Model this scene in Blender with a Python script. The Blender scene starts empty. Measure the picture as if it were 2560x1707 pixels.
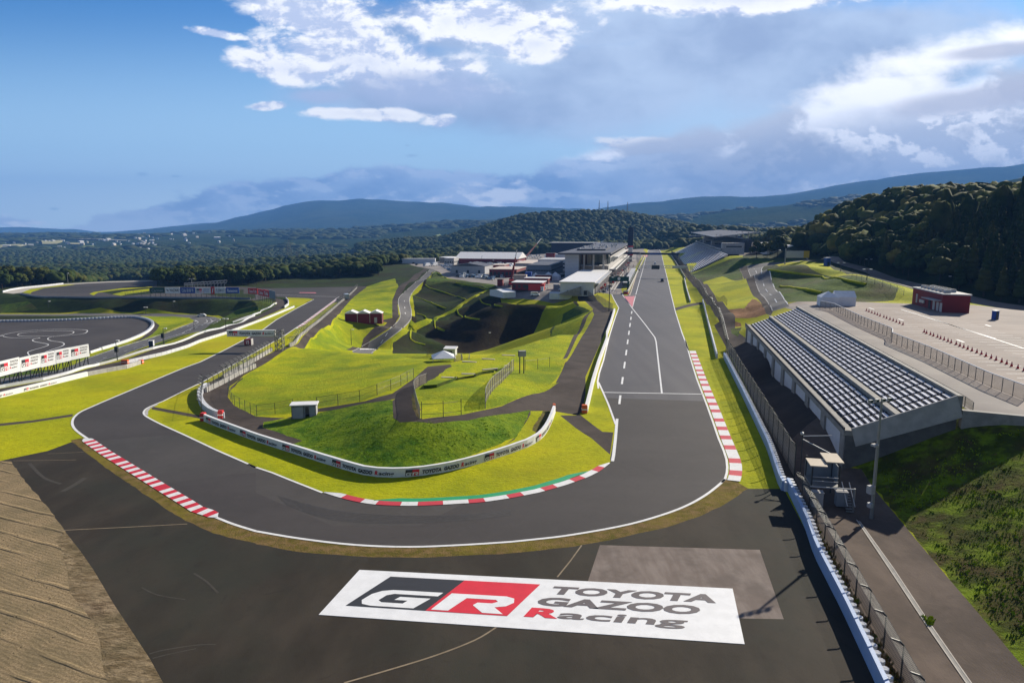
import bpy, bmesh, math, random
import numpy as np
from mathutils import Vector, Matrix
from mathutils.geometry import delaunay_2d_cdt, tessellate_polygon
random.seed(7); RNG = np.random.default_rng(7)
R = math.radians
SC = bpy.context.scene
COL = SC.collection
# ------------------------------------------------------------------ camera
CAMH = 32.0; PITCH = R(9.35); FPX = 24/36*2560
cd = bpy.data.cameras.new("camera"); cam = bpy.data.objects.new("camera", cd); COL.objects.link(cam)
cd.lens = 24; cd.sensor_width = 36; cd.clip_start = 0.5; cd.clip_end = 60000
cam.location = (0, 0, CAMH); cam.rotation_euler = (R(90)-PITCH, 0, 0); SC.camera = cam
# ------------------------------------------------------------------ light
SUN_AZ = R(46); SUN_EL = R(27)          # azimuth measured from +Y towards +X
w = bpy.data.worlds.new("World"); SC.world = w; w.use_nodes = True
sd = bpy.data.lights.new("sun", 'SUN'); sun = bpy.data.objects.new("sun", sd); COL.objects.link(sun)
sd.energy = 5.0; sd.angle = R(0.5); sd.color = (1.0, 0.92, 0.78)
sdir = Vector((math.sin(SUN_AZ)*math.cos(SUN_EL), math.cos(SUN_AZ)*math.cos(SUN_EL), math.sin(SUN_EL)))
sun.rotation_euler = sdir.to_track_quat('Z', 'Y').to_euler()
sun.location = (200, 200, 300)
SC.view_settings.view_transform = 'Standard'; SC.view_settings.look = 'None'
SC.view_settings.exposure = 0.78; SC.view_settings.gamma = 1.0

class NT:
    """small helper to write node maths"""
    def __init__(s, nt): s.nt = nt; s.n = nt.nodes; s.l = nt.links
    def put(s, sock, v):
        if isinstance(v, bpy.types.NodeSocket): s.l.new(v, sock)
        elif v is not None: sock.default_value = v
    def m(s, op, a, b=None, c=None, clamp=False):
        n = s.n.new('ShaderNodeMath'); n.operation = op; n.use_clamp = clamp
        s.put(n.inputs[0], a); s.put(n.inputs[1], b)
        if c is not None: s.put(n.inputs[2], c)
        return n.outputs[0]
    def ss(s, v, a, b, oa=0.0, ob=1.0):
        n = s.n.new('ShaderNodeMapRange'); n.interpolation_type = 'SMOOTHSTEP'
        s.put(n.inputs[0], v); s.put(n.inputs[1], a); s.put(n.inputs[2], b); s.put(n.inputs[3], oa); s.put(n.inputs[4], ob)
        return n.outputs[0]
    def xyz(s, x, y, z=0.0):
        n = s.n.new('ShaderNodeCombineXYZ'); s.put(n.inputs[0], x); s.put(n.inputs[1], y); s.put(n.inputs[2], z); return n.outputs[0]
    def noise(s, vec, scale, detail=4, rough=0.5, dist=0.0):
        n = s.n.new('ShaderNodeTexNoise'); s.put(n.inputs['Vector'], vec); n.inputs['Scale'].default_value = scale
        n.inputs['Detail'].default_value = detail; n.inputs['Roughness'].default_value = rough; n.inputs['Distortion'].default_value = dist
        return n.outputs[0]
    def mix(s, f, a, b, bt='MIX'):
        n = s.n.new('ShaderNodeMix'); n.data_type = 'RGBA'; n.blend_type = bt
        s.put(n.inputs[0], f)
        for i, v in ((6, a), (7, b)):
            if isinstance(v, tuple): v = v+(1.0,) if len(v) == 3 else v
            s.put(n.inputs[i], v)
        return n.outputs[2]
# ------------------------------------------------------------------ sky: Nishita + clouds by direction
def build_sky():
    T = NT(w.node_tree); T.n.clear()
    out = T.n.new('ShaderNodeOutputWorld'); bg = T.n.new('ShaderNodeBackground'); bg.inputs[1].default_value = 0.1
    T.l.new(bg.outputs[0], out.inputs[0])
    sky = T.n.new('ShaderNodeTexSky'); sky.sky_type = 'NISHITA'; sky.sun_disc = False
    sky.sun_elevation = SUN_EL; sky.sun_rotation = SUN_AZ; sky.altitude = 600; sky.air_density = 1.0; sky.dust_density = 0.4; sky.ozone_density = 2.5
    tc = T.n.new('ShaderNodeTexCoord'); sep = T.n.new('ShaderNodeSeparateXYZ'); T.l.new(tc.outputs['Generated'], sep.inputs[0])
    x, y, z = sep.outputs
    yy = T.m('MAXIMUM', y, 0.12)
    u = T.m('DIVIDE', x, yy); v = T.m('DIVIDE', z, yy)              # direction coordinates: azimuth and elevation tangents
    def uvof(px, py):
        a = (px*K_-1280)/FPX; b = (853.5-py*K_)/FPX; c, s = math.cos(PITCH), math.sin(PITCH); dy = c+b*s; return a/dy, (-s+b*c)/dy
    K_ = 2560/2352
    sv = 1.7
    def nz(sc, det, ro, du=0.0, dv=0.0, w_=0.0, dist=0.25): return T.noise(T.xyz(T.m('ADD', u, du), T.m('ADD', T.m('MULTIPLY', v, sv), dv), w_), sc, det, ro, dist)
    n1 = nz(4.5, 12, .62); n1s = nz(4.5, 12, .62, .012, .035)
    nf = nz(15, 10, .62, w_=2); nfs_ = nz(15, 10, .62, .006, .016, w_=2)
    nsm = nz(3.0, 4, .5, w_=5)
    N1 = T.m('SUBTRACT', n1, .5); NF = T.m('SUBTRACT', nf, .5)
    lit = T.m('ADD', T.m('MULTIPLY', T.m('SUBTRACT', n1, n1s), 1.0), T.m('MULTIPLY', T.m('SUBTRACT', nf, nfs_), .8))
    def blob(px, py, rx, ry, rot=0.0):
        cu, cv = uvof(px, py); ru, rv = rx*K_/FPX, ry*K_/FPX; c, s_ = math.cos(rot), math.sin(rot)
        du = T.m('SUBTRACT', u, cu); dv = T.m('SUBTRACT', v, cv)
        a = T.m('ADD', T.m('MULTIPLY', du, c/ru), T.m('MULTIPLY', dv, s_/ru)); b = T.m('ADD', T.m('MULTIPLY', du, -s_/rv), T.m('MULTIPLY', dv, c/rv))
        return T.m('SUBTRACT', 1.0, T.m('SQRT', T.m('ADD', T.m('MULTIPLY', a, a), T.m('MULTIPLY', b, b))))
    def mx(*l):
        r = l[0]
        for k in l[1:]: r = T.m('MAXIMUM', r, k)
        return r
    def curve(pts):                                                    # elevation as a function of azimuth
        f = T.n.new('ShaderNodeFloatCurve'); cm = f.mapping; c = cm.curves[0]; P = [uvof(*p) for p in pts]
        P = [((a+1.0)/2.0, b*2) for a, b in P]
        while len(c.points) < len(P): c.points.new(.5, .5)
        for q, p in zip(c.points, P): q.location = (min(1, max(0, p[0])), min(1, max(0, p[1]))); q.handle_type = 'AUTO'
        cm.update(); T.put(f.inputs['Value'], T.m('MULTIPLY', T.m('ADD', u, 1.0), .5)); return T.m('MULTIPLY', f.outputs[0], .5)
    hs = T.n.new('ShaderNodeHueSaturation'); hs.inputs['Hue'].default_value = 0.503; hs.inputs['Saturation'].default_value = 1.25
    T.l.new(sky.outputs[0], hs.inputs['Color'])
    deep = T.mix(1.0, hs.outputs[0], (0.44, 0.66, .80), 'MULTIPLY')
    clear = T.mix(T.ss(v, 0.33, 0.03, 0.0, 0.92), deep, (4.1, 5.7, 6.8))
    clear = T.mix(T.ss(v, 0.12, .01, 0.0, 0.85), clear, (6.6, 7.9, 8.2))
    clear = T.mix(T.m('MULTIPLY', T.ss(u, -.1, .35), T.ss(v, .32, .1)), clear, (4.3, 5.7, 7.0))
    col = clear
    # grey-lavender veil
    vd = T.m('ADD', mx(blob(1330, 190, 620, 150, .02), blob(1000, 215, 420, 75, .0), blob(1850, 130, 750, 170), blob(1250, 60, 500, 90)), T.m('MULTIPLY', N1, .9))
    col = T.mix(T.ss(vd, 0.0, 0.5, 0, .92), col, T.mix(T.ss(T.m('ADD', nsm, T.m('MULTIPLY', NF, .35)), .33, .67), (2.5, 3.05, 4.3), (4.0, 4.75, 6.0)))
    # bright broken cumulus, top centre-left
    cb = mx(blob(720, 40, 300, 66, -.30), blob(830, 140, 330, 84, -.14), blob(670, 160, 190, 52, -.2), blob(1120, 50, 330, 60, -.02), blob(500, 78, 95, 15, -.15), blob(1700, -8, 480, 42, .03),
            blob(830, 262, 215, 20, -.03), blob(615, 244, 65, 14, .06), blob(1010, 278, 50, 20), blob(1230, 100, 130, 50), blob(1480, 330, 130, 22), blob(1420, 352, 75, 14))
    cd_ = T.m('ADD', T.m('ADD', cb, T.m('MULTIPLY', N1, 1.9)), T.m('MULTIPLY', NF, 1.1))
    a = T.ss(cd_, 0.10, 0.46)
    ll = T.m('MULTIPLY', T.ss(T.m('ADD', lit, T.m('MULTIPLY', NF, .25)), -.10, .06), T.ss(cd_, 1.5, .5, .25, 1.0))
    col = T.mix(a, col, T.mix(ll, (3.9, 4.4, 5.8), (7.8, 7.7, 7.6)))
    # shaded underside right of it
    us = T.m('ADD', mx(blob(960, 205, 260, 55, -.04), blob(740, 222, 110, 24)), T.m('MULTIPLY', N1, 1.0))
    col = T.mix(T.ss(us, .1, .6, 0, .8), col, (3.3, 3.8, 5.2))
    # long bank rising to the right
    top = T.m('SUBTRACT', T.m('ADD', T.m('ADD', curve([(900, 470), (1150, 420), (1340, 335), (1480, 300), (1700, 262), (1850, 222), (2050, 192), (2200, 165), (2352, 140), (2560, 110)]), T.m('MULTIPLY', N1, .05)), T.m('MULTIPLY', NF, .035)), v)
    ba = T.m('MULTIPLY', T.ss(top, 0.0, 0.022), T.ss(u, -.08, .12))
    bc = T.mix(T.ss(top, .0, .075), (9.5, 9.5, 9.7), (4.2, 4.5, 5.3))
    bright = T.m('MULTIPLY', T.ss(T.m('ADD', lit, T.m('MULTIPLY', N1, .25)), -.03, .08), T.ss(u, .10, .55, .55, 1.0))
    bc = T.mix(T.m('MULTIPLY', bright, T.ss(top, .26, .08, .15, .9)), bc, (8.0, 8.0, 8.3))
    bc = T.mix(T.ss(T.m('ADD', T.m('MULTIPLY', NF, .55), T.m('ADD', nsm, T.m('MULTIPLY', N1, .5))), .48, .60, 0, .7), bc, (2.6, 2.9, 3.7))
    col = T.mix(ba, col, bc)
    # lens cloud, bright, and its grey base
    lens = T.m('ADD', T.m('ADD', mx(blob(2190, 128, 300, 60, .22), blob(2020, 205, 250, 45, .16), blob(2400, 85, 260, 42, .05)), T.m('MULTIPLY', N1, 1.0)), T.m('MULTIPLY', NF, .35))
    col = T.mix(T.ss(T.m('ADD', lens, T.m('MULTIPLY', lit, .8)), 0.0, 0.8), col, (9.0, 8.9, 8.9))
    und = T.m('ADD', mx(blob(2290, 118, 190, 24, .10), blob(2260, 225, 260, 42, .16)), T.m('MULTIPLY', N1, .9))
    col = T.mix(T.ss(und, .05, .6, 0, .85), col, (4.3, 4.3, 4.9))
    # low blue-grey bank along the horizon
    nl = T.m('SUBTRACT', T.noise(T.xyz(u, T.m('MULTIPLY', v, 2.4), 7), 8.0, 11, .60), .5); nls = T.m('SUBTRACT', T.noise(T.xyz(T.m('ADD', u, .006), T.m('ADD', T.m('MULTIPLY', v, 2.4), .02), 7), 8.0, 11, .60), .5)
    lo = T.m('SUBTRACT', T.m('ADD', curve([(0, 540), (170, 512), (230, 490), (440, 436), (550, 412), (700, 396), (860, 378), (1000, 388), (1150, 390), (1300, 372), (1450, 350), (1700, 330), (2352, 300)]), T.m('MULTIPLY', nl, .085)), v)
    la = T.m('MULTIPLY', T.ss(lo, 0.0, .010), T.ss(u, .35, .05))
    lc = T.mix(T.ss(nl, -.13, .12), (2.0, 2.75, 4.3), (3.6, 4.5, 6.0)); lc = T.mix(T.ss(T.m('SUBTRACT', nl, nls), .0, .055, 0, .45), lc, (5.6, 6.2, 7.2)); lc = T.mix(T.m('MULTIPLY', T.ss(v, .05, .0), T.ss(u, -.35, -.6)), lc, (5.0, 5.8, 6.8))
    col = T.mix(la, col, lc)
    puff = T.m('ADD', mx(blob(1150, 445, 190, 26, .1), blob(1060, 458, 170, 14), blob(50, 512, 120, 18), blob(1290, 405, 45, 14), blob(1190, 425, 60, 24)), T.m('MULTIPLY', nl, 4.6))
    col = T.mix(T.ss(puff, .25, .75, 0, .85), col, T.mix(T.ss(T.m('SUBTRACT', nl, nls), -.03, .04), (4.6, 5.2, 6.4), (7.8, 7.9, 8.2)))
    for q in ((325, 400, 22, 7), (405, 405, 18, 5), (945, 358, 22, 6), (125, 480, 18, 5), (935, 334, 12, 4)):
        bb = T.m('ADD', blob(*q), T.m('MULTIPLY', NF, 2.2)); col = T.mix(T.ss(bb, .1, .9, 0, .6), col, (2.6, 3.6, 4.8))
    # above the photographed part the sky is plain deep blue; nothing shines from below the horizon
    plain = T.mix(1.0, hs.outputs[0], (0.40, .47, .58), 'MULTIPLY')
    plain = T.mix(.45, plain, (1.15, 1.2, 1.3))
    col = T.mix(T.m('MULTIPLY', T.ss(y, .05, .30), T.ss(v, .62, .36)), plain, col)
    col = T.mix(T.ss(z, -.02, -.10), col, (.25, .3, .25))
    T.l.new(col, bg.inputs[0])
build_sky()
# ------------------------------------------------------------------ picture geometry -> world
CROPS = {'S': (0, 0, 1), 'D': (0, 0, 2560/2352), 'A': (0, 500, 640/2350), 'B': (500, 560, 640/2350), 'C': (900, 560, 640/2350), 'E': (1400, 560, 640/2350),
 'F': (1920, 420, 640/2350), 'G': (1920, 800, 640/2350), 'H': (1920, 1280, 640/2350), 'I': (1280, 850, 640/2350), 'J': (0, 850, 640/2350),
 'K': (0, 1280, 640/2350), 'L': (640, 1000, 640/2350), 'M': (1000, 860, 400/2352), 'N': (740, 1000, 680/2352), 'Q': (1680, 640, 320/2281),
 'Z': (1200, 1180, 700/1344), 'Rr': (0, 840, 260/2352), 'T': (360, 710, 340/2352), 'U': (1940, 1060, 300/1742), 'V': (1100, 560, 320/2352), 'W': (1380, 560, 320/2352),
 'X': (1660, 520, 320/2352), 'Y': (320, 660, 440/2352)}
def cr(c, pts): ox, oy, k = CROPS[c]; return [(ox+p[0]*k, oy+p[1]*k) for p in pts]
def ray(px, py):
    a = (px-1280)/FPX; b = (853.5-py)/FPX; c, s = math.cos(PITCH), math.sin(PITCH)
    return a, c+b*s, -s+b*c
def at(px, py, z=0.0):
    dx, dy, dz = ray(px, py); k = (z-CAMH)/dz; return (dx*k, dy*k, z)
def atY(px, py, Y):
    dx, dy, dz = ray(px, py); k = Y/dy; return (dx*k, Y, CAMH+dz*k)
SA, CA = math.sin(R(11.8)), math.cos(R(11.8))                       # the main straight runs along (SA, CA)
def st(s, t, z=0.0): return (s*SA+t*CA, s*CA-t*SA, z)
def zL(X, Y):                                                        # the left leg of the track falls away from the corner
    return -min(7.0, max(0.0, (Y-110)*0.026))*min(1, max(0, (-X+5)/30))
def atL(px, py):
    z = 0.0
    for _ in range(25): p = at(px, py, z); z = zL(p[0], p[1])
    return at(px, py, z)
# ------------------------------------------------------------------ height field from surveyed points
CT = []
def c3(c, *pts):
    for x, y, z in pts:
        p = cr(c, [(x, y)])[0]; CT.append(at(p[0], p[1], z))
def cL(c, *pts):
    for q in cr(c, pts): CT.append(atL(*q))
def cY(c, *pts):
    for x, y, Y in pts:
        p = cr(c, [(x, y)])[0]; CT.append(atY(p[0], p[1], Y))
# foreground plane
for x, y in ((-60, 8), (-60, 30), (-60, 60), (-30, 8), (0, 8), (20, 8), (0, 40), (-30, 60), (20, 60), (0, 75), (26, 30)): CT.append((x, y, 0.0))
c3('D', (350, 1100, 0), (700, 1250, 0), (1100, 1240, 0), (1100, 1160, 0), (1500, 1180, 0), (1400, 1060, 0), (1660, 1080, 0), (1340, 950, .1), (1410, 970, 0), (200, 1000, 0), (0, 1100, 0), (-300, 1200, 0))
c3('N', (0, 400, 0), (450, 590, 0), (800, 655, 0), (1400, 570, 0), (2000, 370, 0), (2230, 100, .1))
for s in (60, 110, 160, 220, 300, 400, 500, 620, 760, 900, 1100, 1300):
    CT.append(st(s, 8, 0))
    if s > 130: CT.append(st(s, -9, 0))
    CT.append(st(s, 16.5, 0))
    if s > 230: CT.append(st(s, 24, 0)) if s < 1000 else None
# left leg
cL('J', (0, 1000), (0, 700), (0, 530), (690, 740), (1330, 680), (1850, 390), (1500, 560), (1250, 440), (800, 330), (1300, 200), (2050, 700), (1850, 560), (-600, 900), (-500, 620))
cL('B', (0, 1270), (0, 1080), (470, 1030), (250, 1000), (770, 1025), (700, 1150), (860, 755), (1045, 690), (1250, 680), (960, 900), (1320, 690), (1400, 640), (830, 1130), (1100, 920), (0, 1480), (0, 1568), (520, 830), (690, 720), (200, 1380))
cL('A', (2350, 1060), (1900, 1205), (1400, 1365), (900, 1515))
cL('J', (400, 360), (0, 435), (-500, 520))
# upper circuit at the far left, and the bank that falls from it
c3('A', (0, 870, -5), (500, 900, -5), (1000, 905, -5), (1400, 905, -5), (2000, 915, -5), (2330, 925, -5), (-600, 850, -5), (-600, 780, -5), (200, 800, -5), (900, 760, -5), (1430, 735, -6), (1100, 860, -5), (1900, 800, -6))
c3('A', (0, 1040, -12), (600, 1038, -12), (1200, 1035, -12), (1700, 1045, -12), (1950, 1070, -11.5), (2030, 1110, -10.5), (-600, 1030, -12))
c3('A', (0, 1130, -12), (700, 1110, -12), (1300, 1080, -12), (1400, 1150, -12), (1100, 1300, -12), (600, 1400, -12), (0, 1500, -12), (1700, 1120, -11.5), (1780, 1100, -11.5), (-600, 1200, -12), (-700, 1500, -12))
c3('A', (1900, 1130, -10.6), (1600, 1235, -9.6), (1200, 1365, -8.8), (860, 1490, -8.2), (500, 1568, -8.2), (1600, 1190, -10.6), (1000, 1370, -9.6))
c3('J', (-500, 420, -5.5))
c3('Rr', (-400, 1230, -3.6), (240, 1100, -3.6), (1280, 870, -3.8), (2028, 700, -4.0), (2300, 640, -4.2))
# T junction
c3('B', (690, 650, -7), (1400, 570, -7), (700, 560, -7), (1530, 580, -7), (400, 600, -6.5), (900, 640, -7), (1250, 655, -7))
c3('B', (560, 500, -8), (1700, 495, -5), (100, 500, -8), (1640, 380, -1.5), (2000, 385, -1))
# access road and the slope left of it
c3('B', (1400, 1165, -12), (1560, 1185, -12), (1800, 930, -9.3), (1900, 940, -9.3), (1835, 850, -8), (1935, 830, -8), (1820, 700, -6.5), (1920, 700, -6.5), (1860, 630, -5.3), (1960, 620, -5.3),
   (2000, 520, -3.2), (2070, 500, -3.2), (2110, 425, -.8), (2165, 430, -.8), (1350, 1110, -11), (1500, 900, -8.5), (1700, 800, -7.5), (1780, 620, -5), (1790, 510, -3.5), (1200, 880, -8), (1150, 1010, -6.5), (1050, 1100, -6), (1380, 720, -7))
# meadow in the infield
c3('D', (545, 930, -.9), (640, 950, -.2), (740, 932, 1.2), (830, 912, 2.8), (895, 915, 3.9), (720, 870, -1.2), (640, 830, -2.6), (730, 798, -3.3), (930, 870, 3.0), (970, 850, 2.4), (1010, 835, 2.0), (600, 890, -1.5), (850, 850, .6))
# mound
c3('D', (893, 955, 4.2), (960, 970, 4.3), (1060, 970, 3.6), (1150, 957, 2.6), (1215, 943, 1.5), (1280, 938, .4), (660, 958, 0), (610, 968, 0), (560, 975, 0), (760, 968, 1.4), (820, 985, 2.2), (700, 1010, .1), (600, 1000, 0), (1190, 990, .2))
# infield slope right
for s in range(130, 330, 20): CT.append(st(s, -13, 0)); CT.append(st(s, -19.5 if s < 200 else -23, 0))
def crest(c, *pts):
    for x, y, z in pts:
        q = cr(c, [(x, y)])[0]; p = at(q[0], q[1], z); CT.append(p)
        for d, dz in ((9, 6), (20, 11)): k = 1+d/p[1]; CT.append((p[0]*k, p[1]*k, z-dz))
crest('D', (760, 801, -3.0), (800, 804, -2.6), (860, 808, -2.0), (930, 811, -1), (1005, 813, .3))
crest('C', (640, 1225, .9), (830, 1240, 1.6), (1000, 1228, 1.6), (1150, 1180, 1.5), (1300, 1133, 1.4), (1500, 1068, 1.2), (1640, 1030, 1.1), (1750, 992, 1.0))
c3('D', (962, 955, 4.0), (955, 920, 3.8), (1010, 850, 2.6), (1095, 838, 2.2), (1105, 950, 3.3), (1130, 935, 3.0), (1240, 910, 1.6), (1280, 880, .9), (1300, 850, .7), (1210, 815, 1.7), (1350, 720, 0.2), (1385, 728, 0), (1150, 880, 2.6), (1090, 900, 4.2))
c3('D', (1410, 700, 0), (1375, 850, 0), (1340, 930, .1))
# bowl
c3('C', (690, 432, -.8), (800, 495, -.3), (1000, 525, -.2), (1240, 555, 0), (1370, 680, 0), (1650, 690, 0), (1930, 700, 0), (2020, 748, -.3), (2130, 790, 0), (2000, 640, 0), (1500, 560, 0), (1900, 600, 0))
c3('C', (0, 1230, -19), (600, 1200, -20), (1000, 1200, -20), (1500, 1150, -20), (1800, 1010, -17), (300, 1150, -15), (1900, 880, -12))
c3('C', (1170, 600, -2.4), (980, 700, -6.5), (850, 800, -10.5), (620, 890, -14), (470, 960, -16.5), (465, 1060, -18))
c3('C', (900, 640, -6.5), (640, 600, -4.5), (560, 640, -6.5), (750, 760, -12), (520, 720, -8), (560, 880, -14), (480, 700, -6.6), (1150, 560, -.4), (1400, 900, -12), (1000, 900, -14), (450, 960, -11), (280, 1070, -12.5))
# paddock level
for s, t in ((360, -60), (450, -80), (600, -40), (600, -120), (700, -200), (500, -170), (900, -60), (420, -140), (800, -20), (1000, -100)): CT.append(st(s, t, 0))
# right: service road, bank, car park
for s in (28, 50, 70): CT.append(st(s, 27.5, 0))
for s, t, z in ((20, 60, 6.5), (45, 50, 6.5), (70, 48, 7.5), (86, 44, 6.8), (90, 60, 9), (60, 90, 9), (88, 27, 0), (88, 39, 5.8), (92, 41, 9), (92, 45, 9), (91, 25, 0), (20, 32, 1), (20, 110, 9), (92, 110, 9),
   (94, 24.2, 0), (196, 23.5, 0), (96, 39.2, 9), (196, 39, 9), (150, 24.5, 0), (150, 39.2, 9), (215, 24, 0), (150, 70, 9), (150, 110, 9), (232, 62, 9), (225, 100, 9), (205, 42, 9), (225, 42, 8.5)):
    CT.append(st(s, t, z))
c3('D', (1745, 735, 5.5), (1720, 690, 4.5), (1640, 690, 3.5), (1660, 650, 4), (1610, 640, 2.6), (1720, 640, 5.5), (1690, 600, 7.5), (1700, 625, 6.5), (1760, 700, 6.5), (1690, 730, 3.2), (1800, 690, 7.6), (1770, 650, 7.2), (1740, 615, 7.8), (1810, 612, 9))
c3('Q', (330, 400, .6), (700, 700, 2), (860, 900, 2.3), (1000, 950, 4.0), (1000, 1080, 1.2), (1350, 1090, 1.6), (1300, 930, 4.6), (1200, 1250, .6), (1050, 1400, .3), (950, 1250, .4), (600, 800, .6), (560, 470, 2.2), (1250, 430, 6.5), (500, 430, 1.4), (900, 330, 3.2))
c3('F', (450, 1240, 9), (800, 1245, 9), (1150, 1220, 9), (1240, 1110, 12), (800, 985, 15), (330, 890, 15.5), (60, 900, 14), (500, 870, 15), (1300, 1150, 9.6))
c3('D', (1900, 600, 14.5), (1960, 625, 14), (1850, 595, 14.5))
for s, t, z in ((440, 27, 0), (505, 26, 1), (505, 49, 13.5), (700, 26, 1), (700, 50, 13.5), (940, 26, 1), (940, 50, 14), (505, 75, 14), (600, 110, 14), (800, 110, 14), (430, 90, 13), (480, 58, 12.5), (1000, 60, 8)): CT.append(st(s, t, z))
# road along the foot of the forest and the wooded hill
cY('F', (2350, 1340, 235), (1850, 1230, 262), (1200, 1060, 320), (600, 860, 430), (330, 790, 520))
c3('F', (2300, 1480, 9))
CT += [atY(*cr('D', [(2352, 472)])[0], 350), atY(*cr('D', [(2200, 474)])[0], 400), atY(*cr('D', [(2050, 468)])[0], 480), atY(*cr('D', [(1930, 500)])[0], 560), atY(*cr('D', [(1850, 548)])[0], 640)]
CT += [(330, 210, 20), (420, 300, 42), (600, 300, 55), (640, 560, 80), (500, 620, 62), (420, 700, 40), (360, 760, 22), (330, 900, 8), (640, 100, 45), (300, 120, 12), (200, 100, 9), (200, 20, 9), (120, 30, 9), (700, 900, 60), (330, 1090, 4), (700, 1090, 40)]
# surroundings far left and far ahead
CT += [(-80, 1000, -8), (0, 800, -4), (-200, 700, -14), (-400, 620, -20), (-400, 800, -28), (-200, 1000, -22), (-700, 1000, -40), (-700, 500, -18), (-600, 300, -13), (-400, 150, -13), (-200, 80, -12), (-130, 30, -5), (-150, 130, -9), (-700, -10, -12), (0, -20, 0), (700, -20, 20), (-700, 1110, -42), (700, 1110, 45), (0, 1110, -6), (150, 1110, -4)]
# ---- raster
CELL = 2.0; GX0, GX1, GY0, GY1 = -700.0, 700.0, -20.0, 1110.0
NX = int((GX1-GX0)/CELL)+1; NY = int((GY1-GY0)/CELL)+1
def make_grid():
    pts = [Vector((p[0], p[1])) for p in CT if GX0-1 <= p[0] <= GX1+1 and GY0-1 <= p[1] <= GY1+1]
    zs = [p[2] for p in CT if GX0-1 <= p[0] <= GX1+1 and GY0-1 <= p[1] <= GY1+1]
    v, e, f, ov, oe, of = delaunay_2d_cdt(pts, [], [], 0, 0.01)
    zz = [zs[o[0]] for o in ov]
    G = np.full((NY, NX), np.nan)
    for a, b, c in f:
        A, B, Cc = v[a], v[b], v[c]
        x0 = int(max(0, math.floor((min(A.x, B.x, Cc.x)-GX0)/CELL))); x1 = int(min(NX-1, math.ceil((max(A.x, B.x, Cc.x)-GX0)/CELL)))
        y0 = int(max(0, math.floor((min(A.y, B.y, Cc.y)-GY0)/CELL))); y1 = int(min(NY-1, math.ceil((max(A.y, B.y, Cc.y)-GY0)/CELL)))
        xs = GX0+np.arange(x0, x1+1)*CELL; ys = GY0+np.arange(y0, y1+1)*CELL; XX, YY = np.meshgrid(xs, ys)
        d = (B.y-Cc.y)*(A.x-Cc.x)+(Cc.x-B.x)*(A.y-Cc.y)
        if abs(d) < 1e-9: continue
        l1 = ((B.y-Cc.y)*(XX-Cc.x)+(Cc.x-B.x)*(YY-Cc.y))/d; l2 = ((Cc.y-A.y)*(XX-Cc.x)+(A.x-Cc.x)*(YY-Cc.y))/d; l3 = 1-l1-l2
        m = (l1 >= -1e-6) & (l2 >= -1e-6) & (l3 >= -1e-6)
        sub = G[y0:y1+1, x0:x1+1]; sub[m] = (l1*zz[a]+l2*zz[b]+l3*zz[c])[m]
    G = np.where(np.isnan(G), 0.0, G)
    return G
def blur(G, k=1):
    for _ in range(k):
        P = np.pad(G, 1, mode='edge'); G = (P[:-2, 1:-1]+P[2:, 1:-1]+P[1:-1, :-2]+P[1:-1, 2:]+2*P[1:-1, 1:-1])/6
    return G
def in_poly(X, Y, poly):
    inside = np.zeros(X.shape, bool); n = len(poly); j = n-1
    for i in range(n):
        xi, yi = poly[i][:2]; xj, yj = poly[j][:2]
        if yi != yj:
            c = ((yi > Y) != (yj > Y)) & (X < (xj-xi)*(Y-yi)/(yj-yi)+xi); inside ^= c
        j = i
    return inside
HG = blur(make_grid(), 2)
GXX, GYY = np.meshgrid(GX0+np.arange(NX)*CELL, GY0+np.arange(NY)*CELL)
def vnoise(X, Y, seed=0):                                             # smooth value noise
    r = np.random.default_rng(seed); T = r.random((64, 64)); xi = np.floor(X).astype(int); yi = np.floor(Y).astype(int)
    fx = X-xi; fy = Y-yi; fx = fx*fx*(3-2*fx); fy = fy*fy*(3-2*fy)
    g = lambda a, b: T[b % 64, a % 64]
    return (g(xi, yi)*(1-fx)+g(xi+1, yi)*fx)*(1-fy)+(g(xi, yi+1)*(1-fx)+g(xi+1, yi+1)*fx)*fy
# flat and evenly graded parts
S_ = GXX*SA+GYY*CA; T_ = GXX*CA-GYY*SA
HG = np.where((S_ > 95) & (T_ > -11.5) & (T_ < 22) & (S_ < 1090), 0.0, HG); HG = np.where((S_ > 345) & (T_ > -30) & (T_ < -10) & (S_ < 900), 0.0, HG)
ZL = -np.clip((GYY-110)*0.026, 0, 7)*np.clip((-GXX+5)/30, 0, 1)
corr = [atL(*q)[:2] for q in cr('J', [(-400, 560), (0, 440), (400, 370), (640, 308)])+cr('A', [(900, 1515), (1400, 1365), (1900, 1205)])+cr('B', [(300, 905), (520, 830), (640, 770), (700, 725), (800, 670), (1045, 672), (1270, 668), (1320, 690), (1400, 640), (1450, 600), (1520, 590), (1380, 690), (1200, 900), (860, 1110), (700, 1180), (0, 1490)])+cr('J', [(1890, 500), (1840, 600), (1870, 690), (1500, 800), (2350, 1170)])+cr('L', [(300, 740), (900, 930)])+cr('J', [(1800, 1560), (780, 900), (640, 930), (0, 1110), (-400, 1150)])]
HG = np.where(in_poly(GXX, GYY, corr), ZL, HG)
flat12 = [at(*q, -12)[:2] for q in cr('A', [(-300, 1044), (1200, 1044), (1690, 1052), (1780, 1090), (1640, 1160), (1440, 1250), (1020, 1365), (830, 1425), (500, 1500), (0, 1600), (-300, 1660)])]
HG = np.where(in_poly(GXX, GYY, flat12) & (GYY > 225), -12.0, HG); HG = blur(HG, 1)
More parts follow.
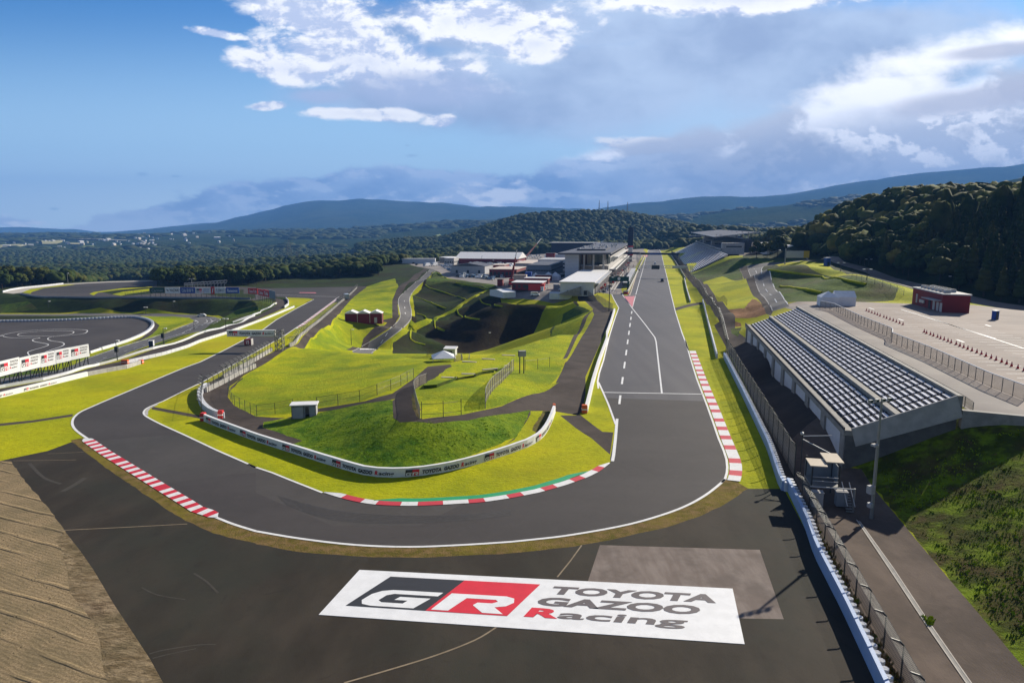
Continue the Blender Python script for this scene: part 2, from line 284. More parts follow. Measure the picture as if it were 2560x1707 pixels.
# terraces in the bowl
bowl = [at(*cr('C', [p[:2]])[0], p[2])[:2] for p in ((700, 430, -1), (800, 500, 0), (1260, 560, 0), (1350, 690, -.2), (1940, 700, -.2), (2050, 780, -.4), (1980, 900, -10), (1800, 1040, -19), (1500, 1190, -21), (1000, 1230, -21), (520, 1210, -20), (470, 960, -16), (520, 880, -11), (500, 700, -7), (600, 560, -4))]
m = in_poly(GXX, GYY, bowl); z = HG; step = 4.1; q = z/step; k = np.floor(q); fr = q-k
tz = step*(k+np.clip((fr-0.0)/0.68, 0, 1)); HG = np.where(m & (z > -20) & (z < -.3), tz*0.9+z*0.1, HG)
# terraced slope beyond the car park
terr = [at(*cr('F', [p[:2]])[0], p[2])[:2] for p in ((100, 1230, 8.6), (480, 1245, 9.1), (1150, 1215, 9.1), (1235, 1110, 12), (800, 985, 15), (60, 905, 14.5), (-60, 960, 10))]
m = in_poly(GXX, GYY, terr); q = (HG-9)/2.4; k = np.floor(q); fr = q-k
HG = np.where(m, 9+2.4*(k+np.clip(fr/0.6, 0, 1)), HG)
HG = blur(HG, 1)
def hh(X, Y):
    X = np.asarray(X, float); Y = np.asarray(Y, float)
    fx = np.clip((X-GX0)/CELL, 0, NX-1.001); fy = np.clip((Y-GY0)/CELL, 0, NY-1.001); i = fx.astype(int); j = fy.astype(int); a = fx-i; b = fy-j
    return (HG[j, i]*(1-a)+HG[j, i+1]*a)*(1-b)+(HG[j+1, i]*(1-a)+HG[j+1, i+1]*a)*b
def h1(x, y): return float(hh(x, y))
TT = np.concatenate([np.arange(20, 500, 0.5), np.arange(500, 1700, 1.5)])
def hit(px, py):
    dx, dy, dz = ray(px, py); X = dx*TT; Y = dy*TT; Z = CAMH+dz*TT
    b = np.nonzero(Z <= hh(X, Y))[0]
    if len(b) == 0: k = TT[-1]; return (dx*k, dy*k, h1(dx*k, dy*k))
    i = max(1, b[0]); lo, hi = TT[i-1], TT[i]
    for _ in range(18):
        md = (lo+hi)/2
        if CAMH+dz*md <= h1(dx*md, dy*md): hi = md
        else: lo = md
    return (dx*hi, dy*hi, h1(dx*hi, dy*hi))
def hits(c, pts): return [hit(*q) for q in cr(c, pts)]
def sm(pts, n=5):                                                     # Catmull-Rom through picture points
    out = []; P = [pts[0]]+list(pts)+[pts[-1]]
    for i in range(1, len(P)-2):
        p0, p1, p2, p3 = P[i-1:i+3]
        for k in range(n):
            t = k/n; out.append(tuple(0.5*((2*p1[d])+(-p0[d]+p2[d])*t+(2*p0[d]-5*p1[d]+4*p2[d]-p3[d])*t*t+(-p0[d]+3*p1[d]-3*p2[d]+p3[d])*t**3) for d in range(len(p1))))
    return out+[tuple(pts[-1])]
# ------------------------------------------------------------------ materials
MATS = {}
def principled(name):
    m = bpy.data.materials.new(name); m.use_nodes = True; T = NT(m.node_tree); b = T.n['Principled BSDF']; MATS[name] = m
    return m, T, b
def mat(name, c1, c2=None, scale=1.0, detail=5, rough=0.8, metal=0.0, bump=0.0, bscale=None, stretch=None, c3=None, s3=0.02, spec=0.3, lo=0.35, hi=0.65):
    if name in MATS: return MATS[name]
    m, T, b = principled(name)
    geo = T.n.new('ShaderNodeNewGeometry'); pos = geo.outputs['Position']
    if stretch:
        mp = T.n.new('ShaderNodeMapping'); mp.inputs['Scale'].default_value = stretch[:3]
        if len(stretch) > 3: mp.inputs['Rotation'].default_value = (0, 0, stretch[3])
        T.l.new(pos, mp.inputs[0]); pos = mp.outputs[0]
    col = tuple(c1)+(1.0,)
    if c2:
        n = T.noise(pos, scale, detail, 0.6); col = T.mix(T.ss(n, lo, hi), tuple(c1), tuple(c2))
    if c3:
        n3 = T.noise(geo.outputs['Position'], s3, 5, 0.65); col = T.mix(T.ss(n3, 0.42, 0.68, 0, 0.85), col, tuple(c3))
    if bump >= .5:                                                     # fine mottling of grass and soil
        f1 = T.noise(geo.outputs['Position'], 1.1, 8, .72); col = T.mix(T.ss(f1, .30, .55, .55, 0), col, tuple(v*.55 for v in c1)); f2 = T.noise(geo.outputs['Position'], .018, 4, .6); col = T.mix(T.ss(f2, .5, .66, 0, .45), col, tuple(a*k for a, k in zip(c1, (1.15, .86, 1.8))))
    elif bump and rough > .55:                                         # asphalt: dust, stains
        f1 = T.noise(geo.outputs['Position'], .55, 9, .7, 1.2); col = T.mix(T.ss(f1, .50, .70, 0, .35), col, tuple(v*1.45 for v in c1)); col = T.mix(T.ss(f1, .46, .30, 0, .4), col, tuple(v*.7 for v in c1))
    if name in ('white_paint', 'red_paint', 'kerb_red', 'green_paint', 'pink_paint', 'banner_white', 'logo_red', 'logo_black', 'text_grey'):
        k_ = .55 if name in ('white_paint', 'red_paint', 'kerb_red', 'pink_paint') else .16; f1 = T.noise(geo.outputs['Position'], 1.8, 9, .75); col = T.mix(T.ss(f1, .50, .68, 0, k_), col, tuple(v*.55+.03 for v in c1))
    T.put(b.inputs['Base Color'], col); b.inputs['Roughness'].default_value = rough; b.inputs['Metallic'].default_value = metal
    b.inputs['Specular IOR Level'].default_value = spec
    if bump:
        bn = T.n.new('ShaderNodeBump'); bn.inputs['Strength'].default_value = bump; bn.inputs['Distance'].default_value = 0.3
        T.l.new(T.noise(pos, bscale or scale*3, 6, 0.7), bn.inputs['Height']); T.l.new(bn.outputs[0], b.inputs['Normal'])
    return m
# grounds
mat('mowed_grass', (.350, .365, .004), (.430, .410, .004), 0.12, 6, .95, bump=.55, bscale=2.2, c3=(.200, .240, .006), s3=.045, spec=.1, stretch=(.6, 1, 1, R(12)))
mat('meadow_grass', (.255, .315, .005), (.390, .385, .004), .16, 8, .95, bump=1.0, bscale=1.4, c3=(.115, .185, .008), s3=.055, spec=.1)
mat('rough_grass', (.040, .080, .008), (.095, .145, .010), .35, 8, .95, bump=1.0, bscale=1.5, c3=(.075, .060, .022), s3=.05, spec=.1)
mat('bank_turf', (.060, .075, .010), (.170, .240, .010), .30, 9, .95, bump=1.0, bscale=1.3, c3=(.085, .055, .025), s3=.22, spec=.05, lo=.42, hi=.60)
mat('dark_grass', (.017, .030, .004), (.034, .056, .006), .2, 8, .95, bump=.8, bscale=1.2, c3=(.026, .020, .009), s3=.03, spec=.1)  # colour lowered to carry the shade of slopes turned from the sun
mat('bowl_floor', (.024, .017, .010), (.038, .028, .013), .15, 8, .95, bump=.8, bscale=1.0, c3=(.022, .030, .007), s3=.02, spec=.05)  # brown ground, with the shade of the bowl slopes put into its colour
mat('corner_asphalt', (.058, .051, .046), (.070, .062, .056), .09, 8, .78, bump=.12, bscale=9, c3=(.050, .047, .043), s3=.02, spec=.25)
mat('mound_grass', (.050, .130, .004), (.150, .235, .006), .5, 9, .95, bump=1.0, bscale=1.6, c3=(.21, .27, .006), s3=.10, spec=.1)
mat('dry_strip', (.210, .135, .055), (.105, .088, .012), .9, 8, .95, bump=.6, bscale=5, c3=(.200, .165, .012), s3=.07, spec=.1)
mat('brown_grass', (.14, .12, .03), (.07, .09, .01), .8, 8, .95, bump=.8, bscale=3, c3=(.22, .16, .07), s3=.3, spec=.1)
mat('track_asphalt', (.050, .043, .040), (.064, .056, .052), .07, 8, .80, bump=.12, bscale=9, stretch=(.35, 1, 1, R(-12)), c3=(.044, .039, .037), s3=.012, spec=.25)
mat('straight_asphalt', (.066, .057, .053), (.084, .074, .069), .35, 8, .60, bump=.12, bscale=9, stretch=(1, .04, 1, R(11.8)), c3=(.056, .050, .047), s3=.02, spec=.4)
mat('runoff_asphalt', (.030, .024, .017), (.050, .040, .029), .16, 10, .85, bump=.12, bscale=7, stretch=(1, .45, 1, R(-35)), c3=(.030, .032, .023), s3=.04, spec=.15)
mat('service_asphalt', (.058, .046, .040), (.085, .068, .058), .18, 8, .9, bump=.15, bscale=6, c3=(.046, .038, .032), s3=.05, spec=.1)
mat('road_asphalt', (.13, .125, .12), (.16, .15, .145), .3, 8, .85, bump=.1, bscale=6, c3=(.11, .105, .10), s3=.03, spec=.2)
mat('pad_asphalt', (.055, .048, .046), (.075, .066, .062), .04, 8, .85, c3=(.045, .042, .040), s3=.015, spec=.2)
mat('paddock_concrete', (.24, .21, .19), (.30, .27, .24), .2, 7, .85, c3=(.20, .18, .17), s3=.03, spec=.2)
mat('path_asphalt', (.105, .080, .064), (.150, .115, .092), .25, 8, .9, bump=.15, bscale=6, stretch=(1, .25, 1, R(11.8)), c3=(.080, .062, .05), s3=.09, spec=.1)
mat('shaded_concrete', (.10, .095, .09), (.15, .145, .135), .4, 6, .9)  # stand end wall: the shade below the end panel is in this colour
mat('yellow_paint', (.60, .40, .02), (.55, .36, .02), 1, 3, .6)
mat('lot_concrete', (.255, .205, .175), (.31, .255, .22), .12, 9, .85, stretch=(.15, 2, 1, R(11.8)), c3=(.20, .165, .145), s3=.04, spec=.2)
mat('pale_patch', (.17, .135, .115), (.23, .19, .165), .9, 9, .9, stretch=(1, .2, 1, R(15)), c3=(.13, .105, .09), s3=.25, spec=.15)
mat('dark_patch', (.060, .056, .054), (.074, .068, .066), .1, 8, .8, spec=.25)
mat('soil', (.20, .10, .04), (.30, .16, .07), .6, 8, .95, bump=.8, bscale=2, spec=.1)
mat('forest_floor', (.02, .03, .008), (.035, .045, .012), .1, 6, .95, spec=.1)
mat('drain_concrete', (.42, .38, .33), (.50, .46, .40), 1, 5, .85)
def gravel():
    m, T, b = principled('gravel'); geo = T.n.new('ShaderNodeNewGeometry'); P = geo.outputs['Position']
    mp = T.n.new('ShaderNodeMapping'); mp.inputs['Rotation'].default_value = (0, 0, R(-66)); T.l.new(P, mp.inputs[0])
    n = T.noise(P, 6, 8, .7); col = T.mix(T.ss(n, .35, .65), (.17, .120, .062), (.34, .255, .150))
    wv = T.n.new('ShaderNodeTexWave'); wv.inputs['Scale'].default_value = .135; wv.inputs['Distortion'].default_value = 3.2; wv.inputs['Detail'].default_value = 4; wv.inputs['Detail Scale'].default_value = .35
    T.l.new(mp.outputs[0], wv.inputs[0]); rut = T.ss(wv.outputs['Fac'], .90, .995)
    wf = T.n.new('ShaderNodeTexWave'); wf.inputs['Scale'].default_value = .8; wf.inputs['Distortion'].default_value = 9; wf.inputs['Detail'].default_value = 2; wf.inputs['Detail Scale'].default_value = .3
    T.l.new(mp.outputs[0], wf.inputs[0])
    vo = T.n.new('ShaderNodeTexVoronoi'); vo.inputs['Scale'].default_value = 1.6; T.l.new(P, vo.inputs['Vector'])
    fp = T.m('MULTIPLY', T.ss(vo.outputs['Distance'], .16, .08), T.ss(T.noise(P, .12, 3), .47, .6))
    col = T.mix(T.m('MULTIPLY', T.ss(T.noise(P, .22, 6, .7), .42, .62), .6), col, (.150, .120, .066)); col = T.mix(T.m('MULTIPLY', fp, .7), col, (.07, .055, .035))
    T.put(b.inputs['Base Color'], col); b.inputs['Roughness'].default_value = 1; b.inputs['Specular IOR Level'].default_value = .1
    h = T.m('ADD', T.m('MULTIPLY', n, .25), T.m('MULTIPLY', wf.outputs['Fac'], .045)); h = T.m('SUBTRACT', T.m('ADD', h, T.m('MULTIPLY', T.m('MULTIPLY', rut, T.ss(T.noise(P, .09, 3), .35, .6)), .55)), T.m('MULTIPLY', fp, .9))
    bn = T.n.new('ShaderNodeBump'); bn.inputs['Strength'].default_value = 1; bn.inputs['Distance'].default_value = .22
    T.l.new(h, bn.inputs['Height']); T.l.new(bn.outputs[0], b.inputs['Normal'])
gravel()
mat('gravel_edge', (.16, .115, .062), (.33, .25, .15), 1.1, 9, 1.0, bump=1.0, bscale=2.4, stretch=(.55, 1.2, 1, R(28)), c3=(.14, .11, .06), s3=.3, spec=.05)
# paints and built materials
def flat(name, c, rough=.6, metal=0.0, spec=.4, var=.08):
    return mat(name, c, tuple(v*(1-var) for v in c), .8, 4, rough, metal, spec=spec)
flat('white_paint', (.78, .77, .75)); flat('red_paint', (.62, .02, .035)); flat('kerb_red', (.60, .045, .06)); flat('green_paint', (.02, .33, .13)); flat('pink_paint', (.55, .16, .18))
flat('black_paint', (.02, .02, .022)); flat('logo_black', (.03, .03, .033)); flat('logo_red', (.68, .02, .04)); flat('text_grey', (.13, .11, .11)); flat('banner_white', (.80, .80, .80))
flat('wall_white', (.62, .63, .66)); flat('dark_steel', (.035, .038, .04), .5); flat('steel', (.30, .31, .31), .45, .5); flat('pale_steel', (.5, .5, .5), .45, .2); flat('concrete', (.30, .285, .26), .85, var=.25)
flat('pale_concrete', (.45, .43, .41), .85, var=.2); flat('dark_roof', (.09, .09, .105), .6, var=.2); flat('white_roof', (.80, .78, .76), .5); flat('grey_roof', (.42, .42, .43), .6); flat('barn_red', (.20, .018, .022), .7)
flat('bright_red', (.55, .03, .03)); flat('orange', (.75, .14, .03)); flat('blue_board', (.015, .07, .33)); flat('green_board', (.004, .06, .045)); flat('glass', (.03, .05, .055), .15, spec=.6)
flat('rubber', (.02, .02, .02), .8); flat('tent_white', (.72, .74, .78), .7); flat('seat_silver', (.72, .70, .73), .35, spec=.6); flat('tyre_cover_shade', (.36, .47, .68), .5); flat('stand_dark', (.055, .05, .055), .8, var=.2); flat('cream', (.55, .47, .36), .8)  # tyre wall blue is the sky tint of its shaded face, put into the colour
flat('blue_grey', (.22, .25, .29), .7); flat('wood', (.25, .15, .08), .8); flat('mesh_grey', (.20, .20, .19), .6); flat('tan_roof', (.62, .52, .44), .7); flat('navy', (.01, .02, .05), .5)
for nm, c in (('car_white', (.75, .76, .78)), ('car_silver', (.38, .42, .46)), ('car_blue', (.06, .14, .26)), ('car_black', (.03, .035, .045)), ('car_red', (.45, .03, .03))): flat(nm, c, .3, .1, .6)
def bark(): mat('bark', (.05, .035, .022), (.09, .065, .045), 3, 5, .95)
bark()
def leaf(name, a, b_, c_):
    m, T, b = principled(name); geo = T.n.new('ShaderNodeNewGeometry'); oi = T.n.new('ShaderNodeObjectInfo')
    n = T.noise(geo.outputs['Position'], .35, 5, .7); col = T.mix(T.ss(n, .35, .65), a, b_)
    n2 = T.noise(geo.outputs['Position'], .05, 3, .6); col = T.mix(T.ss(n2, .48, .66, 0, .8), col, c_)
    T.put(b.inputs['Base Color'], col); b.inputs['Roughness'].default_value = .9; b.inputs['Specular IOR Level'].default_value = .08
leaf('foliage_dark', (.016, .030, .007), (.034, .050, .009), (.070, .066, .013))
leaf('foliage_olive', (.022, .040, .009), (.045, .062, .011), (.075, .075, .015))
leaf('foliage_mid', (.045, .066, .012), (.100, .105, .017), (.190, .150, .028))  # foliage_mid is lightened so that clumps on the right-hand hill look sunlit
def wire(name, dens, c=(.22, .22, .21), sx=6.0):
    """chain link: thin diagonal wires with open holes between them"""
    m, T, b = principled(name); geo = T.n.new('ShaderNodeTexCoord')
    sp = T.n.new('ShaderNodeSeparateXYZ'); T.l.new(geo.outputs['UV'], sp.inputs[0])
    a = T.m('FRACT', T.m('MULTIPLY', T.m('ADD', sp.outputs[0], sp.outputs[1]), sx)); c2 = T.m('FRACT', T.m('MULTIPLY', T.m('SUBTRACT', sp.outputs[0], sp.outputs[1]), sx))
    on = T.m('MAXIMUM', T.m('LESS_THAN', a, dens), T.m('LESS_THAN', c2, dens))
    b.inputs['Base Color'].default_value = c+(1,); b.inputs['Roughness'].default_value = .6; b.inputs['Metallic'].default_value = .3
    T.l.new(on, b.inputs['Alpha']); return m
wire('chain_link', .28, (.26, .22, .18)); wire('chain_link_light', .06, (.24, .24, .22)); mat('seam', (.20, .155, .10), (.27, .21, .14), .8, 5, .9)
# ------------------------------------------------------------------ mesh + tagging helpers
def tag(o, label=None, cat=None, group=None, kind=None):
    if label: o['label'] = label
    if cat: o['category'] = cat
    if group: o['group'] = group
    if kind: o['kind'] = kind
    return o
class MB:
    """collects faces with materials, builds one mesh object"""
    def __init__(s): s.v = []; s.f = []; s.mi = []; s.ms = []; s.uv = None
    def mid(s, m):
        if m not in s.ms: s.ms.append(m)
        return s.ms.index(m)
    def face(s, pts, m):
        k = len(s.v); s.v += [tuple(p) for p in pts]; s.f.append(tuple(range(k, k+len(pts)))); s.mi.append(s.mid(m)); return s
    def mesh(s, vs, fs, m):
        k = len(s.v); s.v += [tuple(p) for p in vs]; i = s.mid(m)
        for f in fs: s.f.append(tuple(k+j for j in f)); s.mi.append(i)
        return s
    def hexa(s, b, t, m):                                              # four bottom, four top corners (counter clockwise)
        vs = list(b)+list(t); n = len(b)
        fs = [tuple(reversed(range(n))), tuple(range(n, 2*n))]+[(i, (i+1) % n, n+(i+1) % n, n+i) for i in range(n)]
        return s.mesh(vs, fs, m)
    def box(s, x0, x1, y0, y1, z0, z1, m, M=None):
        b = [(x0, y0, z0), (x1, y0, z0), (x1, y1, z0), (x0, y1, z0)]; t = [(x0, y0, z1), (x1, y0, z1), (x1, y1, z1), (x0, y1, z1)]
        if M is not None: b = [M @ Vector(p) for p in b]; t = [M @ Vector(p) for p in t]
        return s.hexa(b, t, m)
    def tube(s, a, b, r, m, n=6, r2=None):
        a = Vector(a); b = Vector(b); d = (b-a).normalized(); q = d.to_track_quat('Z', 'Y'); r2 = r if r2 is None else r2
        vs = [a+q @ Vector((r*math.cos(2*math.pi*i/n), r*math.sin(2*math.pi*i/n), 0)) for i in range(n)]+[b+q @ Vector((r2*math.cos(2*math.pi*i/n), r2*math.sin(2*math.pi*i/n), 0)) for i in range(n)]
        return s.mesh(vs, [tuple(reversed(range(n))), tuple(range(n, 2*n))]+[(i, (i+1) % n, n+(i+1) % n, n+i) for i in range(n)], m)
    def data(s, name):
        me = bpy.data.meshes.new(name); me.from_pydata(s.v, [], s.f)
        for m in s.ms: me.materials.append(MATS[m])
        me.polygons.foreach_set('material_index', s.mi); me.update()
        return me
    def build(s, name, parent=None, smooth=False):
        me = s.data(name)
        if smooth: me.polygons.foreach_set('use_smooth', [True]*len(me.polygons))
        o = bpy.data.objects.new(name, me); COL.objects.link(o)
        if parent: o.parent = parent
        return o
def empty(name, loc=(0, 0, 0), rz=0, label=None, cat=None, group=None):
    o = bpy.data.objects.new(name, None); COL.objects.link(o); o.location = loc; o.rotation_euler = (0, 0, rz); o.empty_display_size = .5
    tag(o, label, cat, group); return o
def copy_thing(o, loc, rz=None, label=None, group=None, scale=None):
    r = o.copy(); COL.objects.link(r); r.location = loc
    if rz is not None: r.rotation_euler = (0, 0, rz)
    if scale: r.scale = (scale,)*3 if isinstance(scale, (int, float)) else scale
    if label: r['label'] = label
    if group: r['group'] = group
    for ch in list(o.children):
        c = ch.copy(); COL.objects.link(c); c.parent = r
        for g in list(ch.children):
            d = g.copy(); COL.objects.link(d); d.parent = c
    return r
def resample(P, step):
    P = [Vector(p) for p in P]; out = [P[0]]; 
    for a, b in zip(P[:-1], P[1:]):
        L = (b-a).length; n = max(1, int(math.ceil(L/step)))
        for i in range(1, n+1): out.append(a.lerp(b, i/n))
    return out
def even(P, step):                                                     # equal spacing along a polyline (xy)
    P = [Vector(p) for p in P]; L = [0]
    for a, b in zip(P[:-1], P[1:]): L.append(L[-1]+(b-a).length)
    n = max(1, round(L[-1]/step)); out = []; j = 0
    for i in range(n+1):
        d = L[-1]*i/n
        while j < len(L)-2 and L[j+1] < d: j += 1
        t = (d-L[j])/max(1e-9, L[j+1]-L[j]); out.append(P[j].lerp(P[j+1], min(1, t)))
    return out
def normals(P):
    N = []
    for i in range(len(P)):
        a = P[max(0, i-1)]; b = P[min(len(P)-1, i+1)]; d = Vector((b[0]-a[0], b[1]-a[1])); d = d.normalized() if d.length > 1e-9 else Vector((0, 1)); N.append(Vector((-d.y, d.x)))
    return N
# ------------------------------------------------------------------ surfaces
SURF = []
def area(mname, pts): SURF.append((mname, pts))                        # pts: world xyz
def A(mname, *segs):
    p = []
    for c, l in segs: p += hits(c, l)
    area(mname, p)
def stp(*l): return [st(s, t) for s, t in l]
# --- large regions first, later ones win
area('forest_floor', [(-690, 380), (-690, 1100), (690, 1100), (690, 100), (230, 160), (175, 200), (120, 330), (140, 420), (190, 560), (300, 980), (120, 1090), (-30, 760), (-60, 560), (-210, 520), (-330, 420)])
A('dark_grass', ('A', [(-400, 860), (0, 880), (600, 905), (1400, 905), (2000, 915), (2300, 925), (2340, 950), (2330, 1010), (2080, 1090), (2000, 1060), (1700, 1040), (1200, 1035), (0, 1040), (-400, 1040)]))
A('rough_grass', ('A', [(-300, 1000), (0, 960), (250, 930), (350, 1000), (0, 1040), (-300, 1040)]))
A('rough_grass', ('A', [(2020, 1110), (2350, 1000), (2350, 1060), (1900, 1205), (1400, 1365), (900, 1515), (700, 1568), (300, 1640), (0, 1720), (-300, 1780), (-300, 1640), (0, 1568), (860, 1490), (1500, 1300), (1900, 1170)]))
A('rough_grass', ('B', [(0, 920), (100, 900), (640, 690), (700, 740), (520, 850), (0, 1010)]))
A('dark_grass', ('B', [(520, 570), (820, 510), (1640, 495), (1640, 380), (2000, 385), (1880, 470), (1790, 505), (1500, 570), (1400, 565)]))
A('meadow_grass', ('B', [(1530, 575), (1790, 500), (1830, 600), (1770, 700), (1760, 860), (1640, 890), (1700, 910), (1350, 1165), (1000, 1115), (1200, 960), (1380, 700)]))
area('bowl_floor', [p for p in bowl])
A('dark_grass', ('C', [(690, 432), (800, 500), (1260, 560), (1330, 680), (1100, 700), (900, 800), (700, 900), (600, 1010), (800, 1150), (280, 1200), (300, 1060), (470, 960), (520, 880), (480, 660), (600, 560)]))
A('rough_grass', ('C', [(690, 432), (800, 500), (1240, 560), (1180, 600), (1000, 560), (800, 530), (640, 560), (600, 560)]))
A('meadow_grass', ('B', [(1935, 880), (2000, 930), (1900, 1010), (1760, 1100), (1740, 1190), (1690, 1190), (1760, 1060), (1900, 960)]))
A('rough_grass', ('C', [(1860, 830), (2000, 750), (2110, 790), (2100, 830), (1900, 1240), (1700, 1300), (1750, 1200), (1830, 1060), (1740, 990), (1850, 900)]))
A('rough_grass', ('Q', [(340, 320), (1100, 40), (1900, 30), (2281, 60), (1900, 120), (1220, 220), (1250, 330), (1290, 430), (900, 360), (550, 470), (430, 400)]))
A('mowed_grass', ('Q', [(550, 480), (930, 370), (1300, 430), (1500, 700), (1680, 1020), (1600, 1050), (1300, 920), (980, 950), (700, 780), (640, 600)]))
A('soil', ('Q', [(1560, 820), (1690, 1030), (1350, 1110), (1060, 1110), (1000, 950), (1300, 930), (1440, 760)]))
A('soil', ('Q', [(1050, 1160), (1230, 1190), (1240, 1260), (1060, 1240)]))
A('rough_grass', ('F', [(60, 900), (340, 890), (800, 985), (1240, 1115), (1150, 1215), (480, 1245), (170, 1235), (0, 1010)]))
A('mowed_grass', ('F', [(60, 890), (300, 850), (480, 870), (760, 980), (400, 930)]))
A('mowed_grass', ('F', [(1150, 1220), (1250, 1150), (1330, 1150), (1330, 1225)]))
area('bank_turf', stp((10, 27.5), (84, 27.4), (92, 27), (94.5, 25.5), (96, 41), (93.5, 43), (92, 110), (10, 110)))
# --- paddock, lot, pit lane
A('paddock_concrete', ('C', [(1360, 690), (1240, 560), (1000, 530), (820, 500), (680, 420), (480, 380), (150, 380), (150, 350), (600, 330), (2350, 160)]), ('E', [(820, 205), (760, 290), (560, 600), (590, 660), (470, 645), (130, 600), (90, 690)]))
area('lot_concrete', stp((93.5, 40.5), (93.5, 110), (228, 108), (236, 62), (232, 41), (200, 40.5)))
area('soil', stp((96, 40.5), (93.5, 47), (228, 47), (228, 40.5))); SURF[-1] = ('paddock_concrete', SURF[-1][1])
area('paddock_concrete', stp((506, 51), (506, 120), (800, 120), (800, 60), (700, 51)))
# road by the wooded hill
A('lot_concrete', ('F', [(150, 745), (330, 800), (600, 870), (900, 960), (1250, 1080), (1850, 1220), (2350, 1400), (2600, 1470), (2600, 1330), (2350, 1265), (1850, 1170), (1300, 1040), (950, 925), (700, 860), (330, 780)]))
A('road_asphalt', ('Q', [(1680, 1030), (1560, 800), (1330, 440), (1200, 210), (1340, 170), (1680, 120), (2281, 70), (2281, 100), (1640, 180), (1580, 240), (1800, 500), (2060, 860), (2100, 900)]))
A('service_asphalt', ('Q', [(1680, 1030), (1560, 800), (1330, 440), (1210, 220), (1340, 180), (1345, 240), (1400, 360), (1800, 990), (1760, 1060)]))
# right hand service road between wall and stand
area('service_asphalt', stp((20, 17.2), (20, 27.5), (60, 27.4), (86, 27.2), (92, 27.0), (93, 25.9), (196, 25.9), (215, 24.6), (240, 27), (330, 27), (430, 27), (505, 24.5), (950, 25), (950, 17.3), (300, 22), (240, 22), (236, 20), (150, 19.5), (80, 17.2)))
A('rough_grass', ('Q', [(1240, 1270), (1180, 1440), (1060, 1390), (1040, 1290)]))
area('path_asphalt', stp((20, 18.2), (20, 27.5), (60, 27.4), (86, 27.2), (92, 27.0), (93, 25.9), (110, 25.9), (104, 18.9), (60, 18.2)))
# T junction, upper left circuit
A('pad_asphalt', ('B', [(400, 590), (690, 590), (1410, 575), (1440, 570), (1530, 575), (1380, 700), (1250, 690), (1250, 672), (690, 650), (400, 640)]))
A('pad_asphalt', ('A', [(150, 850), (280, 815), (600, 772), (1000, 752), (1440, 742), (1440, 800), (1100, 815), (900, 840), (1100, 880), (2300, 905), (2300, 915), (600, 895), (250, 885)]))
A('pad_asphalt', ('A', [(1100, 884), (1400, 860), (1440, 800), (1700, 795), (2000, 790), (2350, 800), (2340, 900), (2300, 912)]), ('B', [(0, 640), (400, 600), (690, 600), (690, 670), (500, 700)]))
A('drain_concrete', ('A', [(20, 850), (200, 805), (600, 768), (1000, 748), (1430, 738), (1430, 745), (1000, 756), (600, 778), (280, 822), (200, 850), (120, 860)]))
A('mowed_grass', ('A', [(200, 850), (280, 818), (600, 776), (700, 776), (400, 810), (290, 845), (280, 862)]))
A('mowed_grass', ('A', [(820, 862), (860, 845), (1100, 812), (1400, 793), (1400, 800), (1120, 822), (900, 850), (860, 875)]))
A('mowed_grass', ('A', [(1030, 865), (1130, 842), (1370, 815), (1370, 835), (1200, 860), (1110, 878)]))
A('mowed_grass', ('B', [(800, 670), (1000, 680), (1045, 690), (860, 760), (780, 740), (815, 720)]))
# kart pad, dashed road
A('road_asphalt', ('A', [(-300, 1046), (0, 1046), (1200, 1046), (1700, 1050), (1860, 1056), (1980, 1075), (2020, 1105), (1900, 1170), (1600, 1262), (1200, 1392), (860, 1512), (700, 1560), (300, 1650), (0, 1720), (-300, 1780), (-300, 1680), (0, 1640), (500, 1568), (830, 1440), (1000, 1380), (1600, 1192), (1790, 1112), (1740, 1080), (1300, 1064), (0, 1062), (-300, 1062)]))
A('dark_grass', ('A', [(-300, 1062), (1300, 1064), (1250, 1085), (1000, 1080), (0, 1110), (-300, 1120)]))
A('meadow_grass', ('A', [(1280, 1072), (1600, 1068), (1740, 1082), (1785, 1105), (1640, 1152), (1460, 1240), (1250, 1300), (1380, 1200), (1440, 1150), (1400, 1100)]))
A('service_asphalt', ('A', [(1300, 1085), (1400, 1100), (1465, 1150), (1440, 1190), (1290, 1290), (1200, 1310), (1350, 1220), (1410, 1150), (1380, 1110)]))
pad = sm([(-300, 1125), (0, 1118), (500, 1110), (900, 1092), (1100, 1082), (1250, 1082), (1370, 1108), (1412, 1150), (1350, 1220), (1200, 1290), (1020, 1350), (830, 1405)])
A('pad_asphalt', ('A', pad+[(500, 1500), (0, 1620), (-300, 1700)]))
A('meadow_grass', ('A', [(1020, 1358), (830, 1415), (500, 1510), (500, 1568), (830, 1440), (1000, 1376)]))
# service road by the left walls
A('service_asphalt', ('A', [(2350, 1064), (1900, 1210), (1400, 1372), (900, 1522), (700, 1578)]), ('J', [(400, 375), (0, 445), (-400, 520), (-400, 580), (0, 505), (800, 310), (1000, 270), (1180, 235), (1500, 130), (1900, 0)]), ('B', [(250, 985), (520, 880), (780, 770), (815, 740), (795, 700), (690, 680), (705, 735), (660, 770), (540, 840), (300, 910)]))
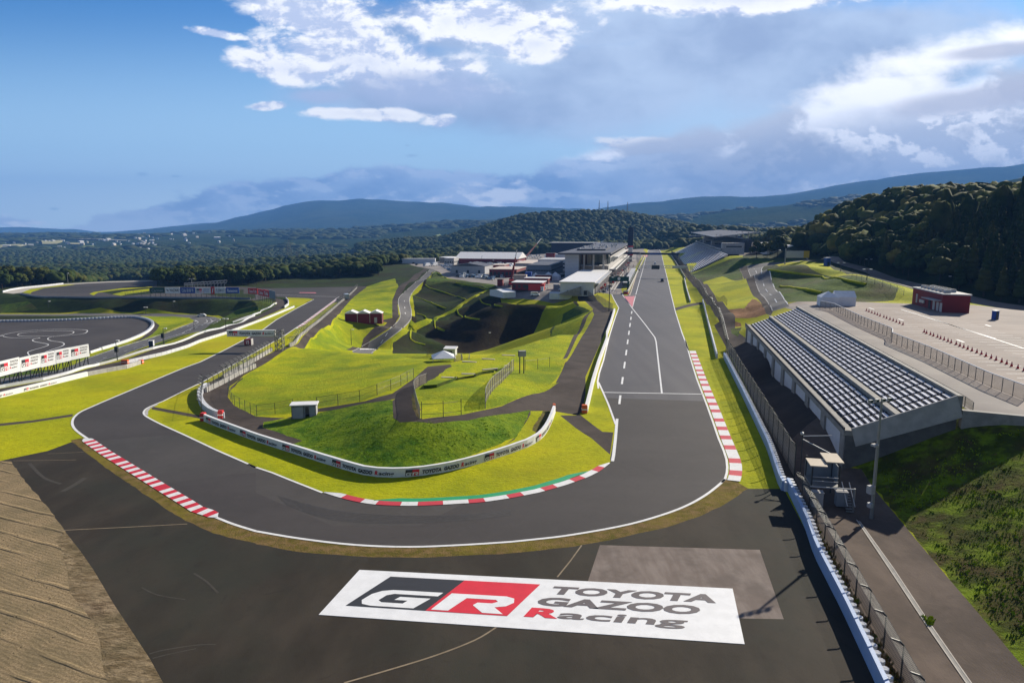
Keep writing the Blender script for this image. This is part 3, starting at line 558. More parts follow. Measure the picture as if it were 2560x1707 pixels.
# --- service road inside, infield paths
A('service_asphalt', ('J', [(1850, 470), (1830, 560), (1880, 640), (2040, 700), (1880, 705)]), ('L', [(0, 320), (300, 410), (440, 375), (60, 250), (70, 200), (330, 150), (380, 110), (580, 75), (1000, 10), (1250, -60)]), ('M', [(0, 650), (200, 510), (410, 330), (720, 300), (820, 290), (350, 640), (200, 740), (180, 900), (240, 1060), (330, 1100), (900, 1040), (1500, 910), (2200, 660), (2280, 600)]),
  ('C', [(1800, 1450), (1900, 1240), (2100, 830), (2140, 780), (1990, 640), (2100, 600), (2240, 760), (2330, 780), (2320, 830), (2070, 1400), (2070, 1568)]), ('I', [(640, 660), (600, 690), (380, 650), (170, 650), (170, 680), (20, 900), (-60, 960)]), ('N', [(1890, 340), (2020, 90)]),
  ('M', [(1900, 970), (1500, 1030), (1000, 1120), (500, 1165), (0, 1150), (-100, 1080), (-110, 830), (-60, 800), (-150, 820)]), ('L', [(1000, 50), (560, 110), (570, 150)]), ('J', [(2350, 700), (2150, 600), (2090, 520), (2100, 430), (2200, 360), (2350, 290)]),
  ('B', [(270, 1568), (280, 1500), (400, 1390), (700, 1210), (960, 1140), (1200, 930), (1380, 700), (1530, 580), (1420, 570), (1300, 700), (860, 1120), (700, 1160), (0, 1490)]))
A('meadow_grass', ('B', [(285, 1568), (290, 1510), (420, 1390), (600, 1290), (760, 1210), (930, 1150), (1000, 1118), (1150, 1150), (1400, 1185), (1700, 1195), (2160, 1190), (2350, 1210), (2100, 1260), (2000, 1380)]), ('M', [(400, 340), (200, 505), (0, 620), (-200, 690)]), ('L', [(1000, 0), (560, 60), (340, 90), (330, 120), (0, 145)]), ('J', [(2350, 690), (2180, 620), (2100, 520)]))
A('mound_grass', ('L', [(70, 200), (70, 250), (240, 310), (430, 370), (340, 400), (700, 520), (950, 600), (1150, 632), (1500, 620), (1900, 530), (2200, 420), (2350, 350)]), ('N', [(1900, 330), (2030, 90)]), ('M', [(1900, 970), (1500, 1030), (1000, 1120), (500, 1165), (0, 1150), (-100, 1080), (-110, 830), (-140, 815)]), ('L', [(1220, 5), (1000, 30), (600, 110), (560, 130), (330, 160)]))
A('brown_grass', ('I', [(350, 650), (290, 650), (180, 830), (250, 860), (330, 760)]))
A('meadow_grass', ('M', [(280, 1090), (900, 1035), (1500, 900), (2200, 650), (2352, 560)]), ('C', [(1750, 1470), (1800, 1420), (1890, 1240), (2030, 900), (2110, 800), (1860, 900), (1760, 1000), (1640, 1090), (1000, 1230), (830, 1310), (650, 1430), (500, 1520)]), ('M', [(210, 720)]))
A('brown_grass', ('M', [(170, 740), (205, 740), (300, 930), (290, 1090), (240, 1060), (175, 950)]))
A('mowed_grass', ('C', [(2130, 790), (2150, 830), (1900, 1260), (1870, 1280), (2080, 860)]))
A('service_asphalt', ('C', [(2120, 800), (2135, 790), (2080, 870), (1900, 1230), (1860, 1240), (2040, 880)]))
A('road_asphalt', ('B', sm([(1400, 1168), (1560, 1080), (1720, 980), (1800, 910), (1840, 850), (1830, 780), (1820, 700), (1860, 640), (2000, 520), (2112, 418)])+[(2170, 425)]+sm([(2075, 505), (1960, 615), (1922, 700), (1940, 800), (1930, 880), (1850, 965), (1700, 1080), (1570, 1190)])))
A('service_asphalt', ('B', [(1380, 1160), (1560, 1065), (1720, 965), (1800, 895), (1830, 850), (1818, 780), (1808, 700), (1850, 635), (2000, 505), (2100, 415), (2060, 410), (1900, 530), (1800, 610), (1765, 700), (1765, 860), (1640, 890), (1720, 905), (1500, 1050), (1340, 1150)]))
# --- bottom run-off
A('runoff_asphalt', ('D', [(-200, 1085), (0, 1058), (110, 1035), (177, 1010), (260, 1020), (450, 1160), (800, 1210), (1500, 1150), (1690, 1105), (1720, 1122), (1800, 1122), (1900, 1310), (2030, 1580), (1700, 2200), (1000, 2300), (0, 2300), (-400, 1900)]))
A('gravel', ('J', [(-500, 1130), (0, 1110), (105, 1115), (200, 1250), (320, 1400)]), ('K', sm([(475, 0), (600, 180), (720, 330), (860, 530), (1050, 850), (1230, 1120), (1380, 1350), (1500, 1568)], 3)+[(1700, 2000), (0, 2600), (-1200, 2000)]))
A('gravel_edge', ('K', [(600, 180), (720, 330), (860, 530), (1050, 850), (1230, 1120), (1380, 1350), (1500, 1568), (1700, 2000), (1100, 2000), (985, 1568), (940, 1400), (920, 1200), (860, 1020), (760, 880), (640, 740), (620, 560), (560, 340), (500, 250)]))
A('pale_patch', ('D', [(1378, 1251), (1745, 1262), (1800, 1421), (1690, 1419), (1350, 1335)]))
A('dry_strip', ('J', [(640, 920), (800, 1040), (1000, 1190), (1200, 1325), (1400, 1462), (1560, 1568)]), ('K', sm([(1580, 0), (1700, 75), (1900, 165), (2100, 230), (2350, 285)], 3)), ('L', sm([(0, 1320), (400, 1390), (900, 1430), (1400, 1442), (1900, 1427), (2350, 1405)], 3)), ('Z', sm([(180, 383), (350, 368), (500, 347), (700, 308), (900, 262), (1050, 212), (1150, 165), (1220, 125), (1285, 78)], 3)+[(1230, 42), (1170, 20)]), ('D', [(1400, 1150), (800, 1200), (300, 1040), (190, 1005)]))
# --- the circuit
TR_L = ('B', [(1045, 690), (900, 768), (700, 880), (585, 965), (470, 1030), (230, 1155)])
TR_L2 = ('J', sm([(1836, 203), (1650, 272), (1250, 440), (1000, 545), (850, 610), (740, 660), (685, 705), (665, 745), (668, 785), (695, 825), (745, 865), (790, 895)], 4))
OUT_B = [('J', [(900, 965), (1200, 1150), (1500, 1340), (1700, 1462)]), ('K', sm([(1860, 0), (2000, 60), (2150, 118), (2350, 180)], 3)), ('L', sm([(0, 1205), (400, 1272), (900, 1330), (1400, 1350), (1900, 1332), (2350, 1302)], 4)),
  ('Z', sm([(250, 326), (400, 309), (600, 276), (750, 242), (900, 197), (1000, 157), (1080, 112), (1140, 67), (1176, 34)], 3)), ('I', sm([(1976, 1220), (1980, 1170), (1975, 1100), (1950, 1020), (1900, 900), (1850, 760), (1800, 620), (1750, 490), (1700, 360), (1650, 200), (1622, 100)], 3))]
OUT_R = [('E', [(1180, 1160), (1120, 1000), (1060, 810), (1020, 650), (985, 500), (955, 380), (930, 270), (910, 205)])]
IN_R = [('E', [(820, 205), (790, 300), (700, 470), (620, 655), (585, 655), (570, 645)]), ('E', [(475, 645), (540, 770), (500, 880), (450, 1040), (400, 1250), (360, 1370), (345, 1450), (352, 1510)]), ('I', [(785, 330), (785, 372), (830, 470), (880, 590), (950, 775), (935, 900), (900, 1090)])]
IN_C = [('I', [(905, 1115), (800, 1190), (700, 1240), (500, 1315), (250, 1390), (0, 1440)]), ('L', sm([(2350, 890), (2100, 930), (1800, 955), (1500, 965), (1200, 955), (1000, 925), (800, 885), (600, 845)], 3)+[(300, 725)]),
  ('J', [(2350, 1165), (2000, 1012), (1700, 870)]+sm([(1500, 780), (1390, 725), (1330, 685), (1330, 650), (1375, 615), (1500, 560)], 3)+[(1700, 460), (1850, 388)]), ('B', [(770, 1028), (960, 900), (1250, 685), (1275, 672)])]
A('track_asphalt', TR_L, TR_L2, *OUT_B, *OUT_R, *IN_R, *IN_C, ('B', [(1250, 668), (690, 648), (690, 668), (1000, 682)]))
A('straight_asphalt', ('I', [(1780, 560), (1750, 490), (1700, 360), (1650, 200), (1622, 100)]), *OUT_R, ('E', [(820, 205), (790, 300), (700, 470), (620, 655), (585, 655), (570, 645)]), ('E', [(475, 645), (540, 770), (500, 880), (450, 1040), (400, 1250), (360, 1370), (345, 1450), (352, 1510)]), ('I', [(785, 330), (785, 372), (830, 470), (860, 530)]))
A('mowed_grass', ('E', [(820, 212), (790, 250), (765, 250), (800, 212)]))
A('service_asphalt', ('E', [(1055, 770), (1180, 735), (1300, 715), (1310, 735), (1180, 760), (1062, 795)]))
A('service_asphalt', ('J', [(1400, 610), (1860, 695), (1860, 725), (1390, 635)]))
A('service_asphalt', ('J', [(-300, 800), (0, 765), (300, 735), (670, 678), (665, 700), (300, 755), (0, 788), (-300, 830)]))
A('service_asphalt', ('I', [(600, 690), (620, 680), (830, 840), (930, 845), (900, 1050), (730, 900), (440, 690)]))
A('corner_asphalt', ('J', [(900, 928), (1230, 893), (1560, 872), (1700, 876), (2000, 1016), (2350, 1168)]), ('L', [(300, 728), (610, 850), (900, 935), (1300, 970), (1900, 950), (1500, 1150), (700, 1150), (0, 850)]), ('J', [(2350, 1215), (2100, 1235), (1500, 1320)]))
A('dark_patch', ('J', [(900, 925), (1560, 870), (2100, 1160), (2350, 1210), (2100, 1260), (1500, 1330)])); SURF.pop()
# --- conforming mesh of ground and surfaces
SOFT = {'bank_turf', 'meadow_grass', 'rough_grass', 'dark_grass', 'mound_grass', 'brown_grass', 'dry_strip', 'soil', 'gravel', 'bowl_floor', 'forest_floor'}
def ground():
    V = []; F = []; mats = []
    def addpoly(pts, mn):
        P = []
        n = len(pts)
        for i in range(n):
            a = Vector(pts[i][:2]); b = Vector(pts[(i+1) % n][:2]); soft = mn in SOFT; d = max(1.3, a.length*.012) if soft else max(2.5, a.length*0.025); L = (b-a).length
            if L < 0.12: continue
            k = max(1, int(L/d))
            for j in range(k): P.append(a.lerp(b, j/k)+(Vector((random.uniform(-1, 1), random.uniform(-1, 1)))*min(.10 if mn in ('dry_strip', 'gravel') else .26, d*.16) if soft else Vector((0, 0))))
        i0 = len(V); V.extend(P); n_ = len(P); F.extend([(i0+i, i0+(i+1) % n_) for i in range(n_)]); mats.append((mn, pts))
    for mn, pts in SURF: addpoly(pts, mn)
    # free points, denser nearby
    def lim(Y): return 0.80*Y+75
    y = -18.0; row = 0
    while y < 1100:
        d = 2.2 if y < 130 else (3.2 if y < 350 else (6 if y < 560 else 12))
        xm = min(695, lim(max(y, 0))); nx = int(xm/d)
        off = d/2 if row % 2 else 0
        for i in range(-nx, nx+1): V.append(Vector((i*d+off, y)))
        y += d*0.88; row += 1
    print('cdt', len(V), len(F))
    v, e, f, ov, oe, of = delaunay_2d_cdt(V, F, [], 0, 0.01)
    print('cdt done', len(v), len(f))
    xy = np.array([(p.x, p.y) for p in v]); zz = hh(xy[:, 0], xy[:, 1])
    # far-left and far-right hull slivers are cut away
    groups = {}
    f = [t for t in f if len(t) == 3]; fa = np.array(f, int); CX = xy[fa, 0].mean(1); CY = xy[fa, 1].mean(1); lab = np.full(len(f), -1)
    for i, (mn, pts) in enumerate(mats):
        xs = [p[0] for p in pts]; ys = [p[1] for p in pts]
        c = np.nonzero((CX > min(xs)) & (CX < max(xs)) & (CY > min(ys)) & (CY < max(ys)))[0]
        lab[c[in_poly(CX[c], CY[c], pts)]] = i
    for t, o in zip(f, lab):
        mn = mats[o][0] if o >= 0 else 'mowed_grass'; o = o >= 0
        if len(t) < 3: continue
        cx = (xy[t[0], 0]+xy[t[1], 0]+xy[t[2], 0])/3; cy = (xy[t[0], 1]+xy[t[1], 1]+xy[t[2], 1])/3
        if abs(cx) > lim(max(cy, 0))+4: continue
        if mn == 'mowed_grass' and not o and (cy > 600 and abs(cx-cy*.21) > 60): mn = 'forest_floor'
        elif mn == 'mowed_grass' and not o and (cy > 360 and cx < -60): mn = 'dark_grass'
        groups.setdefault(mn, []).append(t)
    return xy, zz, groups
SNAME = {'mowed_grass': 'verge', 'meadow_grass': 'meadow', 'rough_grass': 'bank', 'bank_turf': 'bank', 'dark_grass': 'hillside', 'mound_grass': 'mound', 'dry_strip': 'dry_verge', 'brown_grass': 'brown_verge', 'track_asphalt': 'race_track', 'straight_asphalt': 'main_straight',
 'runoff_asphalt': 'run_off_area', 'service_asphalt': 'service_road', 'road_asphalt': 'road', 'pad_asphalt': 'driving_pad', 'paddock_concrete': 'paddock_ground', 'lot_concrete': 'car_park', 'pale_patch': 'patched_pavement', 'soil': 'bare_soil',
 'forest_floor': 'forest_ground', 'bowl_floor': 'bowl', 'corner_asphalt': 'track_patch', 'path_asphalt': 'path', 'gravel': 'gravel_trap', 'gravel_edge': 'raked_gravel', 'drain_concrete': 'concrete_rim'}
gxy, gz, ggroups = ground()
for mn, tris in ggroups.items():
    t = np.array(tris, int); used, inv = np.unique(t, return_inverse=True); t2 = inv.reshape(t.shape)
    me = bpy.data.meshes.new(SNAME.get(mn, mn)); vs = np.column_stack([gxy[used], gz[used]])
    me.from_pydata(vs.tolist(), [], t2.tolist()); me.materials.append(MATS[mn]); me.polygons.foreach_set('use_smooth', [True]*len(t2)); me.update()
    o = bpy.data.objects.new(SNAME.get(mn, mn), me); COL.objects.link(o); tag(o, kind='structure')
# ------------------------------------------------------------------ land beyond the circuit
def ridge(Yk, pts, wf, wb, c='D', drop=0.0):
    us = []; zs = []
    for px, py in cr(c, pts):
        x, y, z = atY(px, py, Yk); us.append(x/y); zs.append(z-drop)
    return (Yk, np.array(us), np.array(zs), wf, wb)
RIDGES = [
 ridge(1850, [(820, 565), (900, 556), (1010, 545), (1050, 532), (1100, 524), (1200, 497), (1280, 487), (1350, 483), (1420, 486), (1500, 497), (1560, 512), (1600, 520), (1700, 545)], 800, 800, drop=8),
 ridge(1250, [(1480, 560), (1530, 530), (1570, 520), (1650, 519), (1720, 524), (1800, 524), (1870, 516), (1950, 530), (2050, 560)], 260, 400, drop=10),
 ridge(4200, [(1400, 530), (1500, 500), (1600, 495), (1700, 482), (1800, 474), (1900, 459), (1960, 455), (2010, 459), (2100, 470), (2300, 480)], 2200, 1500),
 ridge(9000, [(1200, 500), (1300, 488), (1450, 472), (1520, 468), (1600, 455), (1650, 450), (1700, 452), (1800, 447), (1900, 428), (2000, 415), (2100, 405), (2200, 395), (2300, 383), (2352, 378), (2600, 345), (3000, 320)], 4500, 3000),
 ridge(2600, [(2100, 470), (2180, 446), (2250, 430), (2352, 412), (2500, 392), (2800, 380)], 1500, 1000),
 ridge(10500, [(150, 540), (250, 534), (330, 527), (420, 520), (500, 512), (560, 500), (620, 488), (650, 478), (700, 468), (740, 462), (780, 463), (830, 460), (870, 463), (950, 468), (1100, 474), (1300, 480), (1450, 486), (1600, 490)], 5200, 2500),
 ridge(12500, [(-400, 528), (-100, 520), (0, 522), (60, 520), (120, 524), (170, 526), (220, 533), (300, 545)], 1500, 1500),
 ridge(4600, [(-600, 545), (0, 541), (200, 539), (400, 536), (550, 533), (850, 525), (1000, 515), (1100, 507), (1250, 505)], 3000, 3000),
]
def hfar(X, Y):
    X = np.asarray(X, float); Y = np.asarray(Y, float); u = X/np.maximum(Y, 50)
    edge = hh(np.clip(X, -695, 695), np.clip(Y, 0, 1095))
    s = lambda a, b, v: (lambda t: t*t*(3-2*t))(np.clip((v-a)/(b-a), 0, 1))
    base = -62+s(-0.35, 0.12, u)*52+s(.1, .6, u)*25
    d = np.maximum(np.maximum(Y-1095, np.abs(X)-695), 0); k = s(0, 700, d); z = edge*(1-k)+base*k
    for Yk, us, zs, wf, wb in RIDGES:
        t = (Y-Yk); f = np.where(t < 0, s(-wf, 0, t), 1-0.35*s(0, wb, t)); zr = np.interp(u, us, zs, left=-1e3, right=-1e3)
        q = np.where(zr > -900, -62+(zr+62)*f, -1e3); z = np.maximum(z, q)
    n = (vnoise(X/160+7, Y/160, 3)-.5)*np.clip(d/400, 0, 1)*9+(vnoise(X/45, Y/45, 4)-.5)*np.clip(d/400, 0, 1)*3
    mt = s(4800, 7000, Y); n = n*(1-mt)+mt*((vnoise(X/500, Y/900, 5)-.5)*55+(vnoise(X/170, Y/330, 6)-.5)*16)*s(-60, 120, z)
    return z+n
def hall(X, Y):
    X = np.asarray(X, float); Y = np.asarray(Y, float)
    near = (np.abs(X) < 690) & (Y < 1090) & (Y > -15)
    return np.where(near, hh(X, Y), hfar(X, Y))
def far_land():
    az = np.radians(np.arange(-62, 62.01, 0.22)); r = [300.0]
    while r[-1] < 15500: r.append(r[-1]*1.0125+2)
    r = np.array(r); AZ, RR = np.meshgrid(az, r); X = RR*np.sin(AZ); Y = RR*np.cos(AZ); Z = hfar(X, Y)
    lim = 0.80*np.maximum(Y, 0)+75; inside = (np.abs(X) < np.minimum(lim, 692)-4) & (Y < 1086); Z = np.where(inside, Z-6, Z)
    n, mth = X.shape; V = np.column_stack([X.ravel(), Y.ravel(), Z.ravel()])
    i = np.arange((n-1)*(mth-1)); a = (i//(mth-1))*mth+i % (mth-1); F = np.column_stack([a, a+1, a+mth+1, a+mth])
    me = bpy.data.meshes.new('hills'); me.from_pydata(V.tolist(), [], F.tolist()); me.polygons.foreach_set('use_smooth', [True]*len(F))
    m, T, b = principled('far_woods'); geo = T.n.new('ShaderNodeNewGeometry'); P = geo.outputs['Position']
    n1 = T.noise(P, .012, 10, .7); col = T.mix(T.ss(n1, .35, .65), (.016, .032, .010), (.040, .058, .014))
    n2 = T.noise(P, .0016, 6, .6); col = T.mix(T.ss(n2, .45, .65, 0, .6), col, (.060, .070, .020))
    T.put(b.inputs['Base Color'], col); b.inputs['Roughness'].default_value = 1; b.inputs['Specular IOR Level'].default_value = 0
    bn = T.n.new('ShaderNodeBump'); bn.inputs['Strength'].default_value = 1; bn.inputs['Distance'].default_value = 14
    T.l.new(T.noise(P, .035, 6, .65), bn.inputs['Height']); T.l.new(bn.outputs[0], b.inputs['Normal'])
    me.materials.append(m); me.update(); o = bpy.data.objects.new('hills', me); COL.objects.link(o); tag(o, kind='structure')
far_land()
# ------------------------------------------------------------------ trees
def ico(level):
    bm = bmesh.new(); bmesh.ops.create_icosphere(bm, subdivisions=level, radius=1.0); v = np.array([p.co[:] for p in bm.verts]); f = np.array([[q.index for q in x.verts] for x in bm.faces]); bm.free(); return v, f
ICO1, ICO2 = ico(1), ico(2)
def merge_blobs(P, S, tmpl, jit=.22):
    """many lumpy crowns as one mesh: P centres, S radii (n,3)"""
    v, f = tmpl; n = len(P); a = RNG.random(n)*6.283; c, s = np.cos(a), np.sin(a)
    W = np.repeat(v[None], n, 0)*(1+(RNG.random((n, len(v), 1))-.5)*2*jit)*S[:, None, :]
    X = W[:, :, 0]*c[:, None]-W[:, :, 1]*s[:, None]; Y = W[:, :, 0]*s[:, None]+W[:, :, 1]*c[:, None]
    W = np.stack([X, Y, W[:, :, 2]], 2)+P[:, None, :]; F = (f[None]+(np.arange(n)*len(v))[:, None, None]).reshape(-1, 3)
    return W.reshape(-1, 3), F
def np_mesh(name, V, F, mats, mi=None, smooth=False):
    me = bpy.data.meshes.new(name); me.vertices.add(len(V)); me.vertices.foreach_set('co', V.astype(np.float32).ravel()); k = F.shape[1]
    me.loops.add(len(F)*k); me.loops.foreach_set('vertex_index', F.astype(np.int32).ravel()); me.polygons.add(len(F)); me.polygons.foreach_set('loop_start', np.arange(0, len(F)*k, k, dtype=np.int32))
    for m in mats: me.materials.append(MATS[m])
    if mi is not None: me.polygons.foreach_set('material_index', mi.astype(np.int32))
    if smooth: me.polygons.foreach_set('use_smooth', np.ones(len(F), bool))
    me.update(calc_edges=True); return me
def leafy(P, S, per, size):
    """small leaf-clump faces spread over crown surfaces"""
    n = len(P)*per; idx = np.repeat(np.arange(len(P)), per); d = RNG.normal(size=(n, 3)); d /= np.linalg.norm(d, axis=1)[:, None]; d[:, 2] = np.abs(d[:, 2])*1.15-.25
    c = P[idx]+d*S[idx]*(.78+.38*RNG.random((n, 1))); a = RNG.normal(size=(n, 3)); b = RNG.normal(size=(n, 3)); a /= np.linalg.norm(a, axis=1)[:, None]; b -= (a*b).sum(1)[:, None]*a; b /= np.linalg.norm(b, axis=1)[:, None]
    sz = size*(.5+RNG.random((n, 1))); V = np.stack([c-a*sz, c+b*sz*.8, c+a*sz], 1).reshape(-1, 3); return V, np.arange(n*3).reshape(-1, 3)
def tree_proto(kind, mat_, h, wdt):
    """unit crown parts: trunk with limbs and a crown of lumps plus leaf clumps; origin at the foot"""
    mb = MB(); mb.tube((0, 0, -.5), (0, 0, h*.55), .035*h*.6, 'bark', 7, .018*h*.5)
    for i in range(5):
        a = i*1.256+.3; mb.tube((0, 0, h*(.28+.07*i)), (math.cos(a)*wdt*.33, math.sin(a)*wdt*.33, h*(.48+.07*i)), .012*h*.5, 'bark', 5, .005*h)
    tr = mb.data('trunk')
    if kind == 'broad':
        n = 11; P = np.zeros((n, 3)); S = np.zeros((n, 3))
        for i in range(n):
            a = random.random()*6.28; rr = wdt*.5*math.sqrt(random.random())*.62; z = h*(.42+.38*random.random()) if i else h*.62
            P[i] = (math.cos(a)*rr, math.sin(a)*rr, z+(1-rr/(wdt*.5))*h*.08); s = wdt*(.17+.10*random.random()); S[i] = (s, s, s*.8)
    else:
        n = 8; P = np.zeros((n, 3)); S = np.zeros((n, 3))
        for i in range(n):
            t = i/(n-1); P[i] = (random.uniform(-.04, .04)*wdt, random.uniform(-.04, .04)*wdt, h*(.2+.74*t)); s = wdt*.46*(1-t*.86); S[i] = (s, s, h*.10)
    V, F = merge_blobs(P, S*.93, ICO2, .25); V2, F2 = leafy(P, S, 46, wdt*.055)
    V = np.vstack([V, V2]); F = np.vstack([F, F2+len(V)-len(V2)]); cm = np_mesh('crown', V, F, [mat_])
    return tr, cm
PROTO = {}
for i in range(3): PROTO['b%d' % i] = tree_proto('broad', ['foliage_olive', 'foliage_dark', 'foliage_mid'][i], 10, 9.5)
for i in range(2): PROTO['c%d' % i] = tree_proto('cone', 'foliage_dark', 15, 6.5)
def place_tree(name, x, y, z, k, s, label, group=None):
    tr, cm = PROTO[k]; e = empty(name, (x, y, z), random.random()*6.28, label, 'tree', group); e.scale = (s, s, s*random.uniform(.9, 1.12))
    for nm, me in (('trunk', tr), ('crown', cm)):
        o = bpy.data.objects.new(nm, me); COL.objects.link(o); o.parent = e
    return e
def spots(x0, x1, y0, y1, d, poly=None, jit=.42):
    xs = np.arange(x0, x1, d); ys = np.arange(y0, y1, d*.9); X, Y = np.meshgrid(xs, ys); X = X+(RNG.random(X.shape)-.5)*2*jit*d; Y = Y+(RNG.random(X.shape)-.5)*2*jit*d
    X = X.ravel(); Y = Y.ravel(); m = np.abs(X) < .80*Y+30
    if poly is not None: m &= in_poly(X, Y, poly)
    return X[m], Y[m]
def vis_px(X, Y, Z):
    c, s = math.cos(PITCH), math.sin(PITCH); yy = Y*c-(Z-CAMH)*s; return 1280+X/yy*FPX, 853.5-((Z-CAMH)*c+Y*s)/yy*FPX
# near woods
wl = hits('A', [(-300, 848), (0, 832), (150, 800), (620, 762), (1000, 738), (1430, 728), (1445, 795), (1700, 790), (2000, 770), (2100, 778)])+hits('B', [(60, 565), (380, 568), (520, 560), (650, 520), (850, 498), (1000, 495), (1300, 492), (1640, 475), (1655, 395)])
WOOD_L = [(p[0], p[1]) for p in wl]+[(-90, 720), (-60, 960), (-50, 1095), (-690, 1095), (-690, 400)]
wr = hits('F', [(300, 778), (480, 810), (700, 855), (950, 918), (1300, 1030), (1850, 1160), (2350, 1255), (2700, 1330)])
WOOD_R = [(p[0], p[1]) for p in wr]+[(330, 120), (690, 120), (690, 1095), (380, 1095), (330, 980)]
FIELDS = [hits('A', l) for l in ([(-100, 680), (400, 650), (420, 665), (0, 715), (-200, 725)], [(90, 620), (180, 590), (270, 580), (260, 650), (110, 660)])]
def woods():
    singles = []; massP = []; massS = []; massPc = []; massSc = []
    for side, poly, d in (('L', WOOD_L, 7.4), ('R', WOOD_R, 6.8)):
        X, Y = spots(-690, 690, 100, 1095, d, poly)
        keep = np.ones(len(X), bool)
        for f in FIELDS: keep &= ~in_poly(X, Y, f)
        X, Y = X[keep], Y[keep]; Z = hh(X, Y); px, py = vis_px(X, Y, Z+8); m = (px > -200) & (px < 2760)
        X, Y, Z = X[m], Y[m], Z[m]; D = np.hypot(X, Y); order = np.argsort(D); nb = 150 if side == 'R' else 120
        n2 = vnoise(X/38, Y/38, 11 if side == 'L' else 12)
        for r, i in enumerate(order):
            con = side == 'R' and D[i] < 360+90*n2[i] and n2[i] > .30
            if r < nb: singles.append((side, X[i], Y[i], Z[i], con)); continue
            s = random.uniform(.75, 1.35)
            if con: massPc.append((X[i], Y[i], Z[i]+8.5*s)); massSc.append((2.9*s, 2.9*s, 7.5*s)); massPc.append((X[i]+random.uniform(-1, 1), Y[i], Z[i]+5*s)); massSc.append((3.6*s, 3.6*s, 4.5*s))
            else:
                h = (7.0 if side == 'R' else 5.4)*s; massP.append((X[i], Y[i], Z[i]+h*.75)); massS.append((4.4*s, 4.4*s, h*.62))
                massP.append((X[i]+random.uniform(-2.5, 2.5), Y[i]+random.uniform(-2.5, 2.5), Z[i]+h*random.uniform(.7, 1.05))); massS.append((2.9*s, 2.9*s, 2.5*s))
    for side, x, y, z, con in singles:
        if side == 'L': place_tree('broadleaf_tree', x, y, z, random.choice(['b0', 'b1', 'b0']), random.uniform(.85, 1.2), 'dark broadleaf tree in the front rows of the wood behind the far bend', 'trees of the wood behind the far bend')
        elif con: place_tree('conifer_tree', x, y, z, random.choice(['c0', 'c1']), random.uniform(.85, 1.15), 'tall dark conifer at the edge of the wooded hill beside the road', 'conifers at the foot of the wooded hill')
        else: place_tree('broadleaf_tree', x, y, z, random.choice(['b0', 'b1', 'b2']), random.uniform(1.0, 1.4), 'rounded broadleaf tree at the edge of the wooded hill beside the road', 'broadleaf trees at the foot of the wooded hill')
    P, S = np.array(massP), np.array(massS); V, F = merge_blobs(P, S, ICO2, .30); V2, F2 = leafy(P, S, 16, .62); n0 = len(V)
    km = np.where(P[:, 0] > 100, RNG.integers(0, 2, len(P)), 2*RNG.integers(0, 2, len(P))); mi = np.concatenate([np.repeat(km, len(ICO2[1])), np.repeat(km, 16)])  # woods on the left take darker foliage colours in place of cloud shadow
    me = np_mesh('woodland', np.vstack([V, V2]), np.vstack([F, F2+n0]), ['foliage_dark', 'foliage_mid', 'foliage_olive'], mi); o = bpy.data.objects.new('woodland', me); COL.objects.link(o)
    tag(o, 'dense dark broadleaf woodland on the hills around the circuit', 'woodland', kind='stuff')
    if not massPc: massPc.append((300, 560, 40)); massSc.append((4, 4, 7))
    P, S = np.array(massPc), np.array(massSc); V, F = merge_blobs(P, S, ICO2, .28); V2, F2 = leafy(P, S, 20, .6); n0 = len(V)
    me = np_mesh('conifer_wood', np.vstack([V, V2]), np.vstack([F, F2+n0]), ['foliage_dark']); o = bpy.data.objects.new('conifer_wood', me); COL.objects.link(o)
    tag(o, 'dark conifers massed on the wooded hill beside the car park', 'woodland', kind='stuff')
    # woods farther off
    X, Y = spots(-1900, 1500, 1090, 2400, 13.5)
    u = X/Y; keep = (RNG.random(len(X)) < .93)
    X, Y = X[keep], Y[keep]; X2, Y2 = spots(-60, 420, 985, 1095, 9.5); m = (np.abs(X2-Y2*.21) > 34); X = np.concatenate([X, X2[m]]); Y = np.concatenate([Y, Y2[m]])
    Z = hall(X, Y); s = .7+.7*RNG.random(len(X)); P = np.column_stack([X, Y, Z+4.5*s]); S = np.column_stack([7.2*s, 7.2*s, 6.0*s])
    V, F = merge_blobs(P, S, ICO2, .26); me = np_mesh('distant_woods', V, F, ['foliage_dark', 'foliage_olive'], np.repeat(RNG.integers(0, 2, len(P)), len(ICO2[1]))); o = bpy.data.objects.new('distant_woods', me); COL.objects.link(o)  # cloud shadow over the plain is put into these darker foliage colours
    tag(o, 'hazy distant woods on the plain and the central hill', 'woodland', kind='stuff')
woods()
for (x, y, t, s) in (('X', 1700, 910, 1.05), ('X', 1900, 900, 1.0), ('X', 2090, 905, 1.1)): pass
for i, (px, py, k, s, lb) in enumerate(((1700, 912, 'b1', .95, 'leftmost of the three round dark trees standing before the far grandstand'), (1893, 905, 'b2', .85, 'middle one of the three round dark trees standing before the far grandstand'), (2085, 905, 'b1', 1.1, 'rightmost of the three round dark trees standing before the far grandstand'), (2060, 700, 'b0', 1.3, 'broad tree with a sunlit top behind the three round dark trees'))):
    x, y, z = hit(*cr('X', [(px, py)])[0]); place_tree('round_tree', x, y, z, k, s*1.25, lb)
# ------------------------------------------------------------------ haze
def haze():
    m = bpy.data.materials.new('haze_air'); m.use_nodes = True; T = NT(m.node_tree); T.n.clear(); out = T.n.new('ShaderNodeOutputMaterial'); pv = T.n.new('ShaderNodeVolumePrincipled')
    pv.inputs['Color'].default_value = (.17, .43, 1.0, 1); pv.inputs['Density'].default_value = HAZE; pv.inputs['Anisotropy'].default_value = 0.0
    T.l.new(pv.outputs[0], out.inputs['Volume']); mb = MB(); MATS['haze_air'] = m; mb.box(-14500, 14500, -60, 15800, -75, 1150, 'haze_air'); o = mb.build('haze'); tag(o, 'thin blue haze over the plain and mountains', 'haze', kind='stuff')
HAZE = 9.0e-5
haze()
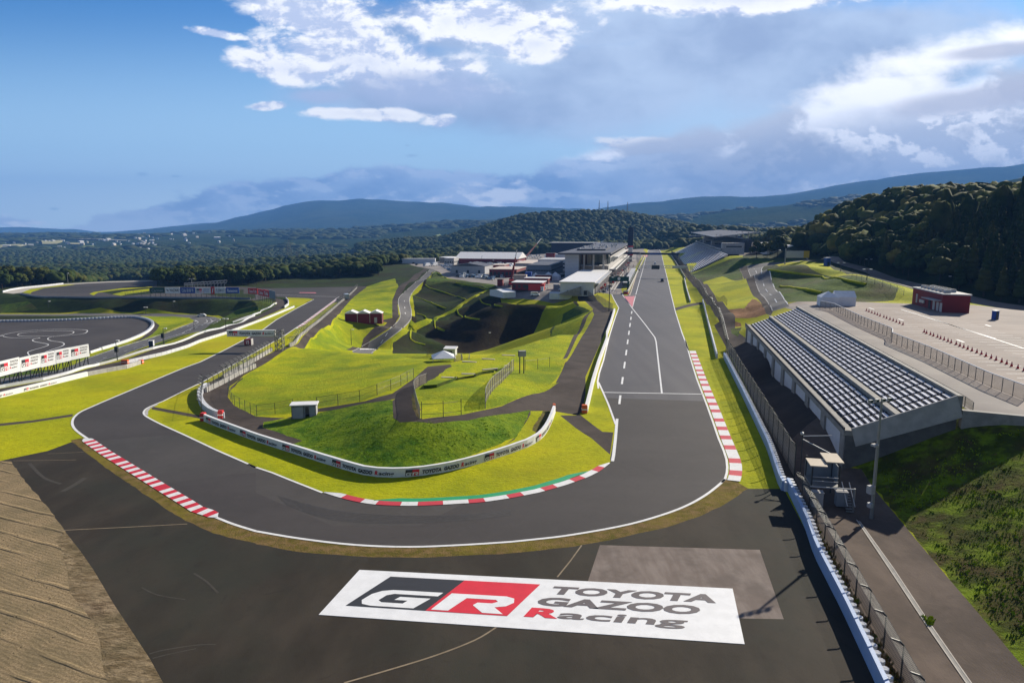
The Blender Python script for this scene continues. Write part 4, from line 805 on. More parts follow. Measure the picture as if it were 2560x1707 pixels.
# ------------------------------------------------------------------ painted lines and kerbs (thin sheets on the ground)
def ribbon(mb, P, width, m, off=.035, w0=None, seg=3.0, side=0.0):
    P = resample([Vector((p[0], p[1])) for p in P], seg); N = normals(P); n = len(P)
    for i in range(n-1):
        q = []
        for k, sgn in ((i, -1), (i+1, -1), (i+1, 1), (i, 1)):
            w_ = width if w0 is None else w0+(width-w0)*k/(n-1)
            p = P[k]+N[k]*(sgn*w_/2+side*w_/2); q.append((p.x, p.y, h1(p.x, p.y)+off))
        mb.face(q, m)
mk = MB()
def line(width, *segs, m='white_paint', off=.035, smooth=0, seg=3.0):
    P = []
    for c, l in segs: P += hits(c, sm(l, smooth) if smooth else l)
    ribbon(mk, P, width, m, off, seg=seg)
line(.38, ('B', [(1045, 692), (900, 768), (700, 880), (585, 965), (470, 1030), (230, 1155)]), ('J', sm([(1836, 203), (1650, 272), (1250, 440), (1000, 545), (850, 610), (740, 660), (685, 705), (665, 745), (668, 785), (695, 825), (745, 865), (800, 902)], 4)))
line(.36, ('J', [(800, 902), (950, 990), (1200, 1150), (1500, 1340), (1700, 1462), (1900, 1568)]), ('K', sm([(1900, 15), (2000, 55), (2150, 113), (2350, 175)], 3)), ('L', sm([(0, 1203), (400, 1270), (900, 1328), (1400, 1347), (1900, 1329), (2350, 1300)], 4)), ('Z', sm([(250, 324), (400, 307), (600, 274), (750, 242), (900, 197), (1000, 157), (1080, 112), (1140, 67), (1176, 34)], 4)))
line(.32, ('Z', [(1160, 50), (1176, 34)]), ('I', [(1972, 1220), (1976, 1170), (1970, 1100), (1945, 1020), (1895, 900), (1847, 760), (1797, 620), (1747, 490), (1697, 360), (1647, 200), (1615, 90), (1590, 0)]), ('E', [(1180, 1160), (1120, 1000), (1060, 810), (1020, 650), (985, 500), (955, 380), (930, 270), (912, 210)]))
line(.34, ('E', [(475, 645), (540, 770), (500, 880), (450, 1040), (400, 1250), (360, 1370), (345, 1450), (352, 1510)]), ('I', [(788, 372), (832, 470), (885, 590), (952, 775)]))
line(.45, ('I', [(965, 722), (950, 900), (932, 1060), (922, 1112)]))
line(.35, ('E', [(570, 645), (620, 712), (665, 775), (780, 920), (870, 1040), (882, 1080), (935, 1552)]))
line(.32, ('E', [(820, 210), (790, 300), (760, 420), (720, 560), (690, 670), (665, 765)]))
line(.4, ('E', [(640, 655), (700, 470), (760, 300)]), m='cream')
line(.45, ('E', [(390, 1545), (1310, 1562)]))
line(.32, ('J', [(2350, 1168), (2000, 1016), (1700, 874)]+sm([(1500, 784), (1390, 729), (1326, 687), (1324, 650), (1372, 613), (1500, 560)], 3)+[(1700, 460), (1850, 390)]), ('B', [(770, 1028), (960, 900), (1250, 683), (1278, 668)]))
line(.32, ('J', [(2280, 1137), (2350, 1168)]), ('L', [(150, 667), (300, 728), (610, 850)]))
line(.32, ('B', [(1250, 668), (690, 648)]))
line(.5, ('J', [(1445, 590), (1372, 625), (1345, 655), (1345, 690)]), m='pale_concrete')
for y0, y1 in ((800, 825), (853, 880), (910, 945), (980, 1018), (1060, 1103), (1155, 1205), (1265, 1325), (1405, 1470)):
    x = lambda y: 660-(y-800)*(88/640); line(.42, ('E', [(x(y0), y0), (x(y1), y1)]))
line(.42, ('I', [(995, 508), (985, 588)]))
# faint rubber marks and scuffs on the asphalt
mat('skid', (.046, .039, .030), (.058, .050, .040), 2.0, 6, .9, stretch=(1, 1, 1)); mat('rubber_mark', (.042, .038, .036), (.055, .050, .047), 2.0, 6, .75)
for w_, m_, l in ((.16, 'skid', ('K', [(1370, 1300), (1500, 1265), (1800, 1218), (1980, 1212)])), (.14, 'skid', ('K', [(1400, 1340), (1560, 1300), (1800, 1250)])), (.7, 'skid', ('J', [(570, 1390), (680, 1330), (780, 1265)])), (.4, 'skid', ('J', [(270, 1130), (400, 1260), (560, 1320)])), (.14, 'skid', ('K', [(1300, 690), (1450, 760), (1700, 800)])), (.2, 'skid', ('K', [(1780, 560), (1900, 640), (2000, 740)])), (.12, 'skid', ('K', [(620, 150), (700, 130), (760, 118)]))):
    line(w_, l, m=m_, off=.012, smooth=4)
for k in range(7):
    o_ = k*14; line(.22, ('L', [(200+o_, 880+o_), (700, 1010+o_), (1300, 1060+o_*.8), (1900, 1050+o_*.6), (2340, 1010+o_*.5)]), m='rubber_mark', off=.010, smooth=4)
line(.2, ('L', [(1590, 1300), (1700, 1220), (1790, 1160)]), m='rubber_mark', off=.012, smooth=3)
# seams in the run-off
for w_, l in ((.14, ('D', [(135, 1218), (300, 1210), (430, 1203)])), (.14, ('D', [(1336, 1252), (1310, 1288), (1280, 1325)])), (.16, ('D', sm([(1140, 1440), (1090, 1470), (1000, 1505), (900, 1536), (790, 1568)], 4))), (.1, ('D', [(30, 1058), (175, 1056)])), (.08, ('D', [(110, 1042), (192, 1038)]))):
    line(w_, l, m='seam', off=.02)
# driving pad course, dashed road, car park
for l in ([(0, 1245), (150, 1212), (400, 1190), (650, 1187), (780, 1192), (802, 1205), (760, 1228), (600, 1245), (470, 1258), (438, 1275), (470, 1292), (560, 1305), (590, 1322), (560, 1345), (470, 1375), (415, 1398), (412, 1410)],
          [(30, 1252), (120, 1265), (360, 1264), (310, 1278), (300, 1290), (330, 1302), (420, 1318), (445, 1330), (400, 1350), (300, 1378), (255, 1398), (270, 1425)], [(160, 1240), (200, 1222), (400, 1204), (620, 1202), (678, 1212), (640, 1232), (500, 1246), (240, 1250), (165, 1244)], [(-300, 1290), (-100, 1262), (0, 1245)], [(-300, 1230), (0, 1246), (30, 1252)]):
    line(.35, ('A', l), smooth=4, seg=4)
def dashes(c, a, b, n, w_, fill=.5, m='white_paint'):
    A_, B_ = [Vector(p) for p in hits(c, [a, b])]
    for i in range(n): ribbon(mk, [A_.lerp(B_, (i+.2)/n), A_.lerp(B_, (i+.2+fill)/n)], w_, m, .04)
for a, b in (((1780, 1125), (1010, 1378)), ((1980, 1100), (860, 1500)), ((1700, 1150), (700, 1490))): line(.25, ('A', [a, b]), seg=6)
dashes('A', (1800, 1130), (840, 1440), 13, .3, .35); dashes('A', (1880, 1140), (900, 1470), 13, .3, .35)
for l in ([(1795, 1105), (1820, 1120), (1800, 1130)], [(1890, 1100), (1905, 1115), (1870, 1135)], [(1930, 1095), (1948, 1115), (1900, 1140)], [(1770, 1078), (2000, 1085), (2012, 1110), (1950, 1140)]): line(.25, ('A', l), smooth=3)
line(.3, ('B', sm([(1400, 1168), (1560, 1080), (1720, 980), (1800, 910), (1840, 850), (1830, 780), (1820, 700), (1860, 640), (2000, 520), (2110, 420)])), m='pale_concrete')
line(.35, ('B', sm([(1575, 1185), (1700, 1080), (1850, 965), (1930, 880), (1940, 800), (1922, 700), (1960, 615), (2075, 505), (2165, 430)])), m='pale_concrete')
dashes('B', (1500, 1150), (1850, 935), 8, .3); dashes('B', (1885, 830), (1875, 700), 5, .3)
for i in range(9):
    x = 1470+i*15; line(.5, ('B', [(x, 1152), (x+14, 1143)]))
line(.3, ('Q', [(2060, 860), (1800, 500), (1590, 250), (1640, 185)])); line(.3, ('Q', [(1790, 975), (1560, 640), (1360, 260), (1400, 190)]), m='pale_concrete')
dashes('Q', (1890, 840), (1450, 210), 8, .3)
line(.35, ('F', [(1220, 1298), (2090, 1568)])); line(.35, ('G', [(1540, 0), (2350, 262)]))
for q in ((950, 1290), (1220, 1392), (2020, 1445)): line(.5, ('F', [(q[0]-25, q[1]-6), (q[0]+25, q[1]+10)]))
line(.5, ('G', [(1730, 180), (1800, 205)]))
for i in range(34):                                                    # bay lines across the car park
    s_ = 98+i*3.4; ribbon(mk, [st(s_, 56), st(s_+.6, 61.5)], .14, 'white_paint', .03); ribbon(mk, [st(s_, 66), st(s_+.6, 77)], .14, 'white_paint', .03)
for i in range(24): ribbon(mk, [st(98+i*3.4, 84), st(98.6+i*3.4, 94)], .14, 'white_paint', .03)
line(.10, ('H', [(812, 70), (1120, 530), (1430, 1000), (1820, 1568), (2100, 1960)]), m='drain_concrete', off=.05); line(.10, ('H', [(845, 90), (1160, 530), (1470, 1000), (1865, 1568), (2140, 1960)]), m='drain_concrete', off=.05)
line(.34, ('H', [(828, 80), (1140, 530), (1450, 1000), (1842, 1568), (2120, 1960)]), m='concrete', off=.03)
# pink triangle and small red panels at the pit exit
def sheet(mb, pts, m, off=.03): mb.face([(p[0], p[1], h1(p[0], p[1])+off) for p in pts], m)
sheet(mk, hits('E', [(585, 662), (665, 765), (686, 662)]), 'pink_paint'); sheet(mk, hits('E', [(760, 300), (800, 302), (806, 285), (768, 286)]), 'pink_paint')
sheet(mk, hits('B', [(905, 632), (1070, 636), (1060, 628), (920, 627)]), 'pink_paint')
line(.3, ('W', [(1120, 1250), (1235, 1060), (1370, 870)])); line(.3, ('W', [(1060, 1250), (1180, 1060), (1310, 880)]))
o = mk.build('track_markings'); tag(o, kind='structure')
# kerbs
def kerb(name, P, w_, n, mats, frac=.5, taper=0, side=0, off=.05, wt=None):
    P = even([Vector((p[0], p[1])) for p in P], 1.0); N = normals(P); L = len(P)-1; mb = MB()
    for i in range(L):
        f0, f1 = i/L, (i+1)/L; k = (f0*n) % 1; m = mats[0] if k < frac else mats[1]
        def wd(f): return w_*(min(1, f/taper+.15) if taper and f < taper else (min(1, (1-f)/taper+.15) if taper and f > 1-taper else 1))
        a, b = P[i], P[i+1]; na, nb = N[i], N[i+1]; wa, wb = wd(f0), wd(f1); s0, s1 = (side-1)/2, (side+1)/2
        q = [a+na*wa*s0, b+nb*wb*s0, b+nb*wb*s1, a+na*wa*s1]; h = .05
        pts = [(p.x, p.y, h1(p.x, p.y)+off+(h if j in (2, 3) else 0)) for j, p in enumerate(q)]
        mb.face(pts, m)
    o = mb.build(name); tag(o, kind='structure'); return o
kp = hits('I', [(1628, 100), (1655, 180), (1705, 330), (1757, 470), (1808, 600), (1858, 740), (1908, 880), (1958, 1010), (1988, 1090), (1998, 1150), (1997, 1200), (1988, 1250), (1975, 1285)])
kerb('kerb', kp, 1.6, 18.5, ('white_paint', 'kerb_red'), .62, 0, side=1)
kp = hits('J', [(772, 905), (950, 1032), (1200, 1188), (1500, 1374), (1700, 1496), (1800, 1560)])+hits('K', [(1900, 12), (1990, 52)])
kerb('kerb', kp, 1.5, 20.5, ('white_paint', 'red_paint'), .5, .03, side=.2)
kp = hits('L', sm([(620, 850), (800, 905), (1000, 948), (1200, 966), (1500, 970), (1900, 950), (2100, 935), (2350, 898)], 3))+hits('I', [(250, 1400), (500, 1330), (700, 1258), (810, 1202), (900, 1130)])
kerb('kerb', kp, 1.05, 8.5, ('white_paint', 'kerb_red'), .56, .06, side=1)
kp = hits('L', sm([(1080, 930), (1250, 935), (1500, 940), (1900, 918), (2100, 903), (2350, 865)], 3))+hits('I', [(250, 1365), (500, 1288), (620, 1240), (700, 1212)])
kerb('kerb', kp, 1.0, 1, ('green_paint', 'green_paint'), .5, .12, side=1, off=.08)
kp = hits('B', [(880, 962), (1000, 872), (1150, 760), (1250, 688)]); kerb('kerb', kp, 1.3, 22, ('white_paint', 'pink_paint'), .5, .1, side=-1)
# ------------------------------------------------------------------ walls
def offset_path(P, d):
    N = normals(P); return [Vector((p[0]+n.x*d, p[1]+n.y*d, p[2] if len(p) > 2 else 0)) for p, n in zip(P, N)]
def wall(name, P, h, th, m, label, cat='wall', step=2.5, group=None, top=None, scallop=None, z0=None, joints=True):
    P = even([Vector((p[0], p[1])) for p in P], step); N = normals(P); mb = MB()
    def ring(i):
        p, n = P[i], N[i]; g = h1(p.x, p.y) if z0 is None else z0
        return [(p.x-n.x*th/2, p.y-n.y*th/2, g-.15), (p.x-n.x*th*.42, p.y-n.y*th*.42, g+h), (p.x+n.x*th*.42, p.y+n.y*th*.42, g+h), (p.x+n.x*th/2, p.y+n.y*th/2, g-.15)]
    R_ = [ring(i) for i in range(len(P))]
    for i in range(len(P)-1):
        a, b = R_[i], R_[i+1]
        for k in range(3): mb.face([a[k], b[k], b[k+1], a[k+1]], (top or m) if k == 1 else m)
    mb.face(R_[0], m); mb.face(list(reversed(R_[-1])), m)
    if joints:
        for i in range(1, len(P)-1):
            a = R_[i]; d = (P[i+1]-P[i]).normalized()*.04
            for k, s_ in ((0, -1), (2, 1)):
                p, q = Vector(a[k if s_ < 0 else 3]), Vector(a[k+1 if s_ < 0 else 2]); nn = Vector((N[i].x, N[i].y, 0))*s_*.012
                mb.face([p+nn-d.to_3d(), q+nn-d.to_3d(), q+nn+d.to_3d(), p+nn+d.to_3d()], 'concrete')
    if scallop:
        PP = even(P, scallop); NN = normals(PP)
        for p, n in zip(PP, NN):
            c = p-n*(th*.5+.18) ; g = h1(c.x, c.y); mb.tube((c.x, c.y, g-.1), (c.x, c.y, g+h*.9), scallop*.30, 'wall_white', 8)
    o = mb.build(name); tag(o, label, cat, group); return o
# chain link fence with posts
def uvstrip(name, P, z0s, z1s, m, parent, lean=None):
    me = bpy.data.meshes.new(name); V = []; F = []; UV = []; L = 0
    for i in range(len(P)-1):
        d = (Vector(P[i+1][:2])-Vector(P[i][:2])).length; k = len(V)
        a, b = P[i], P[i+1]; la = lean[i] if lean else (0, 0); lb = lean[i+1] if lean else (0, 0)
        V += [(a[0], a[1], z0s[i]), (b[0], b[1], z0s[i+1]), (b[0]+lb[0], b[1]+lb[1], z1s[i+1]), (a[0]+la[0], a[1]+la[1], z1s[i])]; F.append((k, k+1, k+2, k+3))
        UV += [(L, 0), (L+d, 0), (L+d, z1s[i+1]-z0s[i+1]), (L, z1s[i]-z0s[i])]; L += d
    me.from_pydata(V, [], F); uv = me.uv_layers.new(name='UVMap'); uv.data.foreach_set('uv', [c for q in UV for c in q]); me.materials.append(MATS[m]); me.update()
    o = bpy.data.objects.new(name, me); COL.objects.link(o); o.parent = parent; return o
def fence(name, P, h, spacing, label, m='chain_link', post='dark_steel', r=.06, hook=0.0, rails=(1.0,), rail_m=None, wr=.02, group=None, mesh=True, lean=0.0, cat='fence', base=0.0):
    P = even([Vector((p[0], p[1])) for p in P], spacing); N = normals(P); e = empty(name, (0, 0, 0), 0, label, cat, group)
    Z = [h1(p.x, p.y)+base for p in P]; posts = len(P)
    ang = None; pm = MB()
    pm.tube((0, 0, -.3), (0, 0, h*(.86 if hook else 1)), r, post, 6)
    if hook: pm.tube((0, 0, h*.86), (hook*.35, 0, h*.95), r, post, 6); pm.tube((hook*.35, 0, h*.95), (hook, 0, h), r, post, 6)
    elif lean: pm = MB(); pm.tube((0, 0, -.3), (lean, 0, h), r, post, 6)
    pd = pm.data('post'); rest = MB()
    for i, (p, n) in enumerate(zip(P, N)):
        if i < 98:
            o = bpy.data.objects.new('post', pd); COL.objects.link(o); o.location = (p.x, p.y, Z[i]); o.rotation_euler = (0, 0, math.atan2(n.y, n.x)); o.parent = e
        else:
            rest.tube((p.x, p.y, Z[i]-.3), (p.x, p.y, Z[i]+h), r, post, 5)
    if rest.v: tag(rest.build('post', e), kind='stuff')
    rb = MB()
    for i in range(posts-1):
        for f in rails:
            rb.tube((P[i].x+N[i].x*lean*f, P[i].y+N[i].y*lean*f, Z[i]+h*f*(.86 if hook else 1)), (P[i+1].x+N[i+1].x*lean*f, P[i+1].y+N[i+1].y*lean*f, Z[i+1]+h*f*(.86 if hook else 1)), wr, rail_m or post, 4)
    rb.build('rail', e)
    if mesh: uvstrip('wire_mesh', [(p.x, p.y) for p in P], [z+.05 for z in Z], [z+h*(.86 if hook else .99) for z in Z], m, e, [(n.x*lean, n.y*lean) for n in N])
    if mesh and hook: uvstrip('wire_overhang', [(p.x, p.y) for p in P], [z+h*.86 for z in Z], [z+h for z in Z], 'chain_link_light', e, [(n.x*hook, n.y*hook) for n in N])
    return e
# --- left side
wall('barrier_wall', hits('J', [(-400, 610), (0, 528), (800, 330)]), 1.05, .55, 'banner_white', 'white bannered wall at the left edge beneath the row of five billboards', joints=False)
wall('barrier_wall', hits('J', [(806, 328), (1000, 290), (1160, 262), (1300, 215)]), .95, .5, 'pale_concrete', 'bare concrete wall running on from the bannered wall to an orange end block')
wall('barrier_wall', hits('J', [(1172, 212), (1500, 138), (1720, 70)])+hits('B', [(0, 1085), (255, 1005), (640, 860), (865, 765)]), .85, .3, 'wall_white', 'long white wall left of the track between the grass strip and service road')
wall('guard_rail', hits('J', [(-400, 520), (0, 440), (400, 370), (640, 308)])+hits('A', [(800, 1540), (900, 1518), (1400, 1370), (1900, 1208), (2350, 1062)])+hits('B', [(300, 908), (480, 845), (530, 825), (560, 800), (640, 770), (705, 730)]), .65, .22, 'wall_white', 'outer white guard rail along the far side of the left service road', 'guard rail', joints=False)
wall('barrier_wall', hits('B', [(775, 772), (812, 745), (812, 715), (790, 690)]), 1.1, .45, 'wall_white', 'short curved white wall at the end of the service road near the bend')
wall('barrier_wall', hits('A', [(25, 848), (100, 828), (200, 812), (420, 790), (580, 772)]), .9, .5, 'wall_white', 'white rim wall at the outside of the far left bend')
wall('guard_rail', hits('A', [(190, 868), (300, 888), (420, 897), (900, 902), (1400, 900), (1900, 905), (2300, 912)]), .8, .4, 'blue_grey', 'low grey rail on top of the dark bank below the far bend', 'guard rail', joints=False)
wall('pad_barrier', hits('A', pad[:-3]), 1.0, .5, 'wall_white', 'scalloped white barrier curving round the dark driving pad', 'barrier', scallop=1.6, joints=False)
wall('guard_rail', hits('A', [(1020, 1350), (830, 1408)]), .8, .3, 'white_paint', 'bright white rail at the near end of the driving pad', 'guard rail', joints=False)
# --- infield
gb = hits('J', [(1872, 738), (2000, 790), (2200, 865)])+hits('L', sm([(0, 372), (300, 468), (600, 563), (900, 655), (1050, 690), (1250, 702), (1500, 690), (1800, 640), (2100, 560), (2350, 478)], 3))+hits('N', sm([(2000, 402), (2100, 342), (2160, 270), (2205, 180), (2232, 105)], 3))
GRB = [Vector((p[0], p[1])) for p in gb]
grw = wall('bannered_barrier', GRB, 1.2, .5, 'banner_white', 'long curved white barrier with racing banners at the foot of the green mound', 'barrier', step=2.0, joints=False)
tb = hits('J', sm([(2030, 718), (1930, 680), (1860, 620), (1830, 560), (1828, 510), (1850, 465), (1895, 438)], 3))
wall('tyre_wall', tb, 1.1, .5, 'wall_white', 'short curved pale tyre wall at the left end of the infield service road', 'barrier', scallop=.8, joints=False)
wl_ = hits('J', [(1890, 480), (2000, 425), (2350, 250)])+hits('B', [(200, 1432), (450, 1290), (660, 1165)])
wall('barrier_wall', wl_, 1.0, .4, 'pale_concrete', 'pale concrete wall under the post fence from the hairpin to the banner gantry')
wl2 = hits('B', [(820, 1128), (900, 1060), (1100, 890), (1300, 715), (1390, 640), (1440, 590)])
wall('barrier_wall', wl2, 1.0, .4, 'pale_concrete', 'pale concrete wall under the post fence beyond the banner gantry')
wi = hits('E', [(500, 800), (470, 905), (430, 1020)])+hits('I', [(870, 10), (800, 205), (740, 405), (680, 660)])
wall('barrier_wall', wi, 1.15, .6, 'white_paint', 'bright white wall between the infield service road and the main straight', joints=False)
# --- right
w3 = hits('U', [(165, 925), (300, 1200), (440, 1490)])+hits('H', [(440, 400), (700, 905), (1010, 1568), (1160, 1900)])
wall('tyre_wall', list(reversed(w3)), 1.35, .4, 'tyre_cover_shade', 'near pale blue tyre wall with a scalloped edge at the bottom right', 'barrier', scallop=.95, joints=False)
w2 = hits('I', [(1945, 160), (2100, 470), (2350, 1000)])+hits('U', [(60, 900), (100, 965)])
wall('tyre_wall', list(reversed(w2)), 1.3, .4, 'tyre_cover_shade', 'pale blue tyre wall beside the right kerb ending at the marshal post', 'barrier', scallop=1.0, joints=False)
w1 = hits('E', [(1310, 715), (1350, 880), (1440, 1235)])
wall('barrier_wall', list(reversed(w1)), 1.3, .4, 'wall_white', 'grey blue wall beyond the near tyre wall on the right of the straight')
wall('barrier_wall', list(reversed(hits('E', [(1142, 512), (1160, 600), (1195, 722)]))), 1.3, .4, 'wall_white', 'short wall past the grass gap on the right of the straight')
wall('barrier_wall', [st(455, 19.5), st(950, 18.5)], 1.2, .4, 'pale_concrete', 'far wall in front of the far grandstand along the straight', step=12, joints=False)
wall('pit_wall', [st(345, -13.2), st(830, -12.6)], 1.2, .5, 'pale_concrete', 'long pit wall between the straight and the pit lane', step=10, joints=False)
# --- fences
fence('debris_fence', [st(s, 18.3) for s in (34, 50, 66, 84)], 3.1, 3.9, 'debris fence of curved dark posts behind the near tyre wall', hook=.9, rails=(.12, .26, .40, .54, .68, .84, 1.0), wr=.018, r=.07)
fence('debris_fence', [st(s, 18.7) for s in (91, 120, 150, 182)], 4.8, 4.4, 'tall debris fence behind the tyre wall facing the near grandstand', hook=.6, rails=(.12, .25, .38, .5, .62, .75, .88, 1.0), m='chain_link', rail_m='mesh_grey', r=.08, wr=.022)
fence('debris_fence', [st(184, 19.4), st(230, 22.2), st(290, 22.6), st(330, 23.0)], 3.8, 4.4, 'debris fence with bright slanted braces running on past the near grandstand', m='chain_link', hook=.8, rails=(1.0,), rail_m='pale_steel', r=.08, wr=.05)
fence('debris_fence', [st(332, 22.6), st(420, 22.8), st(505, 21.6)], 3.4, 5, 'far debris fence before the foot of the far grandstand', rails=(1.0,), rail_m='pale_steel')
fence('debris_fence', [st(508, 21.6), st(950, 20.8)], 3.6, 8, 'debris fence in front of the far grandstand seats', rails=(1.0,), r=.1, wr=.05)
fence('post_fence', hits('J', [(1915, 478), (2020, 425), (2350, 262)])+hits('B', [(200, 1442), (450, 1300), (650, 1175)]), 3.3, 2.9, 'fence of hooked dark posts from the hairpin to the banner gantry', hook=.7, rails=(.5, 1.0), wr=.022, m='chain_link_light')
fence('post_fence', hits('B', [(830, 1132), (900, 1070), (1100, 900), (1300, 722), (1400, 640), (1450, 590)]), 3.0, 3.0, 'fence of hooked dark posts from the banner gantry to the far bend', hook=.7, rails=(.5, 1.0), wr=.022, m='chain_link_light')
fence('post_fence', hits('J', [(1855, 700), (1850, 560), (1870, 440)]), 3.0, 3.2, 'group of hooked posts round the curved tyre wall at the hairpin', hook=.7, rails=(.5, 1.0), wr=.02, m='chain_link_light')
fence('wire_fence', hits('J', [(2105, 440), (2095, 520), (2150, 600), (2350, 700)])+hits('L', [(0, 150), (340, 92)]), 2.0, 3.0, 'low wire fence around the left end of the infield meadow', rails=(.5, 1.0), r=.045, wr=.02, m='chain_link_light')
fence('wire_fence', hits('L', [(560, 75), (800, 40), (1000, 5)])+hits('M', [(-200, 705), (0, 620), (60, 580), (200, 500)]), 2.0, 4.0, 'low wire fence between the meadow and the path past the grey shed', rails=(.5, 1.0), r=.045, wr=.02, m='chain_link_light')
fence('wire_fence', hits('M', [(320, 1095), (640, 1075), (900, 1040)]), 2.6, 4.2, 'dark post and wire fence at the lower end of the infield slope', rails=(.25, .85), r=.05, wr=.03, mesh=False)
fence('mesh_fence', hits('M', [(290, 1092), (250, 960), (200, 740), (205, 680), (270, 620), (395, 575)]), 1.9, 3, 'grey mesh fence bending round the left edge of the infield slope', rails=(1.0,), m='chain_link', post='mesh_grey', wr=.03)
fence('mesh_fence', hits('M', [(1255, 945), (1262, 860), (1400, 650), (1640, 420), (1670, 395)]), 2.6, 2.6, 'grey mesh fence climbing the infield slope to the twin post sign', rails=(.3, 1.0), m='chain_link', post='mesh_grey', wr=.03)
fence('wire_fence', hits('M', [(1840, 385), (2000, 370), (2200, 340)]), 2.4, 4.2, 'row of thin posts right of the twin post sign', rails=(.9,), r=.05, wr=.02, mesh=False)
fence('mesh_fence', hits('M', [(800, 260), (900, 250), (1020, 200)]), 1.6, 3, 'low mesh fence on the crest right of the white tent roof', rails=(1.0,), post='mesh_grey')
fence('mesh_fence', hits('M', [(395, 175), (560, 165)]), 2.2, 3, 'low mesh fence on the crest left of the white cabin', rails=(1.0,), post='mesh_grey')
fence('mesh_fence', hits('E', [(150, 620), (230, 650), (300, 700), (440, 775), (480, 800)]), 3.0, 4, 'mesh fence beside the pit entry next to the tall lamp pole', rails=(1.0,), post='mesh_grey', m='chain_link')
fence('mesh_fence', hits('Q', [(700, 780), (800, 815), (950, 850), (975, 880)]), 2.4, 3, 'short fence on the yellow grass before the near grandstand end', rails=(1.0,), r=.06, m='chain_link_light')
# car park fences
cf = hits('F', [(480, 1285), (600, 1310), (860, 1440), (1140, 1560)])+hits('G', [(1130, 205), (1500, 360), (2020, 610), (2350, 740)])
fence('car_park_fence', cf, 2.1, 2.6, 'long car park fence with a white top rail and pale panels', rails=(.08,), r=.06, post='mesh_grey', m='chain_link', rail_m='mesh_grey')
P_ = even([Vector((p[0], p[1])) for p in cf], 2.6); mb = MB()
for a, b in zip(P_[:-1], P_[1:]): mb.tube((a.x, a.y, h1(a.x, a.y)+2.12), (b.x, b.y, h1(b.x, b.y)+2.12), .09, 'white_paint', 5)
ob = mb.build('top_rail', [o for o in COL.objects if o.name.startswith('car_park_fence')][0])
fence('stand_fence', [st(s, 40.8) for s in (96, 130, 165, 198, 212)], 1.3, 2.4, 'low rusty fence along the back of the near grandstand', rails=(.5, 1.0), r=.06, post='mesh_grey', m='chain_link')
fence('mesh_fence', hits('F', [(770, 1000), (900, 1040), (1100, 1110), (1245, 1170)]), 2.2, 4, 'wire fence along the roadside crest above the terraced slope', rails=(1.0,), m='chain_link_light', post='mesh_grey')
# orange blocks
def block(c, px, py, wx, wy, h, m, label, name='barrier_block', cat='block'):
    x, y, z = hit(*cr(c, [(px, py)])[0]); mb = MB(); mb.box(-wx/2, wx/2, -wy/2, wy/2, -.1, h, m); mb.box(-wx/2-.04, wx/2+.04, -wy/2-.04, wy/2+.04, h*.42, h*.58, 'white_paint' if m != 'white_paint' else 'orange')
    mb.box(-wx/2+.05, wx/2-.05, -wy/2+.05, wy/2-.05, h, h+.08, m); o = mb.build(name); o.location = (x, y, z); tag(o, label, cat); return o
block('J', 1296, 216, 1.0, .8, .9, 'orange', 'orange end block where the gantry shadow meets the left wall')
block('J', 1150, 218, 1.6, .8, 1.0, 'orange', 'long orange block behind the bare concrete wall')
block('J', 2030, 715, .8, .8, 1.3, 'bright_red', 'red end block of the curved tyre wall at the hairpin')
block('J', 1868, 738, .7, 1, 1.3, 'bright_red', 'red end block where the bannered barrier begins')
block('I', 664, 668, .9, .8, 1.4, 'orange', 'orange end block of the white wall beside the main straight')
block('I', 386, 655, .5, .6, 1.3, 'orange', 'orange tipped end block of the bannered barrier by the crossing')
# ------------------------------------------------------------------ lettering and marks
_TC = {}
def text_mesh(s, bold=.03):
    if (s, bold) in _TC: return _TC[(s, bold)]
    cu = bpy.data.curves.new('lettering', 'FONT'); cu.body = s; cu.size = 1.0; cu.offset = bold; cu.resolution_u = 3; ob = bpy.data.objects.new('lettering', cu); COL.objects.link(ob)
    dg = bpy.context.evaluated_depsgraph_get(); dg.update(); me = ob.evaluated_get(dg).to_mesh(); v = [(p.co.x, p.co.y) for p in me.vertices]; f = [tuple(p.vertices) for p in me.polygons]
    ob.evaluated_get(dg).to_mesh_clear(); bpy.data.objects.remove(ob); bpy.data.curves.remove(cu); _TC[(s, bold)] = (v, f); return v, f
def put_text(mb, xf, s, x0, x1, y0, y1, m, shear=0.0, bold=.012, lift=0.0):
    """fit a line of text between x0..x1; y0 is the base line, y1 the cap height"""
    v, f = text_mesh(s, bold); xs = [p[0] for p in v]; cap = .70; a, b = min(xs), max(xs)
    w_ = [(x0+(p[0]-a)/(b-a)*(x1-x0), y0+p[1]/cap*(y1-y0)) for p in v]; w_ = [(p[0]+shear*(p[1]-y0), p[1]) for p in w_]
    mb.mesh([xf(p[0], p[1], lift) for p in w_], f, m)
GL = [(.85, .41), (.20, .41), (.08, .37), (.01, .28), (0, .12), (.07, .03), (.20, 0), (.74, 0), (.79, .25), (.40, .25), (.38, .17), (.55, .17), (.54, .095), (.27, .095), (.20, .14), (.21, .27), (.28, .315), (.84, .315)]
RL = [(0, 0), (.0, .41), (.70, .41), (.82, .37), (.87, .27), (.82, .18), (.70, .14), (.88, 0), (.63, 0), (.42, .16), (.44, .225), (.62, .225), (.67, .27), (.62, .315), (.25, .315), (.21, 0)]
